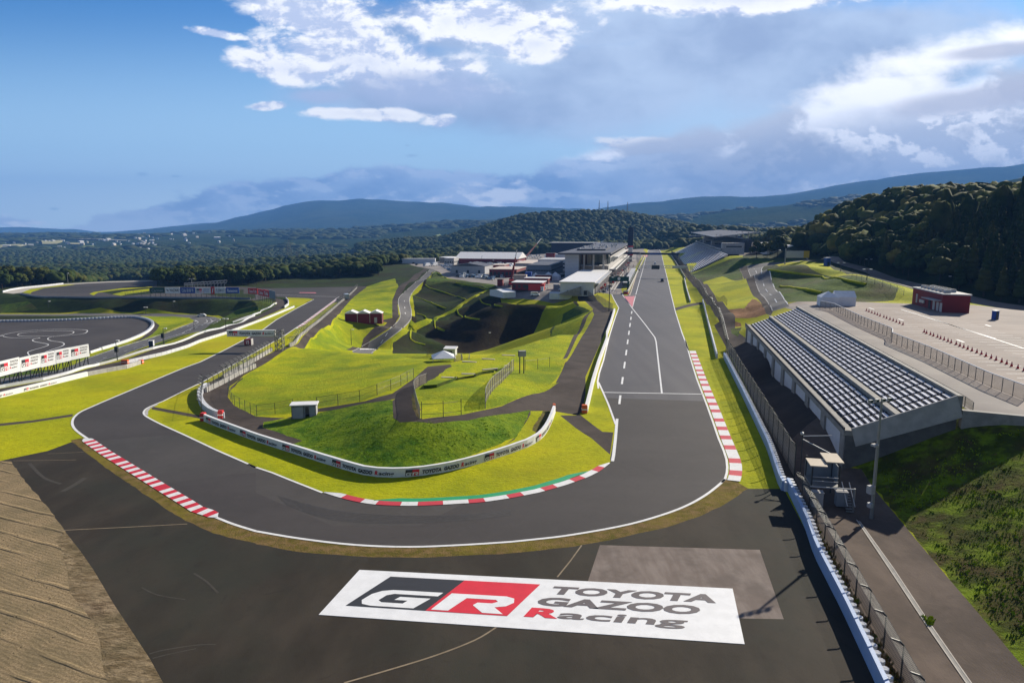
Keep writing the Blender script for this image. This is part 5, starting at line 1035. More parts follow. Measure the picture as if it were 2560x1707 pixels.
def put_mark(mb, xf, x0, y0, w_, h, shear=.30, lift=0.0, big=False, white='banner_white'):
    """black and red parallelogram with the white letters G and R; w_ = full width"""
    sx = w_/2; sy = h/.79
    def P(a, b): return (x0+a*sx+shear*b*sy, y0+b*sy)
    for k, m in ((0, 'logo_black'), (1, 'logo_red')): mb.face([xf(*P(*q), lift) for q in ((k, 0), (k+1, 0), (k+1, .79), (k, .79))], m)
    def poly(pts, dx, m, e):
        tri = tessellate_polygon([[Vector((p[0], p[1], 0)) for p in pts]]); mb.mesh([xf(*P(p[0]+dx, p[1]+.03), lift+e) for p in pts], tri, m)
    poly(GL, .09, white, .012); poly(RL, 1.05, white, .012)
def line_logo(mb, xf, x0, y0, h, w_, shear=.2, m='logo_black', lift=0.0):
    """mark followed by the two-colour lettering on one line"""
    put_mark(mb, xf, x0, y0, h*2.1, h, .15, lift); x = x0+h*2.6; r = w_-h*2.6
    put_text(mb, xf, 'TOYOTA', x, x+r*.33, y0+h*.18, y0+h*.74, m, shear, .05, lift+.004); put_text(mb, xf, 'GAZOO', x+r*.37, x+r*.645, y0+h*.18, y0+h*.74, m, shear, .05, lift+.004)
    put_text(mb, xf, 'R', x+r*.69, x+r*.745, y0+h*.18, y0+h*.80, 'logo_red', shear, .05, lift+.004); put_text(mb, xf, 'acing', x+r*.755, x+r, y0+h*.18, y0+h*.74, m, shear, .02, lift+.004)
def stack_logo(mb, xf, x0, x1, y0, y1, m='text_grey', shear=.12, lift=0.0):
    """three lines of lettering"""
    H_ = y1-y0; c = H_*.235; L = x1-x0
    put_text(mb, xf, 'TOYOTA', x0+L*.06, x1, y1-c, y1, m, shear, .02, lift); put_text(mb, xf, 'GAZOO', x0+L*.03, x0+L*.90, y1-c*2.5, y1-c*1.5, m, shear, .02, lift)
    put_text(mb, xf, 'R', x0, x0+L*.17, y0+c*.25, y0+c*1.2, 'logo_red', shear, .02, lift); put_text(mb, xf, 'acing', x0+L*.20, x0+L*.84, y0+c*.25, y0+c*1.15, m, shear, .02, lift)
# big banner lying on the run-off
k_ = 1160/2352
bq = [at(740+x*k_, 1380+y*k_) for x, y in ((322, 90), (2213, 185), (2274, 466), (115, 317))]; TLb, TRb, BRb, BLb = [Vector(q) for q in bq]
Wb, Hb = (TRb-TLb).length, 8.2
def xf_b(x, y, l=0):
    u, v = x/Wb, y/Hb; p = (BLb.lerp(BRb, u)).lerp(TLb.lerp(TRb, u), v); return (p.x, p.y, .035+l)
mb = MB(); mb.hexa([tuple(xf_b(*q, -.03)) for q in ((0, 0), (Wb, 0), (Wb, Hb), (0, Hb))], [tuple(xf_b(*q)) for q in ((0, 0), (Wb, 0), (Wb, Hb), (0, Hb))], 'banner_white')
banner = mb.build('ground_banner'); tag(banner, 'huge white racing logo banner lying flat on the dark run-off', 'banner')
mb = MB(); put_mark(mb, xf_b, .046*Wb, .205*Hb, .404*Wb, .67*Hb, .333, .02); mb.build('emblem', banner)
mb = MB(); put_text(mb, xf_b, 'TOYOTA', .530*Wb, .952*Wb, .695*Hb, .845*Hb, 'text_grey', .3, .045, .02); put_text(mb, xf_b, 'GAZOO', .506*Wb, .905*Wb, .455*Hb, .608*Hb, 'text_grey', .3, .045, .02)
put_text(mb, xf_b, 'R', .490*Wb, .572*Wb, .225*Hb, .385*Hb, 'logo_red', .3, .05, .02); put_text(mb, xf_b, 'acing', .568*Wb, .872*Wb, .225*Hb, .375*Hb, 'text_grey', .3, .022, .02); mb.build('lettering', banner)
# logos along a curved wall
def along(P, side, th, batter=True):
    P = even([Vector((p[0], p[1])) for p in P], .6); L = [0]
    for a, b in zip(P[:-1], P[1:]): L.append(L[-1]+(b-a).length)
    N = normals(P)
    def xf(x, y, l=0):
        x = min(max(x, 0), L[-1]-.01); i = int(np.searchsorted(L, x))-1; i = max(0, min(i, len(P)-2)); t = (x-L[i])/(L[i+1]-L[i]); p = P[i].lerp(P[i+1], t); n = N[i].lerp(N[i+1], t)
        d = side*(th+.045+l); return (p.x+n.x*d, p.y+n.y*d, h1(p.x, p.y)+y)
    return xf, L[-1]
xf, LL = along(GRB, -1, .25)
x = 1.5
while x < LL-10: lg = MB(); line_logo(lg, xf, x, .14, .82, 10.2); x += 11.6; lg.build('lettering', grw)
lw = [o for o in COL.objects if o.get('label', '').startswith('white bannered wall')][0]
xf, LL = along(hits('J', [(-400, 610), (0, 528), (800, 330)]), -1, .275)
x = 2.0
while x < LL-9: lg = MB(); line_logo(lg, xf, x, .2, .5, 8.4, m='text_grey'); x += 11; lg.build('lettering', lw)
# ------------------------------------------------------------------ gantry over the left leg
def frame(o, ax, n=None):
    """board coordinates: x along ax, y up; returns map to world"""
    o = Vector(o); ax = Vector(ax).normalized(); n_ = Vector((ax.y, -ax.x, 0))
    return lambda x, y, l=0: tuple(o+ax*x+Vector((0, 0, y))+n_*l)
def lattice(mb, x, y, z, w_, h, m, r=.07, n=5, rz=0.0):
    c, s_ = math.cos(rz), math.sin(rz); cor = [(-w_/2, -w_/2), (w_/2, -w_/2), (w_/2, w_/2), (-w_/2, w_/2)]; cor = [(x+a*c-b*s_, y+a*s_+b*c) for a, b in cor]
    for a in cor: mb.tube((a[0], a[1], z-.2), (a[0], a[1], z+h), r, m, 5)
    for i in range(n):
        z0, z1 = z+h*i/n, z+h*(i+1)/n
        for k in range(4):
            a, b = cor[k], cor[(k+1) % 4]; mb.tube((a[0], a[1], z0), (b[0], b[1], z1), r*.6, m, 4); mb.tube((b[0], b[1], z0), (a[0], a[1], z1), r*.6, m, 4); mb.tube((a[0], a[1], z1), (b[0], b[1], z1), r*.6, m, 4)
gx, gy, gz0 = hit(*cr('B', [(735, 1160)])[0])
e = empty('banner_gantry', (0, 0, 0), 0, 'white racing banner gantry on a lattice tower over the left leg of the track', 'gantry')
topz = atY(*cr('B', [(735, 972)])[0], gy)[2]; tw = .0
mb = MB(); lattice(mb, gx, gy, gz0, 2.0, topz-gz0, 'mesh_grey', .10, 4); mb.build('lattice_tower', e)
lx = atY(*cr('B', [(268, 975)])[0], gy+1.5)
mb = MB(); zb = topz-1.75; mb.box(lx[0], gx-1.05, gy-.35, gy+.35, zb, topz, 'banner_white'); mb.tube((lx[0], gy, zb-.1), (gx+1, gy, zb-.1), .12, 'pale_steel'); mb.build('banner', e)
xf = frame((lx[0], gy-.36, zb), (1, 0, 0)); mb = MB(); wdt = gx-1.05-lx[0]; line_logo(mb, xf, .5, .28, 1.15, wdt-1.1, lift=.02); mb.build('lettering', e.children[-1])
# number box on the track
def number_box(c, px, py, wx, h, d, s, m, label, rz=0, fm='bright_red'):
    x, y, z = hit(*cr(c, [(px, py)])[0]); mb = MB(); mb.box(-wx/2, wx/2, -d/2, d/2, .25, h, m); mb.box(wx/2-.12, wx/2+.05, -d/2-.05, d/2+.05, .1, h+.08, 'pale_concrete')
    for a in (-1, 1):
        for b in (-1, 1): mb.tube((a*wx*.4, b*d*.4, 0), (a*wx*.4, b*d*.4, .3), .12, 'rubber')
    mb.box(-wx/2-.03, wx/2, -d/2-.03, d/2+.03, h*.48, h*.54, fm)
    o = mb.build('number_board'); o.location = (x, y, z); o.rotation_euler = (0, 0, rz); tag(o, label, 'sign'); t = MB(); put_text(t, frame((-wx/2, -d/2-.035, 0), (1, 0, 0)), s, wx*.28, wx*.72, h*.3, h*.85, 'banner_white', 0, .03, .01); t.build('lettering', o); return o
number_box('B', 448, 1112, 2.1, 1.9, 1.5, '15', 'barn_red', 'dark red box with the number 15 standing on the left leg of the track')
# ------------------------------------------------------------------ the five billboards at the left
bb = [((0, 595), (470, 465), (-5, 925), (470, 790)), ((475, 495), (930, 395), (480, 820), (925, 690)), ((935, 400), (1268, 322), (935, 730), (1265, 615)), ((1275, 325), (1595, 255), (1278, 645), (1598, 535)), ((1598, 262), (2028, 180), (1598, 550), (2028, 455))]
names = ('nearest of the five white racing billboards, cut by the left edge', 'second from the left of the five white racing billboards', 'middle one of the five white racing billboards', 'fourth from the left of the five white racing billboards', 'rightmost of the five white racing billboards beside the driving pad')
for i, (tl, tr_, bl, br) in enumerate(bb):
    q = cr('Rr', [(tl[0], tl[1]), (tr_[0], tr_[1]), (bl[0], bl[1]), (br[0], br[1])]); gl = hit(q[2][0], q[2][1]+22); gr = hit(q[3][0], q[3][1]+22)
    Yl, Yr = 152+q[0][0]/224*26, 152+q[1][0]/224*26
    a = Vector(atY(*q[2], Yl)); b = Vector(atY(*q[3], Yr)); at_ = Vector(atY(*q[0], Yl)); hgt = at_.z-a.z; zb = (a.z+b.z)/2
    ax = Vector((b.x-a.x, b.y-a.y, 0)); Lb = ax.length; ax.normalize(); n_ = Vector((ax.y, -ax.x, 0)); o0 = Vector((a.x, a.y, zb)); hgt = (hgt+(atY(*q[1], Yr)[2]-b.z))/2
    e = empty('billboard', (a.x, a.y, zb-2), 0, names[i], 'billboard', 'white racing billboards beside the driving pad'); M0 = Vector((a.x, a.y, zb-2))
    F_ = lambda x, y, l=0, o0=o0, ax=ax, n_=n_, M0=M0: tuple(o0+ax*x+Vector((0, 0, y))+n_*l-M0)
    mb = MB(); mb.hexa([F_(0, 0, .0), F_(Lb, 0, 0), F_(Lb, 0, -.25), F_(0, 0, -.25)], [F_(0, hgt, 0), F_(Lb, hgt, 0), F_(Lb, hgt, -.25), F_(0, hgt, -.25)], 'banner_white'); mb.build('panel', e)
    mb = MB(); put_mark(mb, F_, Lb*.06, hgt*.30, Lb*.36, hgt*.52, .06, .03); mb.build('emblem', e)
    mb = MB(); stack_logo(mb, F_, Lb*.50, Lb*.93, hgt*.32, hgt*.88, lift=.03); mb.build('lettering', e)
    for f in (.06, .5, .94):
        mb = MB(); g = Vector(F_(Lb*f, 0, -.35)); gz_ = h1(g.x+M0.x, g.y+M0.y)-M0.z; mb.tube((g.x, g.y, gz_-.2), (g.x, g.y, hgt*.8+2), .14, 'dark_steel'); q2 = Vector(F_(Lb*f, 0, -2.4)); mb.tube((q2.x, q2.y, h1(q2.x+M0.x, q2.y+M0.y)-M0.z-.2), (g.x, g.y, hgt*.4+2), .10, 'dark_steel'); mb.build('post', e)
# ------------------------------------------------------------------ advertising boards on the far bend
ads = [(105, 60, 362, 158, 'green_board', 'Carmen', (.10, .25, .2), 'dark green advertising board with faint lettering'), (365, 58, 625, 162, 'banner_white', 'YAZAKI', 0, 'white advertising board with a black arrow mark and bold black capitals'), (627, 62, 888, 162, 'blue_board', 'glyphs', 0, 'blue advertising board with pale outlined characters'),
 (890, 62, 1158, 165, 'banner_white', 'GR', 0, 'white racing logo board in the row on the far bend'), (1160, 50, 1224, 178, 'bright_red', '', 0, 'narrow red board between two white boards'), (1226, 55, 1412, 160, 'banner_white', 'FUJIMAKI', 0, 'white advertising board with blue-grey capitals right of the narrow red board'), (1414, 62, 1648, 162, 'blue_board', 'Panasonic', 0, 'rightmost blue advertising board with slanted white lettering'),
 (1800, 72, 1968, 168, 'bright_red', 'Coca-Cola', 0, 'first red soft drink board with white script'), (1972, 82, 2068, 185, 'bright_red', 'Coke', 0, 'second red board, partly turned away'), (2070, 92, 2158, 200, 'bright_red', 'Cola', 0, 'third red board at the turn of the row'), (2166, 100, 2265, 235, 'blue_grey', '', 0, 'dark end board turned edge-on at the end of the row')]
for i, (x0, y0, x1, y1, m, s, _, lb) in enumerate(ads):
    Y0 = 372+min(i, 7)*.6-(max(0, i-7))*9; Y1 = Y0+.5-(9 if i > 7 else (3 if i == 7 else 0)); qa, qb, qc, qd = cr('T', [(x0, y1), (x1, y1+(8 if i > 6 else 0)), (x0, y0), (x1, y0+4)])
    a, b, t0 = Vector(atY(*qa, Y0)), Vector(atY(*qb, Y1)), atY(*qc, Y0); hgt = t0[2]-a.z; ax = Vector((b.x-a.x, b.y-a.y, 0)); Lb = ax.length; ax.normalize(); n_ = Vector((ax.y, -ax.x, 0)); o0 = Vector((a.x, a.y, a.z))
    F_ = lambda x, y, l=0, o0=o0, ax=ax, n_=n_: tuple(o0+ax*x+Vector((0, 0, y))+n_*l)
    e = empty('advertising_board', (0, 0, 0), 0, lb, 'sign', 'advertising boards along the far bend'); mb = MB(); mb.hexa([F_(.1, 0, 0), F_(Lb-.1, 0, 0), F_(Lb-.1, 0, -.3), F_(.1, 0, -.3)], [F_(.1, hgt, 0), F_(Lb-.1, hgt, 0), F_(Lb-.1, hgt, -.3), F_(.1, hgt, -.3)], m); mb.build('panel', e)
    t = MB()
    if s == 'GR': put_mark(t, F_, Lb*.07, hgt*.15, Lb*.34, hgt*.66, .1, .03); stack_logo(t, F_, Lb*.48, Lb*.93, hgt*.12, hgt*.85, lift=.03, m='blue_board')
    elif s == 'YAZAKI':
        put_text(t, F_, s, Lb*.30, Lb*.94, hgt*.30, hgt*.72, 'logo_black', 0, .02, .03); t.face([F_(Lb*x, hgt*y, .03) for x, y in ((.06, .72), (.24, .55), (.22, .28), (.15, .5))], 'logo_black')
    elif s == 'glyphs':
        for g_ in range(5):
            x0_ = Lb*(.12+g_*.16); w3_ = Lb*.12; b_ = hgt*.25; c_ = hgt*.5
            for (xa, xb, ya, yb) in ((0, 1, 0, .14), (0, 1, .86, 1), (0, .16, 0, 1), (.84, 1, 0, 1), (.42, .58, 0, 1), (0, 1, .43, .57)):
                if (g_+int(xa*10)+int(ya*10)) % 5 != 4: t.face([F_(x0_+w3_*p, b_+c_*q_, .03) for p, q_ in ((xa, ya), (xb, ya), (xb, yb), (xa, yb))], 'banner_white')
    elif s: put_text(t, F_, s, Lb*.10, Lb*.88, hgt*.24, hgt*.74, {'blue_board': 'banner_white', 'banner_white': 'blue_grey', 'green_board': 'blue_grey'}.get(m, 'banner_white'), .1, .02, .03)
    if i == 4: t.face([F_(Lb*x, hgt*y, .03) for x, y in ((.3, .2), (.5, .2), (.7, .8), (.5, .8))], 'banner_white')
    if t.v: t.build('lettering', e)
    for f in (.02, .35, .68):
        p = Vector(F_(Lb*f, 0, -.4)); mb = MB(); mb.tube((p.x, p.y, h1(p.x, p.y)-.3), (p.x, p.y, p.z+hgt*.9), .13, 'dark_steel', 5); mb.build('post', e)
fence('post_fence', [tuple(hit(*q)[:2]) for q in cr('T', [(2290, 250), (2150, 310)])], 2.5, 2.6, 'short run of posts where the advertising boards end', rails=(1.0,), mesh=False)
fence('post_fence', hits('A', [(1150, 880), (1380, 885)]), 3.0, 5, 'posts with red netting left of the advertising boards', rails=(.4, 1.0), mesh=True, m='chain_link_light')
# ------------------------------------------------------------------ near grandstand
def stM(s, t, z=0): return Matrix.Translation(Vector(st(s, t, z))) @ Matrix.Rotation(-R(11.8), 4, 'Z')
def near_stand():
    e = empty('grandstand', st(93, 25), -R(11.8), 'near grandstand with two banks of silver bench seats beside the straight', 'grandstand')   # local x = t, y = s
    L, T0, T1, Z0, Z1 = 101.0, 0.0, 12.8, 6.0, 10.9
    zf = lambda t: Z0+(Z1-Z0)*(t-.9)/(T1-.9) if t > .9 else Z0
    mb = MB()
    bays = 9
    for i in range(bays):                                              # front wall with recessed white bays between piers
        y0 = i*L/bays; y1 = y0+L/bays; pw = 2.4
        mb.box(0, .6, y0, y0+pw, -.3, Z0-.55, 'concrete'); mb.box(.45, .6, y0+pw, y1, -.3, .9, 'concrete'); mb.box(.28, .5, y0+pw, y1, .9, Z0-.55, 'wall_white')
    mb.box(0, .6, L-.01, L+1.2, -.3, Z0-.55, 'concrete'); mb.box(.6, 1.2, 0, L+1.2, -.3, Z0-.6, 'concrete')
    mb.build('front_wall', e)
    mb = MB(); mb.box(-.25, 1.0, -.1, L+1.3, Z0-.55, Z0+.15, 'concrete'); mb.box(-.25, -.1, -.1, L+1.3, Z0+.15, Z0+.55, 'stand_dark'); mb.build('parapet', e)
    mb = MB(); b = [(1.0, 0), (T1, 0), (T1, L+1.2), (1.0, L+1.2)]; mb.hexa([(x, y, zf(x)-.9) for x, y in b], [(x, y, zf(x)-.05) for x, y in b], 'stand_dark')
    # aisle between the banks and rear kerb
    mb.box(5.75, 6.6, 0, L+1.2, zf(5.75)-.1, zf(6.6)+.3, 'concrete'); mb.box(T1-.1, T1+.5, 0, L+1.2, Z1-1.8, Z1+.5, 'concrete')
    mb.build('deck', e)
    mb = MB(); mb.hexa([(1.3, -.28, Z0-1.9), (T1+.6, -.28, Z1-2.2), (T1+.6, -.05, Z1-2.2), (1.3, -.05, Z0-1.9)], [(.6, -.28, Z0+.45), (T1-.3, -.28, Z1+.55), (T1-.3, -.05, Z1+.55), (.6, -.05, Z0+.45)], 'pale_concrete'); mb.build('end_panel', e)
    mb = MB(); mb.hexa([(0, -.02, -.4), (T1, -.02, 3), (T1, .5, 3), (0, .5, -.4)], [(0, -.02, Z0-.5), (T1, -.02, Z1-1), (T1, .5, Z1-1), (0, .5, Z0-.5)], 'shaded_concrete'); mb.build('end_wall', e)
    rows = [1.35+i*.73 for i in range(6)]+[6.95+i*.73 for i in range(8)]
    n = 32; seg = L/n
    for bank, rr in (('lower', rows[:6]), ('upper', rows[6:])):
        mb = MB()
        for t in rr:
            z = zf(t)
            for i in range(n): y0 = i*seg+.55; y1 = (i+1)*seg-.15; mb.box(t-.02, t+.34, y0, y1, z+.16, z+.32, 'seat_silver'); mb.box(t+.30, t+.34, y0, y1, z+.32, z+.38, 'seat_silver')
            mb.box(t-.10, t-.03, 0, L, z-.06, z+.10, 'stand_dark')
        mb.build('seat_bank', e)
    mb = MB()
    for i in range(0, n+1, 1): 
        y = i*seg+.1; mb.hexa([(1.1, y-.07, zf(1.1)-.02), (5.7, y-.07, zf(5.7)-.02), (5.7, y+.07, zf(5.7)-.02), (1.1, y+.07, zf(1.1)-.02)], [(1.1, y-.07, zf(1.1)+.14), (5.7, y-.07, zf(5.7)+.14), (5.7, y+.07, zf(5.7)+.14), (1.1, y+.07, zf(1.1)+.14)], 'stand_dark')
        mb.hexa([(6.7, y-.07, zf(6.7)-.02), (12.6, y-.07, zf(12.6)-.02), (12.6, y+.07, zf(12.6)-.02), (6.7, y+.07, zf(6.7)-.02)], [(6.7, y-.07, zf(6.7)+.14), (12.6, y-.07, zf(12.6)+.14), (12.6, y+.07, zf(12.6)+.14), (6.7, y+.07, zf(6.7)+.14)], 'stand_dark')
    mb.build('step_aisle', e)
    # retaining wall carrying the car park corner
    mb = MB(); w_ = [(13.3, -.3), (25, -3.0), (25, -2.4), (13.3, .6)]; mb.hexa([(w_[0][0], w_[0][1], 5.5), (w_[1][0], w_[1][1], 7.6), (w_[2][0], w_[2][1], 7.6), (w_[3][0], w_[3][1], 5.5)], [(p[0], p[1], 9.6) for p in w_], 'concrete')
    o = mb.build('retaining_wall'); o.location = e.location; o.rotation_euler = e.rotation_euler; tag(o, 'mossy concrete retaining wall under the near corner of the car park', 'wall')
near_stand()
# ------------------------------------------------------------------ far grandstand
def far_stand():
    e = empty('roofed_grandstand', st(505, 25), -R(11.8), 'large roofed grandstand far along the main straight', 'grandstand'); L = 440.0
    zf = lambda t: 1.0+(14-1.0)*t/25.0
    mb = MB(); n = 22; mb.hexa([(0, 0, -3), (25, 0, 6), (25, L, 6), (0, L, -3)], [(0, 0, .6), (25, 0, 13.2), (25, L, 13.2), (0, L, .6)], 'stand_dark')
    mb.box(-.6, 0, 0, L, -1, 1.6, 'concrete'); mb.build('deck', e)
    for half in (0, 1):
        mb = MB()
        for i in range(half*11, half*11+11):
            t = .5+i*25/n; z = zf(t); mb.box(t, t+.62, 1, L-1, z+.25, z+.55, 'seat_silver')
        mb.build('seat_bank', e)
    # upper tier
    mb = MB(); mb.hexa([(27, 75, 13), (50, 75, 13), (50, L, 13), (27, L, 13)], [(27, 75, 14.5), (50, 75, 24), (50, L, 24), (27, L, 14.5)], 'stand_dark')
    for i in range(12): t = 28+i*1.8; z = 14.6+(24-14.5)*(t-27)/23; mb.box(t, t+.6, 77, L-1, z, z+.8, 'dark_roof')
    mb.build('upper_tier', e)
    mb = MB(); mb.box(26, 27.2, 75, L, 13, 16.4, 'pale_concrete')
    for i in range(40): mb.box(25.9, 26.0, 80+i*9, 84+i*9, 14, 15.6, 'glass')
    mb.build('box_front', e)
    for s_, w_ in ((70, 10), (180, 8), (300, 8)):
        mb = MB(); mb.box(27, 44, s_, s_+w_, 12, 21, 'pale_concrete'); mb.box(26.9, 27, s_+1, s_+w_-1, 15, 16.5, 'dark_steel'); mb.box(30, 42, s_-.05, s_, 17.5, 18.6, 'dark_steel'); mb.build('stair_block', e)
    mb = MB(); r0 = [(24, 110, 25.2), (56, 80, 29.5), (56, L, 31), (20, L, 27.5)]; mb.hexa([(x, y, z-.5) for x, y, z in r0], r0, 'dark_roof'); mb.hexa([(23.6, 109.6, 24.9), (24.4, 109.9, 24.9), (20.4, L, 27.2), (19.6, L, 27.2)], [(23.6, 109.6, 25.6), (24.4, 109.9, 25.6), (20.4, L, 27.9), (19.6, L, 27.9)], 'pale_steel')
    mb.hexa([(24, 109.4, 24.7), (56, 79.4, 29.0), (56, 80, 29.0), (24, 110, 24.7)], [(24, 109.4, 25.5), (56, 79.4, 29.8), (56, 80, 29.8), (24, 110, 25.5)], 'pale_concrete')
    for i in range(9): mb.tube((49, 90+i*42, 23.5), (49, 90+i*42, 29.5), .5, 'pale_concrete', 6); mb.tube((49, 90+i*42, 23.5), (30, 90+i*42, 26.6), .3, 'pale_concrete', 5)
    mb.build('roof', e)
    o = MB(); o.hexa([(56, 40, 13), (95, 30, 13), (95, 110, 13), (56, 120, 13)], [(56, 40, 19.5), (95, 30, 20.5), (95, 110, 21.5), (56, 120, 20.5)], 'white_roof'); o = o.build('white_hall'); o.location = e.location; o.rotation_euler = e.rotation_euler; tag(o, 'white roofed hall behind the near end of the far grandstand', 'building')
    m = MB(); m.box(52, 70, 2, 30, 13, 17, 'pale_concrete'); m.box(51.5, 70.5, 1.5, 30.5, 17, 17.4, 'pale_steel')
    for i in range(5): m.box(53+i*3.2, 55+i*3.2, 1.9, 2.0, 13.2, 15.8, 'glass')
    o = m.build('service_building'); o.location = e.location; o.rotation_euler = e.rotation_euler; tag(o, 'low pale building on the terrace behind the far grandstand', 'building')
far_stand()
# ------------------------------------------------------------------ generic buildings
def bld(name, s0, s1, t0, t1, h, wallm, roofm, label, z=0.0, over=.4, win=None, gable=0.0, cat='building', doors=0, roof_th=.3, holes='glass'):
    e = empty(name, st((s0+s1)/2, (t0+t1)/2, z), -R(11.8), label, cat); a, b = (t1-t0)/2, (s1-s0)/2
    mb = MB(); mb.box(-a, a, -b, b, -.5, h, wallm); mb.build('wall', e)
    mb = MB()
    if gable and a > b: mb.mesh([(-a-over, -b-over, h), (a+over, -b-over, h), (a+over, b+over, h), (-a-over, b+over, h), (-a-over, 0, h+gable), (a+over, 0, h+gable)], [(0, 1, 5, 4), (2, 3, 4, 5), (0, 4, 3), (1, 2, 5), (3, 2, 1, 0)], roofm)
    elif gable: mb.mesh([(-a-over, -b-over, h), (a+over, -b-over, h), (a+over, b+over, h), (-a-over, b+over, h), (0, -b-over, h+gable), (0, b+over, h+gable)], [(0, 1, 4), (1, 2, 5, 4), (2, 3, 5), (3, 0, 4, 5), (3, 2, 1, 0)], roofm)
    else: mb.box(-a-over, a+over, -b-over, b+over, h, h+roof_th, roofm); 
    mb.build('roof', e)
    if win:
        rows, cols, wz, wh, f = win
        for r in range(rows):
            mb = MB(); zz = wz+r*(wh+1.4)
            for i in range(cols): x = -a+(i+.5)*2*a/cols; w2 = a/cols*f; mb.box(x-w2, x+w2, -b-.05, -b+.02, zz, zz+wh, holes)
            k = max(1, int(cols*b/a)); 
            for i in range(k): y = -b+(i+.5)*2*b/k; w2 = b/k*f; mb.box(a-.02, a+.05, y-w2, y+w2, zz, zz+wh, holes)
            mb.build('windows', e)
    for i in range(doors):
        mb = MB(); x = -a+(i+.5)*2*a/doors; mb.box(x-.8, x+.8, -b-.07, -b, 0, 2.2, 'dark_steel'); mb.build('door', e)
    return e
def px_st(c, x, y, z=0.0):
    p = at(*cr(c, [(x, y)])[0], z); return (p[0]*SA+p[1]*CA, p[0]*CA-p[1]*SA)
# pit garages block with the white roof, pit building behind
e = bld('pit_garage', 334, 436, -45.5, -29.0, 6.2, 'wall_white', 'white_roof', 'long low garage block with a flat white roof at the pit entry', win=None, doors=2, over=.6)
mb = MB()
for i in range(12): mb.box(8.75, 8.85, -47+i*8, -41+i*8, .1, 4.4, 'stand_dark')
mb.build('garage_doors', e); mb = MB(); mb.box(8.7, 10.6, -51, 51, 5.2, 6.0, 'pale_steel'); mb.build('canopy', e)
mb = MB(); mb.hexa([(-8.75, -53, 0), (2, -53, 0), (2, -51, 0), (-8.75, -51, 0)], [(-8.75, -53, .4), (2, -53, 4.4), (2, -51, 4.4), (-8.75, -51, .4)], 'concrete'); mb.build('outside_stair', e)
e = empty('pit_building', st(440, -30, 0), -R(11.8), 'tall grey pit building with a wide overhanging roof and control tower block', 'building')
mb = MB(); mb.box(-29, 0, 30, 300, -.5, 13.5, 'pale_concrete')
for k in range(26): mb.box(0, .25, 34+k*10, 41+k*10, .3, 4.2, 'stand_dark'); mb.box(0, .2, 33+k*10, 42+k*10, 9.5, 12.6, 'glass')
mb.build('main_block', e)
mb = MB(); mb.box(-27, -18.2, 0, 18, -.5, 16.0, 'wall_white'); mb.box(-18.2, -17.8, 0, 18, -.5, 16, 'concrete')
for k in range(6): mb.box(-27, -18.2, -.06, -.01, 2.2+k*2.3, 2.25+k*2.3, 'concrete')
mb.build('stair_tower', e)
mb = MB()
for x, y in ((-15, 2), (-9, 2), (-2.5, 2), (-15, 16), (-2.5, 16)): mb.tube((x, y, -.5), (x, y, 16), .7, 'pale_concrete', 10)
mb.box(-17.8, 0, 12, 29.9, -.5, 8.4, 'pale_concrete'); mb.box(-17.8, 0, 2, 29.9, 8.4, 8.9, 'pale_concrete'); mb.box(-17.7, -14.3, 14, 29.9, 8.9, 16, 'soil'); mb.box(-14.2, -11.5, 13.6, 30, 8.9, 16, 'cream'); mb.box(-11, -.5, 20, 30, 8.9, 15.4, 'glass'); mb.build('open_terrace', e)
mb = MB(); rf = [(-31, -6, 16.1), (2.5, -6, 16.4), (2.5, 300, 16.4), (-31, 300, 16.1)]; mb.hexa([(x, y, z-.2) for x, y, z in rf], [(x, y, z+.9) for x, y, z in rf], 'dark_roof'); mb.box(-24, -4, 40, 90, 17.35, 18.2, 'dark_roof')
for k in range(40): x, y = random.uniform(-27, -3), random.uniform(40, 200); mb.box(x, x+1.2, y, y+1.8, 17.2, 18.2+random.random(), 'pale_steel')
mb.build('roof', e)
mb = MB(); mb.box(.3, 3.6, 60, 270, 11.8, 12.3, 'white_roof'); mb.box(.3, 4.6, 20, 270, 5.2, 5.8, 'white_roof'); mb.box(4.0, 4.2, 20, 270, 5.8, 6.9, 'glass')
for k in range(20): mb.tube((4.2, 24+k*12.5, 0), (4.2, 24+k*12.5, 5.2), .35, 'pale_concrete', 6)
mb.build('balcony', e)
mb = MB(); mb.box(-4, 4, 118, 119, 20.5, 21.3, 'white_roof'); mb.tube((3.5, 118, 16), (3.5, 118, 21), .3, 'white_paint'); mb.tube((-14, 118, 21), (4, 118, 21.2), .35, 'white_paint'); mb.tube((-14, 118, 21), (-10, 118, 23.5), .3, 'white_paint'); mb.build('truss', e)
# position board tower
e = empty('scoring_tower', st(700, -25, 0), -R(11.8), 'tall black scoring tower with a red and white base beside the pit building', 'tower')
mb = MB(); mb.box(-2.6, 2.6, -1.5, 1.5, 15.5, 33.5, 'navy'); mb.box(-.8, .8, -1.5, 1.5, 33.5, 34.6, 'navy'); mb.build('display', e)
mb = MB(); mb.box(-2.3, 2.3, -1.3, 1.3, 8.5, 15.5, 'banner_white'); mb.box(-2.65, 2.65, -1.55, 1.55, 14.0, 15.4, 'logo_red'); mb.box(-2.7, 2.7, -1.6, 1.6, 6.0, 8.4, 'logo_red'); mb.box(-2, 2, -1, 1, -1, 6, 'pale_concrete'); mb.build('base', e)
mb = MB(); mb.box(-9, -2.9, -1, 1, 9, 13.2, 'logo_red'); mb.box(-9.5, 3, -1.2, 1.2, 8, 8.6, 'white_paint'); mb.build('side_panel', e)
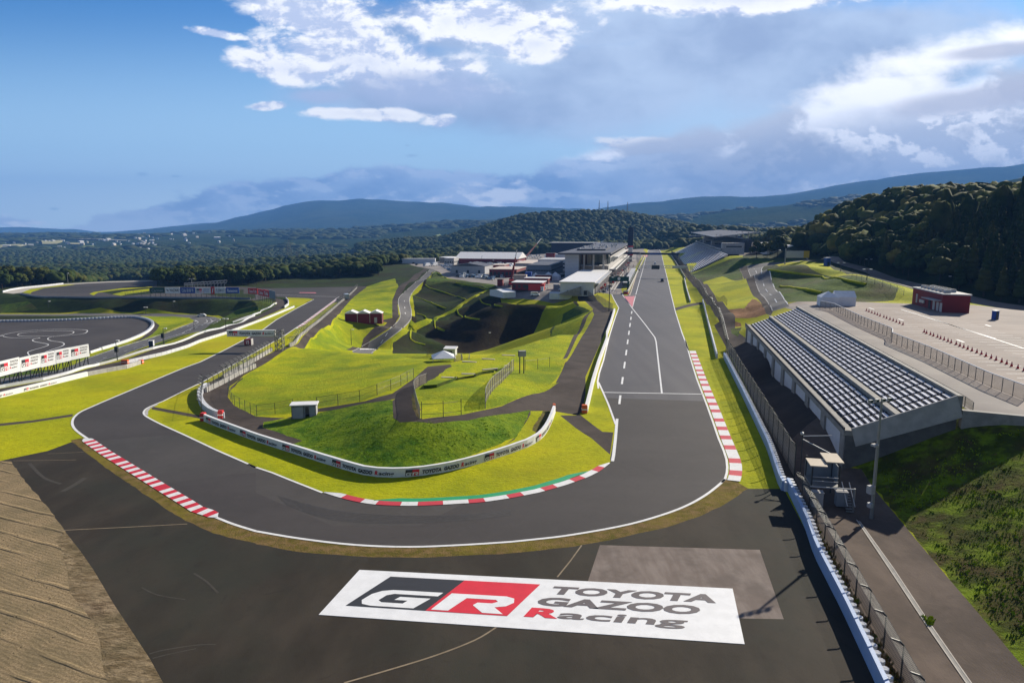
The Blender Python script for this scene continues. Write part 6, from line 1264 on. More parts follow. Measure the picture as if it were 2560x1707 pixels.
# paddock buildings (s, t measured from the photograph)
def VB(name, x0, y0, x1, y1, depth, h, wallm, roofm, label, **k):
    (s0, t0), (s1, t1) = px_st('V', x0, y0), px_st('V', x1, y1); s_ = (s0+s1)/2; return bld(name, s_, s_+depth, min(t0, t1), max(t0, t1), h, wallm, roofm, label, **k)
VB('paddock_hall', 265, 728, 1440, 728, 40, 4.6, 'barn_red', 'white_roof', 'long dark red hall with a bright white roof at the back of the paddock', over=1.5, gable=5.5)
VB('tent_hall', 492, 722, 1150, 715, 12, 4.2, 'tent_white', 'tent_white', 'long white marquee in front of the dark red hall', gable=1.5)
VB('paddock_building', 300, 880, 740, 930, 26, 5.2, 'grey_roof', 'dark_roof', 'grey building with a dark pitched roof behind the parked cars', gable=2.2, doors=3)
VB('paddock_building', 935, 960, 1380, 985, 34, 5.0, 'barn_red', 'tan_roof', 'broad building with a tan roof behind the upright crane', win=(1, 7, 1, 2.4, .7), holes='stand_dark')
VB('paddock_building', 945, 865, 1190, 865, 18, 4.5, 'barn_red', 'tan_roof', 'small bright red building with a tan roof behind the broad building', over=.2)
VB('paddock_building', 1585, 970, 2060, 960, 60, 7.5, 'blue_grey', 'dark_roof', 'large blue-grey transporter garage before the pit building', win=(1, 9, 3.6, .9, .9), holes='stand_dark')
VB('paddock_building', 1790, 850, 2310, 850, 40, 8, 'wall_white', 'grey_roof', 'pale block with a grey roof beside the pit building stair tower', win=(2, 8, 1.5, 1.4, .6))
VB('paddock_building', 1350, 860, 1790, 860, 60, 5.5, 'pale_concrete', 'tan_roof', 'long pale building with a tan roof in the middle of the paddock')
VB('container_office', 1350, 1180, 1850, 1215, 14, 3.4, 'barn_red', 'white_roof', 'red office hut with a pale flat roof nearest the bowl edge', win=(1, 6, .6, 1.8, .5), doors=1, holes='stand_dark')
VB('container_office', 1545, 1100, 1990, 1100, 7, 3.2, 'barn_red', 'white_roof', 'red hut with a pale roof behind the nearest office hut', win=(1, 6, .8, 1.2, .5))
VB('container_office', 1750, 1040, 2040, 1045, 4, 3.4, 'barn_red', 'tan_roof', 'narrow dark red hut just before the pointed tents')
VB('paddock_building', 0, 700, 190, 705, 20, 4.5, 'concrete', 'white_roof', 'low building with a pale roof at the left end of the paddock')
VB('paddock_building', 80, 740, 262, 740, 16, 5.5, 'pale_concrete', 'white_roof', 'pale shed adjoining the long dark red hall', win=(1, 4, 1.2, 1.6, .5))
VB('transporter_truck', 1345, 1062, 1590, 1062, 3, 4.0, 'cream', 'tan_roof', 'beige transporter beside the foot of the upright crane', over=0, cat='truck')
VB('container', 1560, 985, 1680, 985, 3, 3.4, 'blue_board', 'blue_board', 'blue container beside the transporter garage', over=.05, cat='container')
e = bld('grandstand_roof_building', 800, 830, -120, -60, 16, 'navy', 'grey_roof', 'low dark building with a thin flat roof on the horizon left of the pit building', over=3)
bld('dark_block', 1040, 1080, 48, 120, 24, 'navy', 'navy', 'big dark navy block standing behind the far grandstand roof', z=-2, win=(4, 14, 3, 2.6, .6), holes='dark_roof')
bld('office_building', 905, 935, 60, 100, 12, 'tan_roof', 'grey_roof', 'tan flat block seen beneath the far grandstand roof', z=12)
for i, (x0, y0, x1, y1, dp, hh_, wm, rm, lb) in enumerate(((1600, 905, 1700, 905, 3, 3.0, 'blue_board', 'blue_grey', 'blue tarpaulin shelter by the corner of the transporter garage'), (1210, 800, 1330, 800, 6, 3.2, 'wall_white', 'white_roof', 'small white hut behind the upright crane boom'), (1420, 760, 1780, 762, 10, 3.2, 'pale_concrete', 'white_roof', 'pale flat awning in the middle of the paddock'),
    (2080, 1200, 2180, 1200, 3, 2.4, 'blue_grey', 'grey_roof', 'grey cabinets before the pit garage stair'), (1050, 1120, 1150, 1120, 3, 3.0, 'barn_red', 'stand_dark', 'small red engine hut left of the upright crane'), (1940, 620, 2110, 620, 8, 5, 'barn_red', 'stand_dark', 'dark red shed at the back right of the paddock'), (2110, 640, 2310, 640, 10, 5, 'wall_white', 'white_roof', 'white shed beside the dark red shed at the back'), (1850, 1210, 1900, 1210, 2, 1.3, 'wall_white', 'white_roof', 'white pallet stack right of the office hut'), (1690, 1170, 1850, 1240, 2.5, 2.6, 'bright_red', 'bright_red', 'bright red container at the corner of the office hut'))):
    VB('paddock_hut', x0, y0, x1, y1, dp, hh_, wm, rm, lb, over=.15)
# red huts
x, y, z = hit(*cr('B', [(1510, 902)])[0]); e = empty('red_hut', (x, y, z), R(4), 'small dark red hut with three white gables on the lit slope by the access road', 'hut')
mb = MB(); mb.box(-8.0, 8.0, -2.2, 2.2, -.5, 4.2, 'barn_red')
for i in (-8, -2.7, 2.7, 8): mb.box(i-.12, i+.12, -2.3, -2.2, 0, 4.2, 'cream')
mb.build('wall', e); mb = MB(); mb.box(4.6, 5.8, -2.34, -2.21, 0, 2.4, 'pale_steel'); mb.build('door', e)
mb = MB()
for i in (-5.35, 0, 5.35): mb.mesh([(i-2.9, -2.9, 4.2), (i+2.9, -2.9, 4.2), (i+2.9, 2.9, 4.2), (i-2.9, 2.9, 4.2), (i, -2.9, 5.5), (i, 2.9, 5.5)], [(0, 1, 4), (1, 2, 5, 4), (2, 3, 5), (3, 0, 4, 5), (3, 2, 1, 0)], 'white_roof')
mb.build('roof', e)
def redbld():
    q = px_st('F', 1580, 1325, 9.0); e = empty('red_building', st(q[0]-0.5, q[1]+1.5, 9.0), -R(11.8), 'dark red flat roofed building with rooftop units on the car park', 'building')
    xs = at(*cr('F', [(1320, 1245)])[0], 9); xm = at(*cr('F', [(1590, 1325)])[0], 9); xr = at(*cr('F', [(1845, 1335)])[0], 9)
    A_, B_, C_ = Vector(xs), Vector(xm), Vector(xr); o = Vector(e.location); rt = Matrix.Rotation(R(11.8), 3, 'Z'); A_, B_, C_ = [rt @ (p-o) for p in (A_, B_, C_)]; D_ = A_+(C_-B_); h = 4.9
    mb = MB(); ring = [A_, B_, C_, D_]; mb.hexa([(p.x, p.y, -.3) for p in ring], [(p.x, p.y, h) for p in ring], 'barn_red'); mb.build('wall', e)
    mb = MB(); c = (A_+C_)/2; big = [c+(p-c)*1.04 for p in ring]; sml = [c+(p-c)*.97 for p in ring]; mb.hexa([(p.x, p.y, h) for p in big], [(p.x, p.y, h+.35) for p in big], 'pale_steel'); mb.hexa([(p.x, p.y, h+.35) for p in sml], [(p.x, p.y, h+.36) for p in sml], 'dark_roof'); mb.build('roof', e)
    for i in range(13):
        f, g = .12+.76*(i//2)/6, .3+.35*(i % 2); p = A_.lerp(B_, f)+(C_-B_)*g; mb = MB(); mb.box(p.x-.7, p.x+.7, p.y-.6, p.y+.6, h+.3, h+1.15, 'pale_steel'); mb.box(p.x-.5, p.x+.5, p.y-.4, p.y+.4, h+1.15, h+1.25, 'dark_steel'); mb.build('roof_unit', e)
    d = (B_-A_).normalized(); n_ = Vector((d.y, -d.x, 0)); P0 = lambda f, out, z: (A_.x+(B_.x-A_.x)*f+n_.x*out, A_.y+(B_.y-A_.y)*f+n_.y*out, z)
    mb = MB(); mb.hexa([P0(.56, .0, 3.1), P0(.98, 0, 3.1), P0(.98, 2.0, 3.1), P0(.56, 2.0, 3.1)], [P0(.56, 0, 3.3), P0(.98, 0, 3.3), P0(.98, 2, 3.3), P0(.56, 2, 3.3)], 'pale_concrete'); mb.build('canopy', e)
    for f in (.58, .72, .84, .94): mb = MB(); mb.hexa([P0(f, .02, .1), P0(f+.07, .02, .1), P0(f+.07, .1, .1), P0(f, .1, .1)], [P0(f, .02, 2.6), P0(f+.07, .02, 2.6), P0(f+.07, .1, 2.6), P0(f, .1, 2.6)], 'pale_steel' if f > .7 else 'stand_dark'); mb.build('door', e)
    for f in (.14, .17): mb = MB(); mb.hexa([P0(f, .02, .8), P0(f+.02, .02, .8), P0(f+.02, .08, .8), P0(f, .08, .8)], [P0(f, .02, 3.4), P0(f+.02, .02, 3.4), P0(f+.02, .08, 3.4), P0(f, .08, 3.4)], 'pale_steel'); mb.build('vent', e)
    mb = MB(); mb.hexa([P0(.30, .02, 1.2), P0(.46, .02, 1.2), P0(.46, .4, 1.2), P0(.30, .4, 1.2)], [P0(.30, .02, 2.1), P0(.46, .02, 2.1), P0(.46, .4, 2.1), P0(.30, .4, 2.1)], 'pale_steel'); mb.build('counter', e)
redbld()
# tents
def tent(c, px, py, w_, d, h, gab, label, ridge_x=True, z=None, rz=-R(11.8), m='tent_white', open_=False, cat='tent'):
    x, y, zz = hit(*cr(c, [(px, py)])[0]); e = empty('tent', (x, y, zz), rz, label, cat); mb = MB()
    if open_:
        for a in (-1, 1):
            for b in (-1, 1): mb.tube((a*w_/2, b*d/2, 0), (a*w_/2, b*d/2, h), .06, 'pale_steel', 5)
    else: mb.box(-w_/2, w_/2, -d/2, d/2, -.1, h, m)
    mb.build('legs' if open_ else 'wall', e); mb = MB()
    if ridge_x: mb.mesh([(-w_/2-.1, -d/2-.1, h), (w_/2+.1, -d/2-.1, h), (w_/2+.1, d/2+.1, h), (-w_/2-.1, d/2+.1, h), (-w_/2-.1, 0, h+gab), (w_/2+.1, 0, h+gab)], [(0, 1, 5, 4), (2, 3, 4, 5), (0, 4, 3), (1, 2, 5), (3, 2, 1, 0)], m)
    else: mb.mesh([(-w_/2-.1, -d/2-.1, h), (w_/2+.1, -d/2-.1, h), (w_/2+.1, d/2+.1, h), (-w_/2-.1, d/2+.1, h), (0, 0, h+gab)], [(0, 1, 4), (1, 2, 4), (2, 3, 4), (3, 0, 4), (3, 2, 1, 0)], m)
    mb.build('roof', e); return e
tent('F', 545, 1262, 5, 5.5, 2.7, 1.7, 'left part of the white tent pair at the far end of the car park', False); tent('F', 690, 1258, 5.6, 5.5, 2.7, 1.7, 'right part of the white tent pair at the far end of the car park')
tent('M', 640, 245, 5.2, 5.2, 1.0, 1.5, 'low white pyramid tent roof on the crest of the infield meadow', False, open_=True, rz=R(10))
tent('V', 1990, 1030, 6, 6, 2.6, 2.6, 'left one of two white pointed tents in the paddock', False); tent('V', 2120, 1030, 6, 6, 2.6, 2.6, 'right one of two white pointed tents in the paddock', False); tent('V', 1755, 1005, 4, 4, 2.2, 1.6, 'small white pointed tent left of the two larger ones', False)
tent('V', 1150, 1330, 7.5, 16, 3.0, 1.0, 'pale rounded storage tent at the left corner of the bowl edge', rz=R(28)); tent('V', 2140, 1375, 7, 4, 3.0, .6, 'left white storage tent at the edge above the bowl', rz=0); tent('V', 2300, 1375, 6.6, 4, 3.0, .6, 'right white storage tent at the edge above the bowl', rz=0)
# white cabin and grey shed in the infield
x, y, z = hit(*cr('M', [(745, 168)])[0]); e = empty('cabin', (x, y, z), R(-8), 'small white cabin with a pale roof on the crest of the infield', 'cabin'); mb = MB(); mb.box(-1.9, 1.9, -1.5, 1.5, -.2, 2.5, 'wall_white'); mb.build('wall', e); mb = MB(); mb.hexa([(-2.2, -1.8, 2.5), (2.2, -1.8, 2.5), (2.2, 1.8, 2.5), (-2.2, 1.8, 2.5)], [(-2.2, -1.8, 2.65), (2.2, -1.8, 2.65), (2.2, 1.8, 3.0), (-2.2, 1.8, 3.0)], 'white_roof'); mb.build('roof', e); mb = MB(); mb.box(-1.6, .9, -1.55, -1.5, 1.0, 1.9, 'glass'); mb.build('window', e)
x, y, z = hit(*cr('L', [(450, 148)])[0]); e = empty('shed', (x, y, z), R(8), 'small open grey shed with a pale flat roof beside the infield path', 'shed')
mb = MB(); mb.box(-2.0, 2.0, .9, 1.0, -.2, 2.15, 'grey_roof'); mb.box(-2.0, -1.9, -1, 1, -.2, 2.15, 'grey_roof'); mb.box(1.9, 2.0, -1, 1, -.2, 2.15, 'grey_roof'); mb.box(-2.0, .2, -1.0, -.92, -.1, 1.9, 'blue_grey'); mb.box(.9, 2, -1.0, -.92, -.1, 1.9, 'blue_grey'); mb.build('wall', e)
mb = MB(); mb.box(-2.25, 2.25, -1.25, 1.2, 2.15, 2.32, 'white_roof'); mb.build('roof', e); mb = MB()
for a in (-1.95, 0, 1.95): mb.tube((a, -1.05, -.2), (a, -1.05, 2.15), .05, 'dark_steel', 5)
mb.build('post', e)
# twin post sign
x, y, z = hit(*cr('M', [(1790, 430)])[0]); e = empty('post_sign', (x, y, z), R(12), 'pale box sign on two dark posts on the infield slope', 'sign')
for a in (-.45, .45): mb = MB(); mb.tube((a, 0, -.3), (a, 0, 4.2), .12, 'dark_steel', 6); mb.build('post', e)
mb = MB(); mb.box(-.75, -.68, -.4, .4, 3.7, 4.9, 'dark_steel'); mb.box(-.68, .85, -.4, .4, 3.7, 4.95, 'pale_concrete'); mb.build('box', e)
# ------------------------------------------------------------------ marshal post, lamp poles
def post_at(t, s): return st(s, t, 0)
e = empty('marshal_post', st(84, 20.6, 0), -R(11.8), 'metal marshal post with two pale roofs, stairs and boxes beside the tyre wall', 'marshal post')
mb = MB()
for a, b in ((-1.6, -1.2), (1.4, -1.2), (-1.6, 2.2), (1.4, 2.2)): mb.tube((a, b, -.2), (a, b, 4.6), .09, 'dark_steel')
mb.box(-1.7, 1.5, -1.3, 2.3, 1.9, 2.05, 'mesh_grey'); mb.box(-1.7, 1.5, 2.2, 2.28, 2.0, 4.2, 'blue_grey'); mb.box(1.42, 1.5, -.2, 2.28, 2.0, 4.2, 'blue_grey'); mb.tube((-1.6, -1.2, 3.1), (1.4, -1.2, 3.1), .05, 'pale_steel'); mb.tube((-1.6, -1.2, 2.6), (1.4, -1.2, 2.6), .05, 'pale_steel'); mb.build('frame', e)
mb = MB(); mb.box(-2.0, -.1, -1.9, .9, 4.55, 4.68, 'cream'); mb.build('roof', e); mb = MB(); mb.box(-.05, 1.9, -.9, 2.6, 4.8, 4.93, 'cream'); mb.build('roof', e)
mb = MB()
for i in range(9): mb.box(1.7, 2.5, -1.4-i*.32, -1.15-i*.32, 1.8-i*.21, 1.86-i*.21, 'mesh_grey')
mb.tube((1.7, -1.2, 2.7), (1.7, -4.2, .9), .05, 'pale_steel'); mb.tube((2.5, -1.2, 2.7), (2.5, -4.2, .9), .05, 'pale_steel'); mb.build('stair', e)
for i, (a, b, c_) in enumerate(((-1.9, -3.4, 'grey_roof'), (.9, -2.6, 'blue_grey'))): mb = MB(); mb.box(a, a+1.2, b, b+.9, .2, 1.9, c_); mb.box(a-.06, a+1.26, b-.06, b+.96, 1.9, 1.98, 'pale_concrete'); mb.build('equipment_box', e)
mb = MB(); mb.tube((-2.2, -3.2, 2.6), (2.6, -3.2, 2.6), .07, 'pale_steel'); mb.tube((2.6, -3.2, -.2), (2.6, -3.2, 2.7), .12, 'steel'); mb.build('boom', e)
mb = MB(); mb.tube((-1.2, 7, 0), (-1.2, 7, 5.8), .08, 'dark_steel'); mb.tube((-1.2, 7, 5.6), (2.4, 7.6, 5.7), .06, 'pale_steel'); mb.tube((-1.2, 7, 5.2), (2.0, 4, 4.2), .06, 'pale_steel'); mb.mesh(*(lambda v, f: ([(-1.3+p[0]*.25, 7+p[1]*.25, 5.95+p[2]*.25) for p in v], [tuple(int(k) for k in q) for q in f]))(*ICO1), 'pale_steel'); mb.build('camera_mast', e)
# tall floodlight pole by the bank: base and height from the photograph
bx, by, bz = at(*cr('S', [(2178, 1293)])[0], .2)
bz = h1(bx, by); e = empty('floodlight_pole', (bx, by, bz), R(20), 'tall grey floodlight pole at the corner of the near grandstand', 'floodlight')
H_ = atY(2190, 1000, by)[2]-bz; mb = MB(); mb.tube((0, 0, -.4), (0, 0, H_*.5), .21, 'steel', 10, .17); mb.tube((0, 0, H_*.5), (0, 0, H_), .17, 'steel', 10, .11); mb.build('pole', e)
mb = MB(); mb.tube((-2.0, 0, H_-.2), (1.4, 0, H_-.2), .06, 'steel'); mb.build('crossbar', e)
for i in range(4):
    for j in range(1): a = -1.7+i*.9; mb = MB(); mb.box(a-.2, a+.2, -.25, .05, H_-.1, H_+.2, 'steel'); mb.box(a-.17, a+.17, -.27, -.25, H_-.07, H_+.17, 'glass'); mb.build('floodlight', e)
mb = MB(); mb.box(-.7, -.15, -.3, .3, H_*.62, H_*.62+.25, 'pale_concrete'); mb.build('lamp', e); mb = MB(); mb.box(-.75, -.2, -.35, .3, 3.0, 3.9, 'pale_concrete'); mb.build('box', e); mb = MB(); mb.box(-.6, -.2, -.3, .2, 1.4, 1.9, 'pale_steel'); mb.build('box', e)
def pole(c, px, py, topx, topy, label, arm=1.2, r=.12, m='steel', group=None, cat='lamp pole', name='lamp_pole', heads=2):
    x, y, z = hit(*cr(c, [(px, py)])[0]); H2 = atY(*cr(c, [(topx, topy)])[0], y)[2]-z; e = empty(name, (x, y, z), random.uniform(-.3, .3), label, cat, group)
    mb = MB(); mb.tube((0, 0, -.3), (0, 0, H2), r, m, 6, r*.6); mb.tube((-arm if heads > 1 else 0, 0, H2), (arm, 0, H2), r*.5, m, 5); mb.build('pole', e)
    for a in ((-arm, arm) if heads > 1 else (arm,)): mb = MB(); mb.box(a-.45, a+.45, -.25, .25, H2-.12, H2+.16, 'white_paint'); mb.build('lamp_head', e)
    return e
pole('E', 450, 800, 455, 490, 'tall lamp pole with a curved top at the pit entry fence', r=.2, heads=1, m='dark_steel')
for i, (a, b, c_, d) in enumerate(((365, 745, 365, 708), (495, 790, 495, 740), (665, 950, 665, 870), (680, 835, 680, 782), (905, 1030, 905, 930), (920, 900, 920, 838), (1245, 985, 1245, 912), (1690, 1110, 1690, 995))):
    pole('F', a, b, c_, d, ['farthest', 'second farthest', 'low', 'third farthest', 'slim', 'middle', 'second nearest', 'nearest'][i]+' lamp pole with white heads along the forest road', group='lamp poles along the forest road', m='dark_steel')
for i, (c, a, b, d, lb) in enumerate((('A', 1340, 1042, 985, 'twin headed lamp pole below the dark bank'), ('A', 445, 985, 930, 'short lamp on the bank at the left'), ('A', 1590, 990, 930, 'short lamp with an orange top on the dark bank'), ('A', 1015, 905, 925, 'tiny lamp at the top of the bank'), ('A', 625, 762, 672, 'pale mast on the rim wall of the far bend'), ('A', 1078, 1470, 1290, 'lamp pole with a dark box beside the dashed road'), ('A', 1508, 1330, 1180, 'mast with a dark box in front of the green patch'), ('A', 1782, 1190, 1110, 'thin mast by the bend of the dashed road'), ('A', 2075, 1190, 1090, 'lamp pole with two arms above the left service road'), ('C', 1178, 1120, 998, 'single lamp post standing in the shaded bowl'), ('V', 540, 700, 590, 'left mast before the white roofed hall'), ('V', 765, 870, 590, 'middle mast before the white roofed hall'), ('V', 960, 1050, 670, 'mast with a green top among the parked cars'), ('B', 1390, 1110, 968, 'thin pole on the grass below the red hut'))):
    if i == 3: continue
    pole(c, a, b, a, d, lb, arm=.7, heads=2 if i in (0, 8) else 1, m='dark_steel' if i != 4 else 'pale_steel')
for i, (px, py, w_, h_, m, lb) in enumerate(((1078, 1470, .9, 1.5, 'dark_steel', 'black box sign on the lamp pole beside the dashed road'), (1500, 1330, .9, 1.5, 'dark_steel', 'black box sign on the mast before the green patch'))):
    x, y, z = hit(*cr('A', [(px, py)])[0]); mb = MB(); mb.box(-w_/2, w_/2, -.3, .3, 2.3, 2.3+h_, m); mb.box(-w_/2+.1, w_/2-.1, -.34, -.3, 2.45, 2.1+h_, 'navy'); mb.tube((0, 0, -.2), (0, 0, 2.3), .08, 'dark_steel'); o = mb.build('signal_box'); o.location = (x, y, z); tag(o, lb, 'signal')
for c, px, py, w_, h_, lb in (('A', 1392, 1342, 1.3, 1.8, 'blue booth by the dashed road with a white side'), ('F', 540, 900, 2.2, 4.0, 'blue booth at the roadside above the terraced slope'), ('F', 2082, 1390, 1.1, 2.2, 'dark blue booth at the right edge of the car park')):
    x, y, z = hit(*cr(c, [(px, py)])[0]); e = empty('booth', (x, y, z), .2, lb, 'booth'); mb = MB(); mb.box(-w_/2, w_/2, -w_/2, w_/2, -.1, h_, 'blue_board'); mb.box(w_/2, w_/2+.06, -w_/2, w_/2, 0, h_, 'wall_white'); mb.build('wall', e); mb = MB(); mb.box(-w_/2-.1, w_/2+.16, -w_/2-.1, w_/2+.1, h_, h_+.15, 'white_roof'); mb.build('roof', e); mb = MB(); mb.box(-w_*.25, w_*.25, -w_/2-.05, -w_/2, .1, 2, 'glass'); mb.build('door', e)
# roadside board with a yellow end
x, y, z = hit(*cr('F', [(270, 860)])[0]); e = empty('roadside_board', (x, y, z), -.1, 'pale green roadside board with a yellow end by the round trees', 'sign'); mb = MB(); mb.box(-6.5, 3.2, -.15, .15, 2.2, 6.2, 'pale_steel'); mb.box(3.2, 6.4, -.2, .2, 2.2, 6.2, 'yellow_paint'); mb.build('panel', e); mb = MB(); mb.tube((-7, 0, -6), (-7, 0, 7.5), .35, 'steel'); mb.tube((5.5, 0, -2), (5.5, 0, 4), .2, 'steel'); mb.build('post', e)
# ------------------------------------------------------------------ gantries over the straight
def gantry(s, t0, t1, zb, h, m, label, lattice_=True, board=None):
    e = empty('track_gantry', (0, 0, 0), 0, label, 'gantry')
    for t in (t0, t1): mb = MB(); p = st(s, t); lattice(mb, p[0], p[1], h1(p[0], p[1]), 1.4, zb+h-h1(p[0], p[1]), 'pale_steel', .10, 4, -R(11.8)); mb.build('tower', e)
    mb = MB(); a, b = Vector(st(s, t0, zb)), Vector(st(s, t1, zb)); 
    if lattice_:
        for dz in (0, h):
            for ds in (-.5, .5): mb.tube(st(s+ds, t0, zb+dz), st(s+ds, t1, zb+dz), .12, m, 5)
        n = 20
        for i in range(n): mb.tube(a.lerp(b, i/n), a.lerp(b, (i+1)/n)+Vector((0, 0, h)), .08, m, 4); mb.tube(a.lerp(b, i/n)+Vector((0, 0, h)), a.lerp(b, (i+1)/n), .08, m, 4)
    else: mb.hexa([st(s-.4, t0, zb), st(s-.4, t1, zb), st(s+.4, t1, zb), st(s+.4, t0, zb)], [st(s-.4, t0, zb+h), st(s-.4, t1, zb+h), st(s+.4, t1, zb+h), st(s+.4, t0, zb+h)], m)
    mb.build('beam', e)
    for (b0, b1, z0, z1, bm) in board or []: mb = MB(); mb.hexa([st(s-.9, b0, z0), st(s-.9, b1, z0), st(s-.6, b1, z0), st(s-.6, b0, z0)], [st(s-.9, b0, z1), st(s-.9, b1, z1), st(s-.6, b1, z1), st(s-.6, b0, z1)], bm); mb.build('panel', e)
    return e
gantry(466, -19.5, 23.5, 6.4, 1.5, 'pale_steel', 'lattice gantry with a black light panel across the main straight', board=[(-2.4, 2.8, 5.6, 8.2, 'dark_steel'), (11, 21, 6.4, 7.8, 'pale_steel')])
gantry(700, -18, 23, 6.6, 2.0, 'navy', 'dark blue banner gantry farther along the main straight', False, board=[(-6, 6, 6.7, 8.5, 'blue_board'), (-17, -8, 6.6, 8.7, 'navy')])
gantry(652, -30, -14.5, 8.6, 2.0, 'navy', 'navy blue banner over the pit lane', False); gantry(600, -34, -14.5, 6.4, 1.0, 'white_paint', 'white truss over the pit lane before the garages', True)
e = empty('pit_exit_sign', (0, 0, 0), 0, 'dark green overhead sign with a round white emblem at the pit lane', 'sign')
mb = MB(); s_ = 372; mb.hexa([st(s_, -24.2, 4.2), st(s_, -13.6, 4.2), st(s_+.6, -13.6, 4.2), st(s_+.6, -24.2, 4.2)], [st(s_, -24.2, 6.8), st(s_, -13.6, 6.8), st(s_+.6, -13.6, 6.8), st(s_+.6, -24.2, 6.8)], 'green_board'); mb.build('panel', e)
mb = MB(); c0 = Vector(st(s_-.05, -18.9, 5.6)); ax = Vector((CA, -SA, 0)); mb.face([tuple(c0+ax*(math.cos(a*.524)*.8)+Vector((0, 0, math.sin(a*.524)*.8))) for a in range(12)], 'banner_white'); mb.build('emblem', e)
mb = MB(); mb.hexa([st(s_-.3, -14.4, -.2), st(s_-.3, -13.4, -.2), st(s_+.7, -13.4, -.2), st(s_+.7, -14.4, -.2)], [st(s_-.3, -14.4, 4.2), st(s_-.3, -13.4, 4.2), st(s_+.7, -13.4, 4.2), st(s_+.7, -14.4, 4.2)], 'green_board'); mb.build('post', e)
e = bld('pit_wall_stand', 380, 520, -16.8, -14.4, 2.8, 'blue_grey', 'grey_roof', 'row of grey pit wall stands beside the pit wall', win=(1, 30, 1.3, .9, .7)); 
bld('crash_cushion', 336, 343, -14.8, -12.6, 1.6, 'bright_red', 'rubber', 'red and black crash cushion at the tip of the pit wall', over=.1, cat='barrier')
fence('pit_barrier', [st(338, -31), st(338, -15)], 1.2, 3, 'low blue barrier across the pit lane entry', rails=(.5, 1.0), mesh=False, wr=.08, post='blue_board')
# ------------------------------------------------------------------ cranes
def crane(c, px, py, tipx, tipy, dY, label, r=.9, back=0):
    x, y, z = hit(*cr(c, [(px, py)])[0]); tip = Vector(atY(*cr(c, [(tipx, tipy)])[0], y+dY)); tip -= Vector((x, y, z)); e = empty('mobile_crane', (x, y, z), 0, label, 'crane')
    mb = MB(); mb.box(-1.5, 1.5, -5, 5, 1.0, 2.2, 'bright_red'); mb.box(-1.4, 1.4, -5.4, -3.4, 2.2, 3.4, 'bright_red'); mb.box(-1.3, 1.3, -5.45, -5.38, 2.3, 3.1, 'glass'); mb.box(-1.3, 1.3, 0, 3.5, 2.2, 4.0, 'barn_red'); mb.build('body', e)
    for a in (-1.35, 1.35):
        for b in (-3.8, -2.2, 2.0, 3.8): w2 = MB(); w2.tube((a-.25, b, .7), (a+.25, b, .7), .7, 'rubber', 12); w2.build('wheel', e)
    for b in (-3, 3): mb = MB(); mb.box(-4.2, 4.2, b-.2, b+.2, .9, 1.2, 'dark_steel'); mb.box(-4.5, -3.9, b-.3, b+.3, 0, .9, 'dark_steel'); mb.box(3.9, 4.5, b-.3, b+.3, 0, .9, 'dark_steel'); mb.build('outrigger', e)
    p0 = Vector((0, 1.5, 3.2)); m1 = p0.lerp(tip, .42); mb = MB(); mb.tube(p0, m1, r, 'barn_red', 4, r*.85); mb.tube(m1, p0.lerp(tip, .72), r*.62, 'barn_red', 4, r*.55); mb.tube(p0.lerp(tip, .72), tip, r*.40, 'pale_steel', 4, r*.3); mb.build('boom', e)
    mb = MB(); mb.tube(p0+Vector((0, -1.8, -.8)), p0.lerp(tip, .22), .3, 'dark_steel'); mb.build('ram', e); return e
crane('V', 1310, 1130, 1415, 465, 4, 'red mobile crane with its boom raised almost upright in the paddock')
crane('V', 1560, 690, 1860, 270, 30, 'red mobile crane with a leaning boom behind the paddock huts', r=1.2)
# ------------------------------------------------------------------ sunlit terrace edges, put in as raised strips of brighter grass
def berm(name, c, pts, w_, h, m, smooth=3):
    P = hits(c, sm(pts, smooth)); P = even([Vector((p[0], p[1])) for p in P], 1.6); N = normals(P); mb = MB(); R_ = []
    for p, n in zip(P, N):
        q = []
        for k, z in ((-1, -.25), (-.45, h), (.45, h), (1, -.25)): x, y = p.x+n.x*k*w_/2, p.y+n.y*k*w_/2; q.append((x, y, h1(x, y)+z))
        R_.append(q)
    for a, b in zip(R_[:-1], R_[1:]):
        for k in range(3): mb.face([a[k], b[k], b[k+1], a[k+1]], m)
    tag(mb.build(name, smooth=True), kind='structure')
for l, w_ in (([(600, 560), (640, 590), (760, 625), (860, 660), (950, 685), (980, 705)], 1.6), ([(490, 665), (600, 705), (700, 745), (790, 778)], 1.4), ([(520, 825), (590, 845), (615, 880)], 1.4), ([(470, 960), (462, 1050), (500, 1085), (600, 1112)], 1.5), ([(890, 785), (915, 840), (1000, 865), (1100, 878)], 1.4),
    ([(690, 870), (690, 940), (780, 982)], 1.4), ([(880, 540), (1000, 565), (1150, 600)], 1.4), ([(1100, 690), (1130, 730), (1200, 745), (1310, 757)], 1.2), ([(1170, 605), (980, 705), (850, 800), (620, 893), (480, 955)], 4.5), ([(710, 450), (790, 500)], 1.5)):
    berm('terrace_edge', 'C', l, w_*(.62 if w_ < 3 else .8), .40, 'meadow_grass')
for l in ([(0, 938), (300, 975), (600, 1012), (900, 1072)], [(110, 1088), (300, 1112), (490, 1148)]): berm('terrace_edge', 'F', l, 1.2, .5, 'mowed_grass')
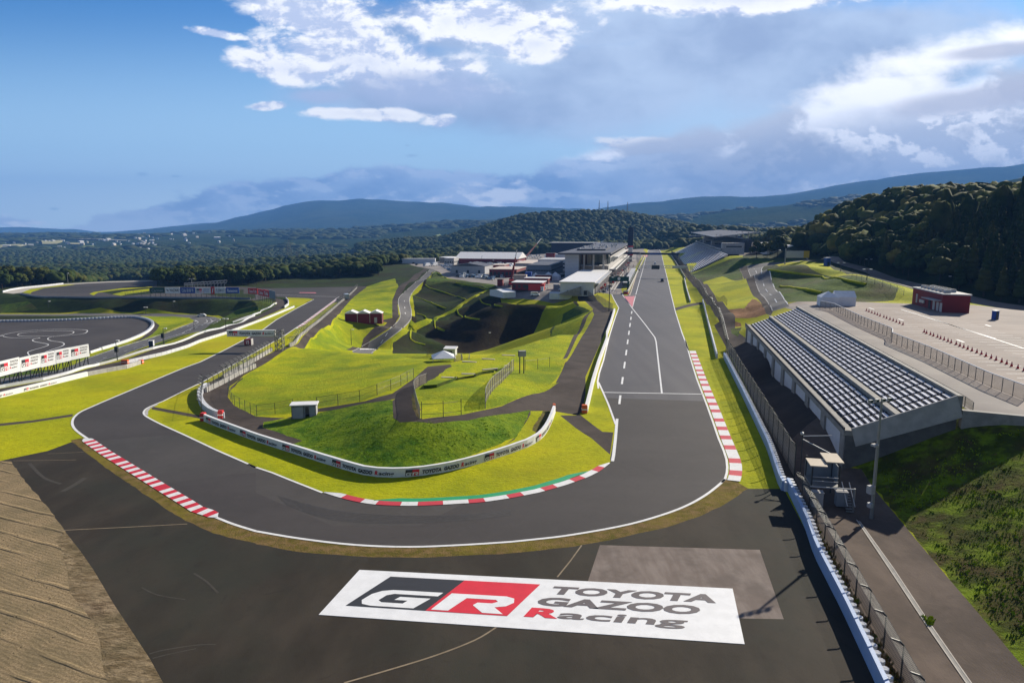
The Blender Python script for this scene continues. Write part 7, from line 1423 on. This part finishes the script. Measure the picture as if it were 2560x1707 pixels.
# turf seats cut into the infield slope
for x0, y0, x1, y1 in ((610, 490, 830, 500), (905, 440, 1130, 450), (1215, 380, 1440, 385), (1530, 322, 1620, 328), (920, 262, 1120, 268), (1210, 222, 1390, 228), (1500, 165, 1690, 172)):
    P_ = hits('M', [(x0, y0), (x1, y1)]); mb = MB(); a, b = Vector(P_[0]), Vector(P_[1]); d = (b-a); d.z = 0; d.normalize(); n_ = Vector((-d.y, d.x, 0)); z = max(a.z, b.z)+.1
    q = [a+n_*-.3, b+n_*-.3, b+n_*.3, a+n_*.3]; mb.hexa([(p.x, p.y, z-1.3) for p in q], [(p.x, p.y, z+.02) for p in q], 'drain_concrete'); tag(mb.build('terrace_step'), None, None, None, 'structure')
def turf_step(c, pts, h, back):
    P_ = hits(c, pts); P_ = even([Vector((p[0], p[1])) for p in P_], 1.2); mb = MB(); R_ = []
    for p in P_:
        f = p.normalized()*back; a = (p.x, p.y, h1(p.x, p.y)-.3); t = (p.x, p.y, h1(p.x, p.y)+h); q = (p.x+f.x, p.y+f.y, h1(p.x+f.x, p.y+f.y)-.1); R_.append((a, t, q))
    for a, b in zip(R_[:-1], R_[1:]): mb.face([a[0], b[0], b[1], a[1]], 'rough_grass'); mb.face([a[1], b[1], b[2], a[2]], 'meadow_grass')
    mb.face([R_[0][0], R_[0][1], R_[0][2]], 'bowl_floor'); mb.face([R_[-1][2], R_[-1][1], R_[-1][0]], 'bowl_floor'); tag(mb.build('turf_step'), kind='structure')
for l, h in (([(350, 655), (540, 640), (760, 560), (830, 520)], .6), ([(850, 530), (940, 510), (1090, 490)], .45), ([(1110, 480), (1200, 445), (1380, 420)], .6), ([(1430, 400), (1510, 372), (1600, 350)], .4)): turf_step('M', l, h, 5)
# ------------------------------------------------------------------ clumps on the rough bank at the lower right and on the mound
def tufts(name, poly, dens, hgt, label, mats, patch=None, seed=3, spread=.5, yscale=1.0):
    r = np.random.default_rng(seed); xs = [p[0] for p in poly]; ys = [p[1] for p in poly]; A_ = (max(xs)-min(xs))*(max(ys)-min(ys)); n = int(A_*dens)
    X = r.uniform(min(xs), max(xs), n); Y = r.uniform(min(ys), max(ys), n); m = in_poly(X, Y, poly)
    if patch: m &= (vnoise(X/patch+3, Y/patch, seed+20)*.65+vnoise(X/(patch*.35), Y/(patch*.35), seed+21)*.35) > r.uniform(.42, .60, n)
    X, Y = X[m], Y[m]; n = len(X); Z = hh(X, Y); k = 5; idx = np.repeat(np.arange(n), k); sc = (.5+r.random(n))[idx]; ang = r.random(n*k)*6.283
    cx, cy = X[idx]+r.normal(size=n*k)*spread*.4, Y[idx]+r.normal(size=n*k)*spread*.4; w_ = hgt*.55*sc*(0.6+r.random(n*k)); hz = hgt*sc*(.5+.8*r.random(n*k)); lx, ly = r.normal(size=n*k)*hgt*.5, r.normal(size=n*k)*hgt*.5
    a = np.column_stack([cx-np.cos(ang)*w_, cy-np.sin(ang)*w_, Z[idx]-.05]); b = np.column_stack([cx+np.cos(ang)*w_, cy+np.sin(ang)*w_, Z[idx]-.05]); c = np.column_stack([cx+lx, cy+ly, Z[idx]+hz])
    V = np.stack([a, b, c], 1).reshape(-1, 3); F = np.arange(n*k*3).reshape(-1, 3); me = np_mesh(name, V, F, mats, r.integers(0, len(mats), n)[idx]); o = bpy.data.objects.new(name, me); COL.objects.link(o); tag(o, label, 'grass', kind='stuff'); return o
mat('tuft_bright', (.200, .300, .010), (.320, .380, .014), .3, 5, .95, spec=.05); mat('tuft_dark', (.060, .100, .010), (.110, .150, .014), .3, 5, .95, spec=.05); mat('tuft_brown', (.13, .09, .04), (.20, .15, .06), .4, 5, .95, spec=.05); mat('tuft_mound', (.100, .240, .006), (.200, .340, .008), .5, 5, .95, spec=.05)
bank_poly = stp((12, 28.0), (84, 28.2), (91, 29), (91, 39), (89, 60), (60, 85), (12, 60))
tufts('bank_grass', bank_poly, 5, .13, 'thick uneven grass clumps on the bank at the lower right', ['tuft_bright', 'tuft_bright', 'tuft_dark'], patch=7.5, seed=5)
tufts('bank_scrub', bank_poly, .9, .14, 'dark and brown scrub between the grass clumps on the lower right bank', ['tuft_dark', 'tuft_brown', 'tuft_dark'], seed=9)
mp_ = [tuple(p[:2]) for p in hits('N', [(100, 350), (450, 560), (800, 585), (1350, 510), (1850, 330), (2000, 100), (1300, 190), (900, 200), (780, 60), (300, 150), (20, 260)])]
tufts('mound_grass', mp_, 4.0, .08, 'long green grass growing on the front slope of the mound', ['tuft_mound'], patch=4, seed=11, spread=.35)
tufts('verge_weeds', stp((22, 17.35), (84, 17.4), (84, 18.2), (22, 18.2)), 10, .22, 'dry weeds growing between the near tyre wall and the fence', ['tuft_brown', 'tuft_brown', 'tuft_dark'], seed=13)
gp = [tuple(p[:2]) for p in hits('H', [(1420, 960), (1500, 960), (1530, 1030), (1460, 1040)])]; tufts('weed_clump', gp, 25, .22, 'small green weed clump growing in the drain line', ['tuft_bright'], seed=15, spread=.2)
# ------------------------------------------------------------------ cones
def cones():
    mb = MB(); mb.box(-.24, .24, -.24, .24, 0, .06, 'bright_red'); mb.tube((0, 0, .05), (0, 0, .75), .20, 'bright_red', 8, .04); c0 = mb.data('cone'); wb = MB(); wb.tube((0, 0, .36), (0, 0, .50), .128, 'white_paint', 8, .10); b0 = wb.data('band')
    A_, B_ = [hit(*q) for q in cr('F', [(905, 1312), (1242, 1440)])]; C_ = hit(*cr('F', [(1430, 1508)])[0]); D_ = hit(*cr('G', [(2345, 465)])[0])
    for a, b, n, lb, g in ((A_, B_, 13, 'small red cone in the farther row of cones on the car park', 'farther row of red cones'), (C_, D_, 24, 'red cone in the longer nearer row of cones on the car park', 'nearer row of red cones')):
        a, b = Vector(a), Vector(b)
        for i in range(n):
            p = a.lerp(b, i/(n-1)); e = empty('traffic_cone', (p.x+random.uniform(-.1, .1), p.y+random.uniform(-.1, .1), h1(p.x, p.y)), random.random()*3, lb, 'cone', g); e.scale = (1.05,)*3
            for nm, me in (('cone', c0), ('band', b0)): o = bpy.data.objects.new(nm, me); COL.objects.link(o); o.parent = e
cones()
# ------------------------------------------------------------------ vehicles
def car_parts(kind, paint):
    L, W, H_ = {'car': (4.3, 1.75, 1.45), 'van': (4.7, 1.85, 2.05), 'truck': (7.5, 2.3, 3.1)}[kind]; mb = MB(); h = L/2; w_ = W/2
    if kind == 'car': prof = [(-h, .35), (-h, .85), (-h+.35, .95), (-h+.9, .98), (-h+1.5, 1.40), (h-1.0, 1.45), (h-.3, 1.0), (h, .9), (h, .35)]
    elif kind == 'van': prof = [(-h, .35), (-h, .95), (-h+.7, 1.15), (-h+1.3, 1.95), (h-.2, 2.05), (h, 1.8), (h, .35)]
    else: prof = [(-h, .5), (-h, 1.6), (-h+.3, 2.5), (-h+1.7, 2.5), (-h+1.7, 3.1), (h, 3.1), (h, .5)]
    n = len(prof); ins = lambda z: w_ if z < 1.1 or kind == 'truck' else w_*.84
    vs = [(x, -ins(z), z) for x, z in prof]+[(x, ins(z), z) for x, z in prof]; mb.mesh(vs, [tuple(range(n)), tuple(reversed(range(n, 2*n)))]+[(i, n+i, n+(i+1) % n, (i+1) % n) for i in range(n)], paint); body = mb.data('body')
    g = MB()
    if kind == 'car': z0, z1, xs = 1.0, 1.38, (-h+.95, -h+1.5, h-1.0, h-.45)
    elif kind == 'van': z0, z1, xs = 1.2, 1.75, (-h+.75, -h+1.15, h-.5, h-.3)
    else: z0, z1, xs = 1.6, 2.3, (-h-.02, -h+.25, -h+1.2, -h+1.2)
    for s_ in (-1, 1): g.face([(xs[0]+.1, s_*(ins(z0)*1.0+.02), z0), (xs[3], s_*(ins(z0)+.02), z0), (xs[2], s_*(ins(z1+.2)+.03), z1), (xs[1], s_*(ins(z1+.2)+.03), z1)], 'glass')
    g.face([(xs[0]-.05, -w_*.8, z0+.02), (xs[0]-.05, w_*.8, z0+.02), (xs[1]-.05, w_*.76, z1+.02), (xs[1]-.05, -w_*.76, z1+.02)], 'glass'); glass = g.data('window')
    wm = MB(); wm.tube((0, -.11, 0), (0, .11, 0), .33 if kind != 'truck' else .45, 'rubber', 10); return body, glass, wm.data('wheel'), (L, W)
CARS = {}
def car(x, y, rz, kind='car', paint='car_white', label='', group=None, z=None, wheels=True):
    k = (kind, paint)
    if k not in CARS: CARS[k] = car_parts(kind, paint)
    b, g, wmesh, (L, W) = CARS[k]; e = empty({'car': 'parked_car', 'van': 'parked_van', 'truck': 'box_truck'}[kind], (x, y, h1(x, y) if z is None else z), rz, label, kind, group)
    for nm, me in (('body', b), ('window', g)): o = bpy.data.objects.new(nm, me); COL.objects.link(o); o.parent = e
    if wheels:
        for a in (-L*.32, L*.32):
            for c in (-W/2+.08, W/2-.08): o = bpy.data.objects.new('wheel', wmesh); COL.objects.link(o); o.location = (a, c, .33 if kind != 'truck' else .45); o.parent = e
    return e
CN = {'car_white': 'white', 'car_silver': 'silver', 'car_blue': 'dark blue', 'car_black': 'black', 'car_red': 'red'}
def row(c, a, b, n, ang, where, group, pal, kinds=('car', 'car', 'van'), jit=.6, wheels=True, skip=.08):
    A_, B_ = [Vector(p) for p in hits(c, [a, b])]
    for i in range(n):
        if random.random() < skip: continue
        p = A_.lerp(B_, i/max(1, n-1)); pt = random.choice(pal); k = random.choice(kinds)
        car(p.x+random.uniform(-jit, jit)*.5, p.y+random.uniform(-jit, jit), ang+random.uniform(-.06, .06)+(math.pi if random.random() < .4 else 0), k, pt, CN[pt]+' '+k+' '+where, group, wheels=wheels)
W_ = ['car_white', 'car_white', 'car_silver', 'car_blue', 'car_black']
row('V', (330, 965), (1000, 1030), 19, R(70), 'parked in the front row along the bowl edge', 'front row of vehicles at the bowl edge', W_)
row('V', (380, 940), (960, 985), 14, R(70), 'parked in the second row behind the bowl edge', 'second row of vehicles at the bowl edge', W_)
row('V', (60, 780), (290, 900), 12, R(40), 'parked beside the access road at the left of the paddock', 'vehicles beside the top of the access road', ['car_blue', 'car_silver', 'car_white'])
row('V', (110, 740), (300, 840), 9, R(40), 'parked behind those beside the access road', 'second line of vehicles near the access road', ['car_blue', 'car_white', 'car_silver'])
row('V', (1000, 830), (1330, 800), 9, R(75), 'between the small red building and the crane', 'vehicles between the red building and the crane', ['car_white', 'car_silver'])
row('V', (1450, 760), (2200, 745), 20, R(80), 'beside the pale awning in the middle of the paddock', 'vehicles beside the pale awning', ['car_white', 'car_white', 'car_silver'], wheels=False)
row('V', (2060, 1000), (2280, 960), 7, R(20), 'by the foot of the pit building stair tower', 'vehicles by the stair tower', ['car_black', 'car_silver', 'car_white'])
for i_ in range(14): tent('V', 1000+i_*32, 815-(i_ % 3)*14, 3.2, 3.2, 2.1, 1.2, 'small white pointed awning in the row behind the tan roofed building', False); COL.objects[-1]
for o in [o for o in COL.objects if o.get('label', '').startswith('small white pointed awning')]: o['group'] = 'small white awnings in the paddock'
for j, yy in enumerate((735, 752, 770, 790)):
    row('V', (570+j*25, yy), (1250-j*60, yy+6), 22-j*3, R(80), 'in the packed car park before the white marquee, row %s' % ['one', 'two', 'three', 'four'][j], 'packed vehicles before the white marquee', ['car_white', 'car_white', 'car_silver', 'car_black'], wheels=False)
for j, yy in enumerate((590, 605, 625)): row('V', (1030+j*20, yy), (2250, yy+4), 26, R(80), 'parked far back below the trees, line %s' % ['one', 'two', 'three'][j], 'vehicles parked below the trees at the back of the paddock', ['car_white', 'car_silver', 'car_white'], wheels=False, skip=.2)
row('V', (950, 990), (1180, 985), 6, R(80), 'parked before the broad tan roofed building', 'vehicles before the tan roofed building', W_)
row('B', (1700, 372), (1990, 378), 16, R(85), 'on the gravel lot left of the access road', 'vehicles left of the access road', ['car_white', 'car_silver', 'car_black', 'car_white'])
for c, px, py, k, pt, a, lb in (('V', 1440, 1215, 'van', 'car_silver', 0, 'silver van standing before the pale roofed office hut'), ('V', 1660, 1205, 'van', 'car_white', 0, 'white van beside the red office hut'), ('V', 1750, 1320, 'van', 'car_white', R(172), 'white van parked alone near the edge above the bowl'), ('V', 1930, 1180, 'car', 'car_white', R(60), 'white car right of the red office hut'), ('V', 2260, 1230, 'van', 'car_silver', R(10), 'grey vehicle by the two white storage tents'), ('W', 780, 1190, 'car', 'car_black', R(80), 'black car at the corner of the pit garages'),
    ('E', 873, 372, 'van', 'car_white', R(78), 'white vehicle far up the main straight behind the light panel'), ('E', 937, 530, 'van', 'car_black', R(78), 'dark vehicle driving down the main straight'), ('E', 722, 428, 'car', 'car_black', R(78), 'dark vehicle beside the pit wall near the lattice gantry'), ('B', 1345, 690, 'truck', 'car_silver', R(-70), 'grey truck standing by the fence at the far bend'), ('A', 1850, 1070, 'car', 'car_white', R(10), 'white car at the end of the dashed road'), ('E', 150, 600, 'car', 'car_silver', 0, 'silver car by the white storage tents'),
    ('B', 2080, 390, 'truck', 'car_white', R(60), 'white truck at the top of the access road'), ('B', 2150, 385, 'truck', 'car_white', R(60), 'second white truck with a red cab side at the top of the access road'), ('X', 1330, 870, 'truck', 'car_black', R(80), 'dark truck on the terrace behind the far grandstand'), ('X', 1600, 790, 'car', 'car_black', 0, 'dark car left of the round trees')):
    x, y, z = hit(*cr(c, [(px, py)])[0]); car(x, y, a, k, pt, lb)
# white transporters behind the trees, left of the paddock
x, y, z = hit(*cr('B', [(2010, 362)])[0]); m_ = MB(); m_.box(-16, 16, -3, 3, 0, 4.5, 'wall_white'); m_.box(-16.3, 16.3, -3.3, 3.3, 4.5, 4.8, 'white_roof'); o = m_.build('storage_hall'); o.location = (x, y, z); tag(o, 'long low white storage hall left of the paddock entrance', 'building')
x, y, z = hit(*cr('B', [(880, 492)])[0]); e = empty('canopy_shelter', (x, y, z), 0, 'dark shelter with a white canopy before the wood', 'shelter'); m_ = MB(); m_.box(-7, 9, -2, 4, 0, 3.2, 'stand_dark'); m_.build('wall', e); m_ = MB(); m_.box(-8, 8, -3.4, 3, 4.0, 4.35, 'white_roof'); m_.build('roof', e)
# ------------------------------------------------------------------ people and gear in the pit lane
def person_mesh():
    me = bpy.data.meshes.new('person'); V = [(0, 0, .95), (0, 0, 1.2), (0, 0, 1.42), (0, .02, 1.54), (0, .02, 1.68), (.2, 0, 1.42), (.27, .05, 1.12), (.25, .16, .88), (-.2, 0, 1.42), (-.27, .05, 1.12), (-.25, .16, .88), (.1, 0, .88), (.12, .03, .48), (.12, 0, .07), (.12, .14, .04), (-.1, 0, .88), (-.12, -.03, .48), (-.12, -.08, .07), (-.12, .06, .04)]
    E = [(0, 1), (1, 2), (2, 3), (3, 4), (2, 5), (5, 6), (6, 7), (2, 8), (8, 9), (9, 10), (0, 11), (11, 12), (12, 13), (13, 14), (0, 15), (15, 16), (16, 17), (17, 18)]; me.from_pydata(V, E, []); o = bpy.data.objects.new('person', me); COL.objects.link(o)
    md = o.modifiers.new('s', 'SKIN'); rad = [.16, .15, .16, .06, .11, .065, .05, .04, .065, .05, .04, .10, .075, .05, .05, .10, .075, .05, .05]
    for v, r in zip(me.skin_vertices[0].data, rad): v.radius = (r, r)
    me.skin_vertices[0].data[0].use_root = True; o.modifiers.new('u', 'SUBSURF').levels = 1; dg = bpy.context.evaluated_depsgraph_get(); dg.update(); out = bpy.data.meshes.new_from_object(o.evaluated_get(dg)); bpy.data.objects.remove(o); return out
flat('cloth_dark', (.03, .03, .04)); flat('cloth_white', (.6, .6, .6)); flat('cloth_red', (.4, .03, .03)); flat('skin', (.5, .33, .24))
PM = {}
for c in ('cloth_dark', 'cloth_white', 'cloth_red'):
    me = person_mesh(); me.materials.clear(); me.materials.append(MATS[c]); me.materials.append(MATS['skin']); mi = [1 if p.center.z > 1.52 else 0 for p in me.polygons]; me.polygons.foreach_set('material_index', mi); PM[c] = me
for i in range(30):
    c = random.choice(list(PM)); s_, t = random.uniform(345, 620), random.uniform(-27.5, -16.5); o = bpy.data.objects.new('person', PM[c]); COL.objects.link(o); p = st(s_, t); o.location = (p[0], p[1], h1(*p[:2])); o.rotation_euler = (0, 0, random.random()*6.28)
    tag(o, {'cloth_dark': 'person in dark clothes', 'cloth_white': 'person in pale clothes', 'cloth_red': 'person in red clothes'}[c]+' standing in the pit lane before the garages', 'person', 'people in the pit lane')
def gear():
    kinds = []
    for pal in (('rubber', 'bright_red'), ('dark_steel', 'pale_steel'), ('wood', 'tan_roof'), ('rubber', 'wall_white')):
        mb = MB()
        for a in (-.9, -.2, .5):
            for b in (0, .26, .52): mb.tube((a, 0, .1+b), (a, 0, .34+b), .34, pal[0], 10)
        mb.box(-1.4, 1.1, -.5, .5, .02, .1, pal[1]); mb.box(1.1, 1.9, -.5, .5, 0, 1.2, pal[1]); mb.tube((-1.35, -.45, .1), (-1.35, -.45, 1.3), .05, pal[1]); mb.tube((-1.35, .45, .1), (-1.35, .45, 1.3), .05, pal[1]); kinds.append(mb.data('tyre_trolley'))
    nm = ('red', 'steel', 'tan', 'white')
    for i in range(110):
        k = random.randrange(4); s_ = random.uniform(345, 700); t = random.uniform(-29.2, -24.5+(s_-345)*.004); p = st(s_, t); o = bpy.data.objects.new('tyre_trolley', kinds[k]); COL.objects.link(o); o.location = (p[0], p[1], h1(*p[:2])); o.rotation_euler = (0, 0, random.random()*6.28)
        tag(o, nm[k]+' trolley stacked with tyres in front of the pit garages', 'trolley', 'tyre trolleys before the pit garages')
gear()
# ------------------------------------------------------------------ plain at the left: fields, town, pylons, masts
def drape(mb, c, pts, m, off=1.2):
    P = []
    for q in cr(c, pts):
        dx, dy, dz = ray(*q); k = np.linspace(900, 12000, 1200); Z = CAMH+dz*k; b = np.nonzero(Z <= hall(dx*k, dy*k)+2)[0]; kk = k[b[0]] if len(b) else k[-1]; P.append((dx*kk, dy*kk))
    z = max(float(hall(p[0], p[1])) for p in P)
    cx = sum(p[0] for p in P)/len(P); cy = sum(p[1] for p in P)/len(P)
    mb.face([(p[0], p[1], float(hall(p[0], p[1]))+off+3) for p in P], m)
mat('field', (.34, .32, .14), (.44, .40, .20), .004, 4, .95); mat('field_green', (.16, .22, .04), (.24, .28, .06), .004, 4, .95)
mb = MB()
for l, m_ in (([(0, 415), (180, 410), (300, 425), (430, 440), (250, 455), (0, 450)], 'field'), ([(380, 378), (580, 372), (570, 392), (520, 408), (390, 410)], 'field'), ([(640, 398), (760, 400), (740, 412), (650, 410)], 'field'), ([(920, 460), (1040, 462), (1080, 475), (930, 480)], 'field'), ([(1600, 90), (1860, 60), (1860, 70), (1640, 100)], 'field_green'), ([(0, 455), (250, 452), (280, 468), (0, 472)], 'field_green'),
             ([(60, 585), (260, 570), (270, 640), (110, 655)], 'field'), ([(700, 430), (860, 425), (880, 440), (720, 448)], 'field_green'), ([(1090, 432), (1200, 430), (1190, 445), (1085, 448)], 'field')): drape(mb, 'A', l, m_)
drape(mb, 'B', [(1600, 195), (1860, 160), (1865, 180), (1640, 205)], 'field_green'); drape(mb, 'B', [(2050, 140), (2200, 98), (2215, 106), (2080, 155)], 'field_green')
tag(mb.build('fields'), kind='structure')
mb = MB(); drape(mb, 'A', [(1240, 458), (1330, 400), (1290, 385), (1305, 383), (1350, 398), (1290, 455)], 'drain_concrete', 3); drape(mb, 'A', [(1310, 450), (1375, 398), (1385, 398), (1345, 445)], 'drain_concrete', 3); drape(mb, 'A', [(500, 358), (850, 362), (1200, 378), (1200, 382), (850, 367), (500, 362)], 'drain_concrete', 3); tag(mb.build('highway'), kind='structure')
def house_mesh(wl, rf, w_, d, h):
    mb = MB(); mb.box(-w_/2, w_/2, -d/2, d/2, -3, h, wl); mb.mesh([(-w_/2-1, -d/2-1, h), (w_/2+1, -d/2-1, h), (w_/2+1, d/2+1, h), (-w_/2-1, d/2+1, h), (-w_/2-1, 0, h+h*.4), (w_/2+1, 0, h+h*.4)], [(0, 1, 5, 4), (2, 3, 4, 5), (0, 4, 3), (1, 2, 5), (3, 2, 1, 0)], rf); return mb.data('house')
HM = [house_mesh('wall_white', 'grey_roof', 22, 14, 8), house_mesh('pale_concrete', 'white_roof', 40, 18, 9), house_mesh('wall_white', 'dark_roof', 16, 12, 9), house_mesh('cream', 'white_roof', 26, 16, 10)]
for i in range(80):
    px, py = (random.uniform(0, 1500), random.uniform(345, 470)) if i % 3 else (random.uniform(850, 2200), random.uniform(300, 420)); q = cr('A', [(px, py)])[0]; dx, dy, dz = ray(*q); k = np.linspace(1200, 9000, 700); b = np.nonzero(CAMH+dz*k <= hall(dx*k, dy*k)+1)[0]
    if not len(b) or k[b[0]] < 2300: continue
    kk = k[b[0]]; o = bpy.data.objects.new('house', HM[i % 4]); COL.objects.link(o); o.location = (dx*kk, dy*kk, float(hall(dx*kk, dy*kk))+2); o.rotation_euler = (0, 0, random.random()*3); f = random.uniform(.3, .7); o.scale = (f, f, f)
    tag(o, ['white house with a grey roof', 'long pale building', 'white house with a dark roof', 'cream building with a white roof'][i % 4]+' in the far town on the plain', 'house', 'houses of the far town')
X, Y = spots(-4200, 2600, 2400, 5200, 62); keep = (vnoise(X/420, Y/420, 31) > .50); X, Y = X[keep], Y[keep]; Z = hall(X, Y); s = .6+.8*RNG.random(len(X)); P_ = np.column_stack([X, Y, Z+3]); S_v = np.column_stack([30*s, 24*s, 10*s]); V, F = merge_blobs(P_, S_v, ICO2, .30)
o = bpy.data.objects.new('far_groves', np_mesh('far_groves', V, F, ['foliage_dark', 'foliage_olive'], np.repeat(RNG.integers(0, 2, len(P_)), len(ICO2[1])))); COL.objects.link(o); tag(o, 'scattered dark groves on the hazy plain', 'woodland', kind='stuff')
def pylon(c, px, py, topy, Y0, label, w_=7, arms=3, name='power_pylon', m='mesh_grey'):
    q = cr(c, [(px, py)])[0]; b = atY(q[0], q[1], Y0); t = atY(*cr(c, [(px, topy)])[0], Y0); H2 = t[2]-b[2]; mb = MB(); e = empty(name, b, .3, label, 'pylon')
    for a in (-1, 1):
        for d in (-1, 1): mb.tube((a*w_/2, d*w_/2, -4), (a*w_*.08, d*w_*.08, H2), .28, m, 4, .16)
    for i in range(7):
        f = 1-i/7*.84; g = 1-(i+1)/7*.84; z0, z1 = H2*i/7, H2*(i+1)/7
        for d in (-1, 1): mb.tube((-w_/2*f, d*w_/2*f, z0), (w_/2*g, d*w_/2*g, z1), .14, m, 4); mb.tube((w_/2*f, d*w_/2*f, z0), (-w_/2*g, d*w_/2*g, z1), .14, m, 4)
    mb.build('tower', e); mb = MB()
    for i in range(arms): z = H2*(.68+.13*i); mb.tube((-w_*(.85-.12*i), 0, z), (w_*(.85-.12*i), 0, z), .2, m, 4)
    if arms: mb.build('crossarm', e)
pylon('B', 822, 300, 145, 950, 'tall lattice power pylon rising from the wood in the middle distance', 9)
pylon('B', 890, 300, 250, 1000, 'shorter lattice pylon right of the tall one', 6, 2)
for px, top, lb in ((1376, 460, 'leftmost thin mast on the crest of the central hill'), (1396, 462, 'second thin mast on the crest of the central hill'), (1441, 464, 'rightmost thin mast on the crest of the central hill')): pylon('D', px, 484, top, 1850, lb, 3, 1, 'radio_mast')
for px, lb in ((44, 'left one of two tall pylons on the skyline at the far left'), (96, 'right one of two tall pylons on the skyline at the far left')): pylon('A', px, 335, 292 if px < 60 else 285, 4300, lb, 16, 2)
# white stadium-like scaffold behind the boards and bullhorn lamp
x, y, z = hit(*cr('T', [(1040, 60)])[0]); e = empty('scaffold_stand', (x, y, z), 0, 'low white scaffold structure rising behind the advertising boards', 'scaffold'); mb = MB()
for i in range(13): mb.tube((-13+i*2.2, 0, 0), (-13+i*2.2, 0, 2.6+i*.16), .10, 'pale_steel', 4); mb.tube((-13+i*2.2, 0, 1.4), (-10.8+i*2.2, 0, 2.6+i*.16), .07, 'pale_steel', 4)
mb.tube((-13, 0, 2.6), (15, 0, 4.7), .16, 'white_paint', 5); mb.tube((-13, 0, 1.4), (15, 0, 3.3), .12, 'white_paint', 5); mb.build('frame', e)
pole('T', 835, 62, 835, -180 if False else -90, 'white mast with a twin lamp head behind the blue advertising board', arm=1.2, m='pale_steel')
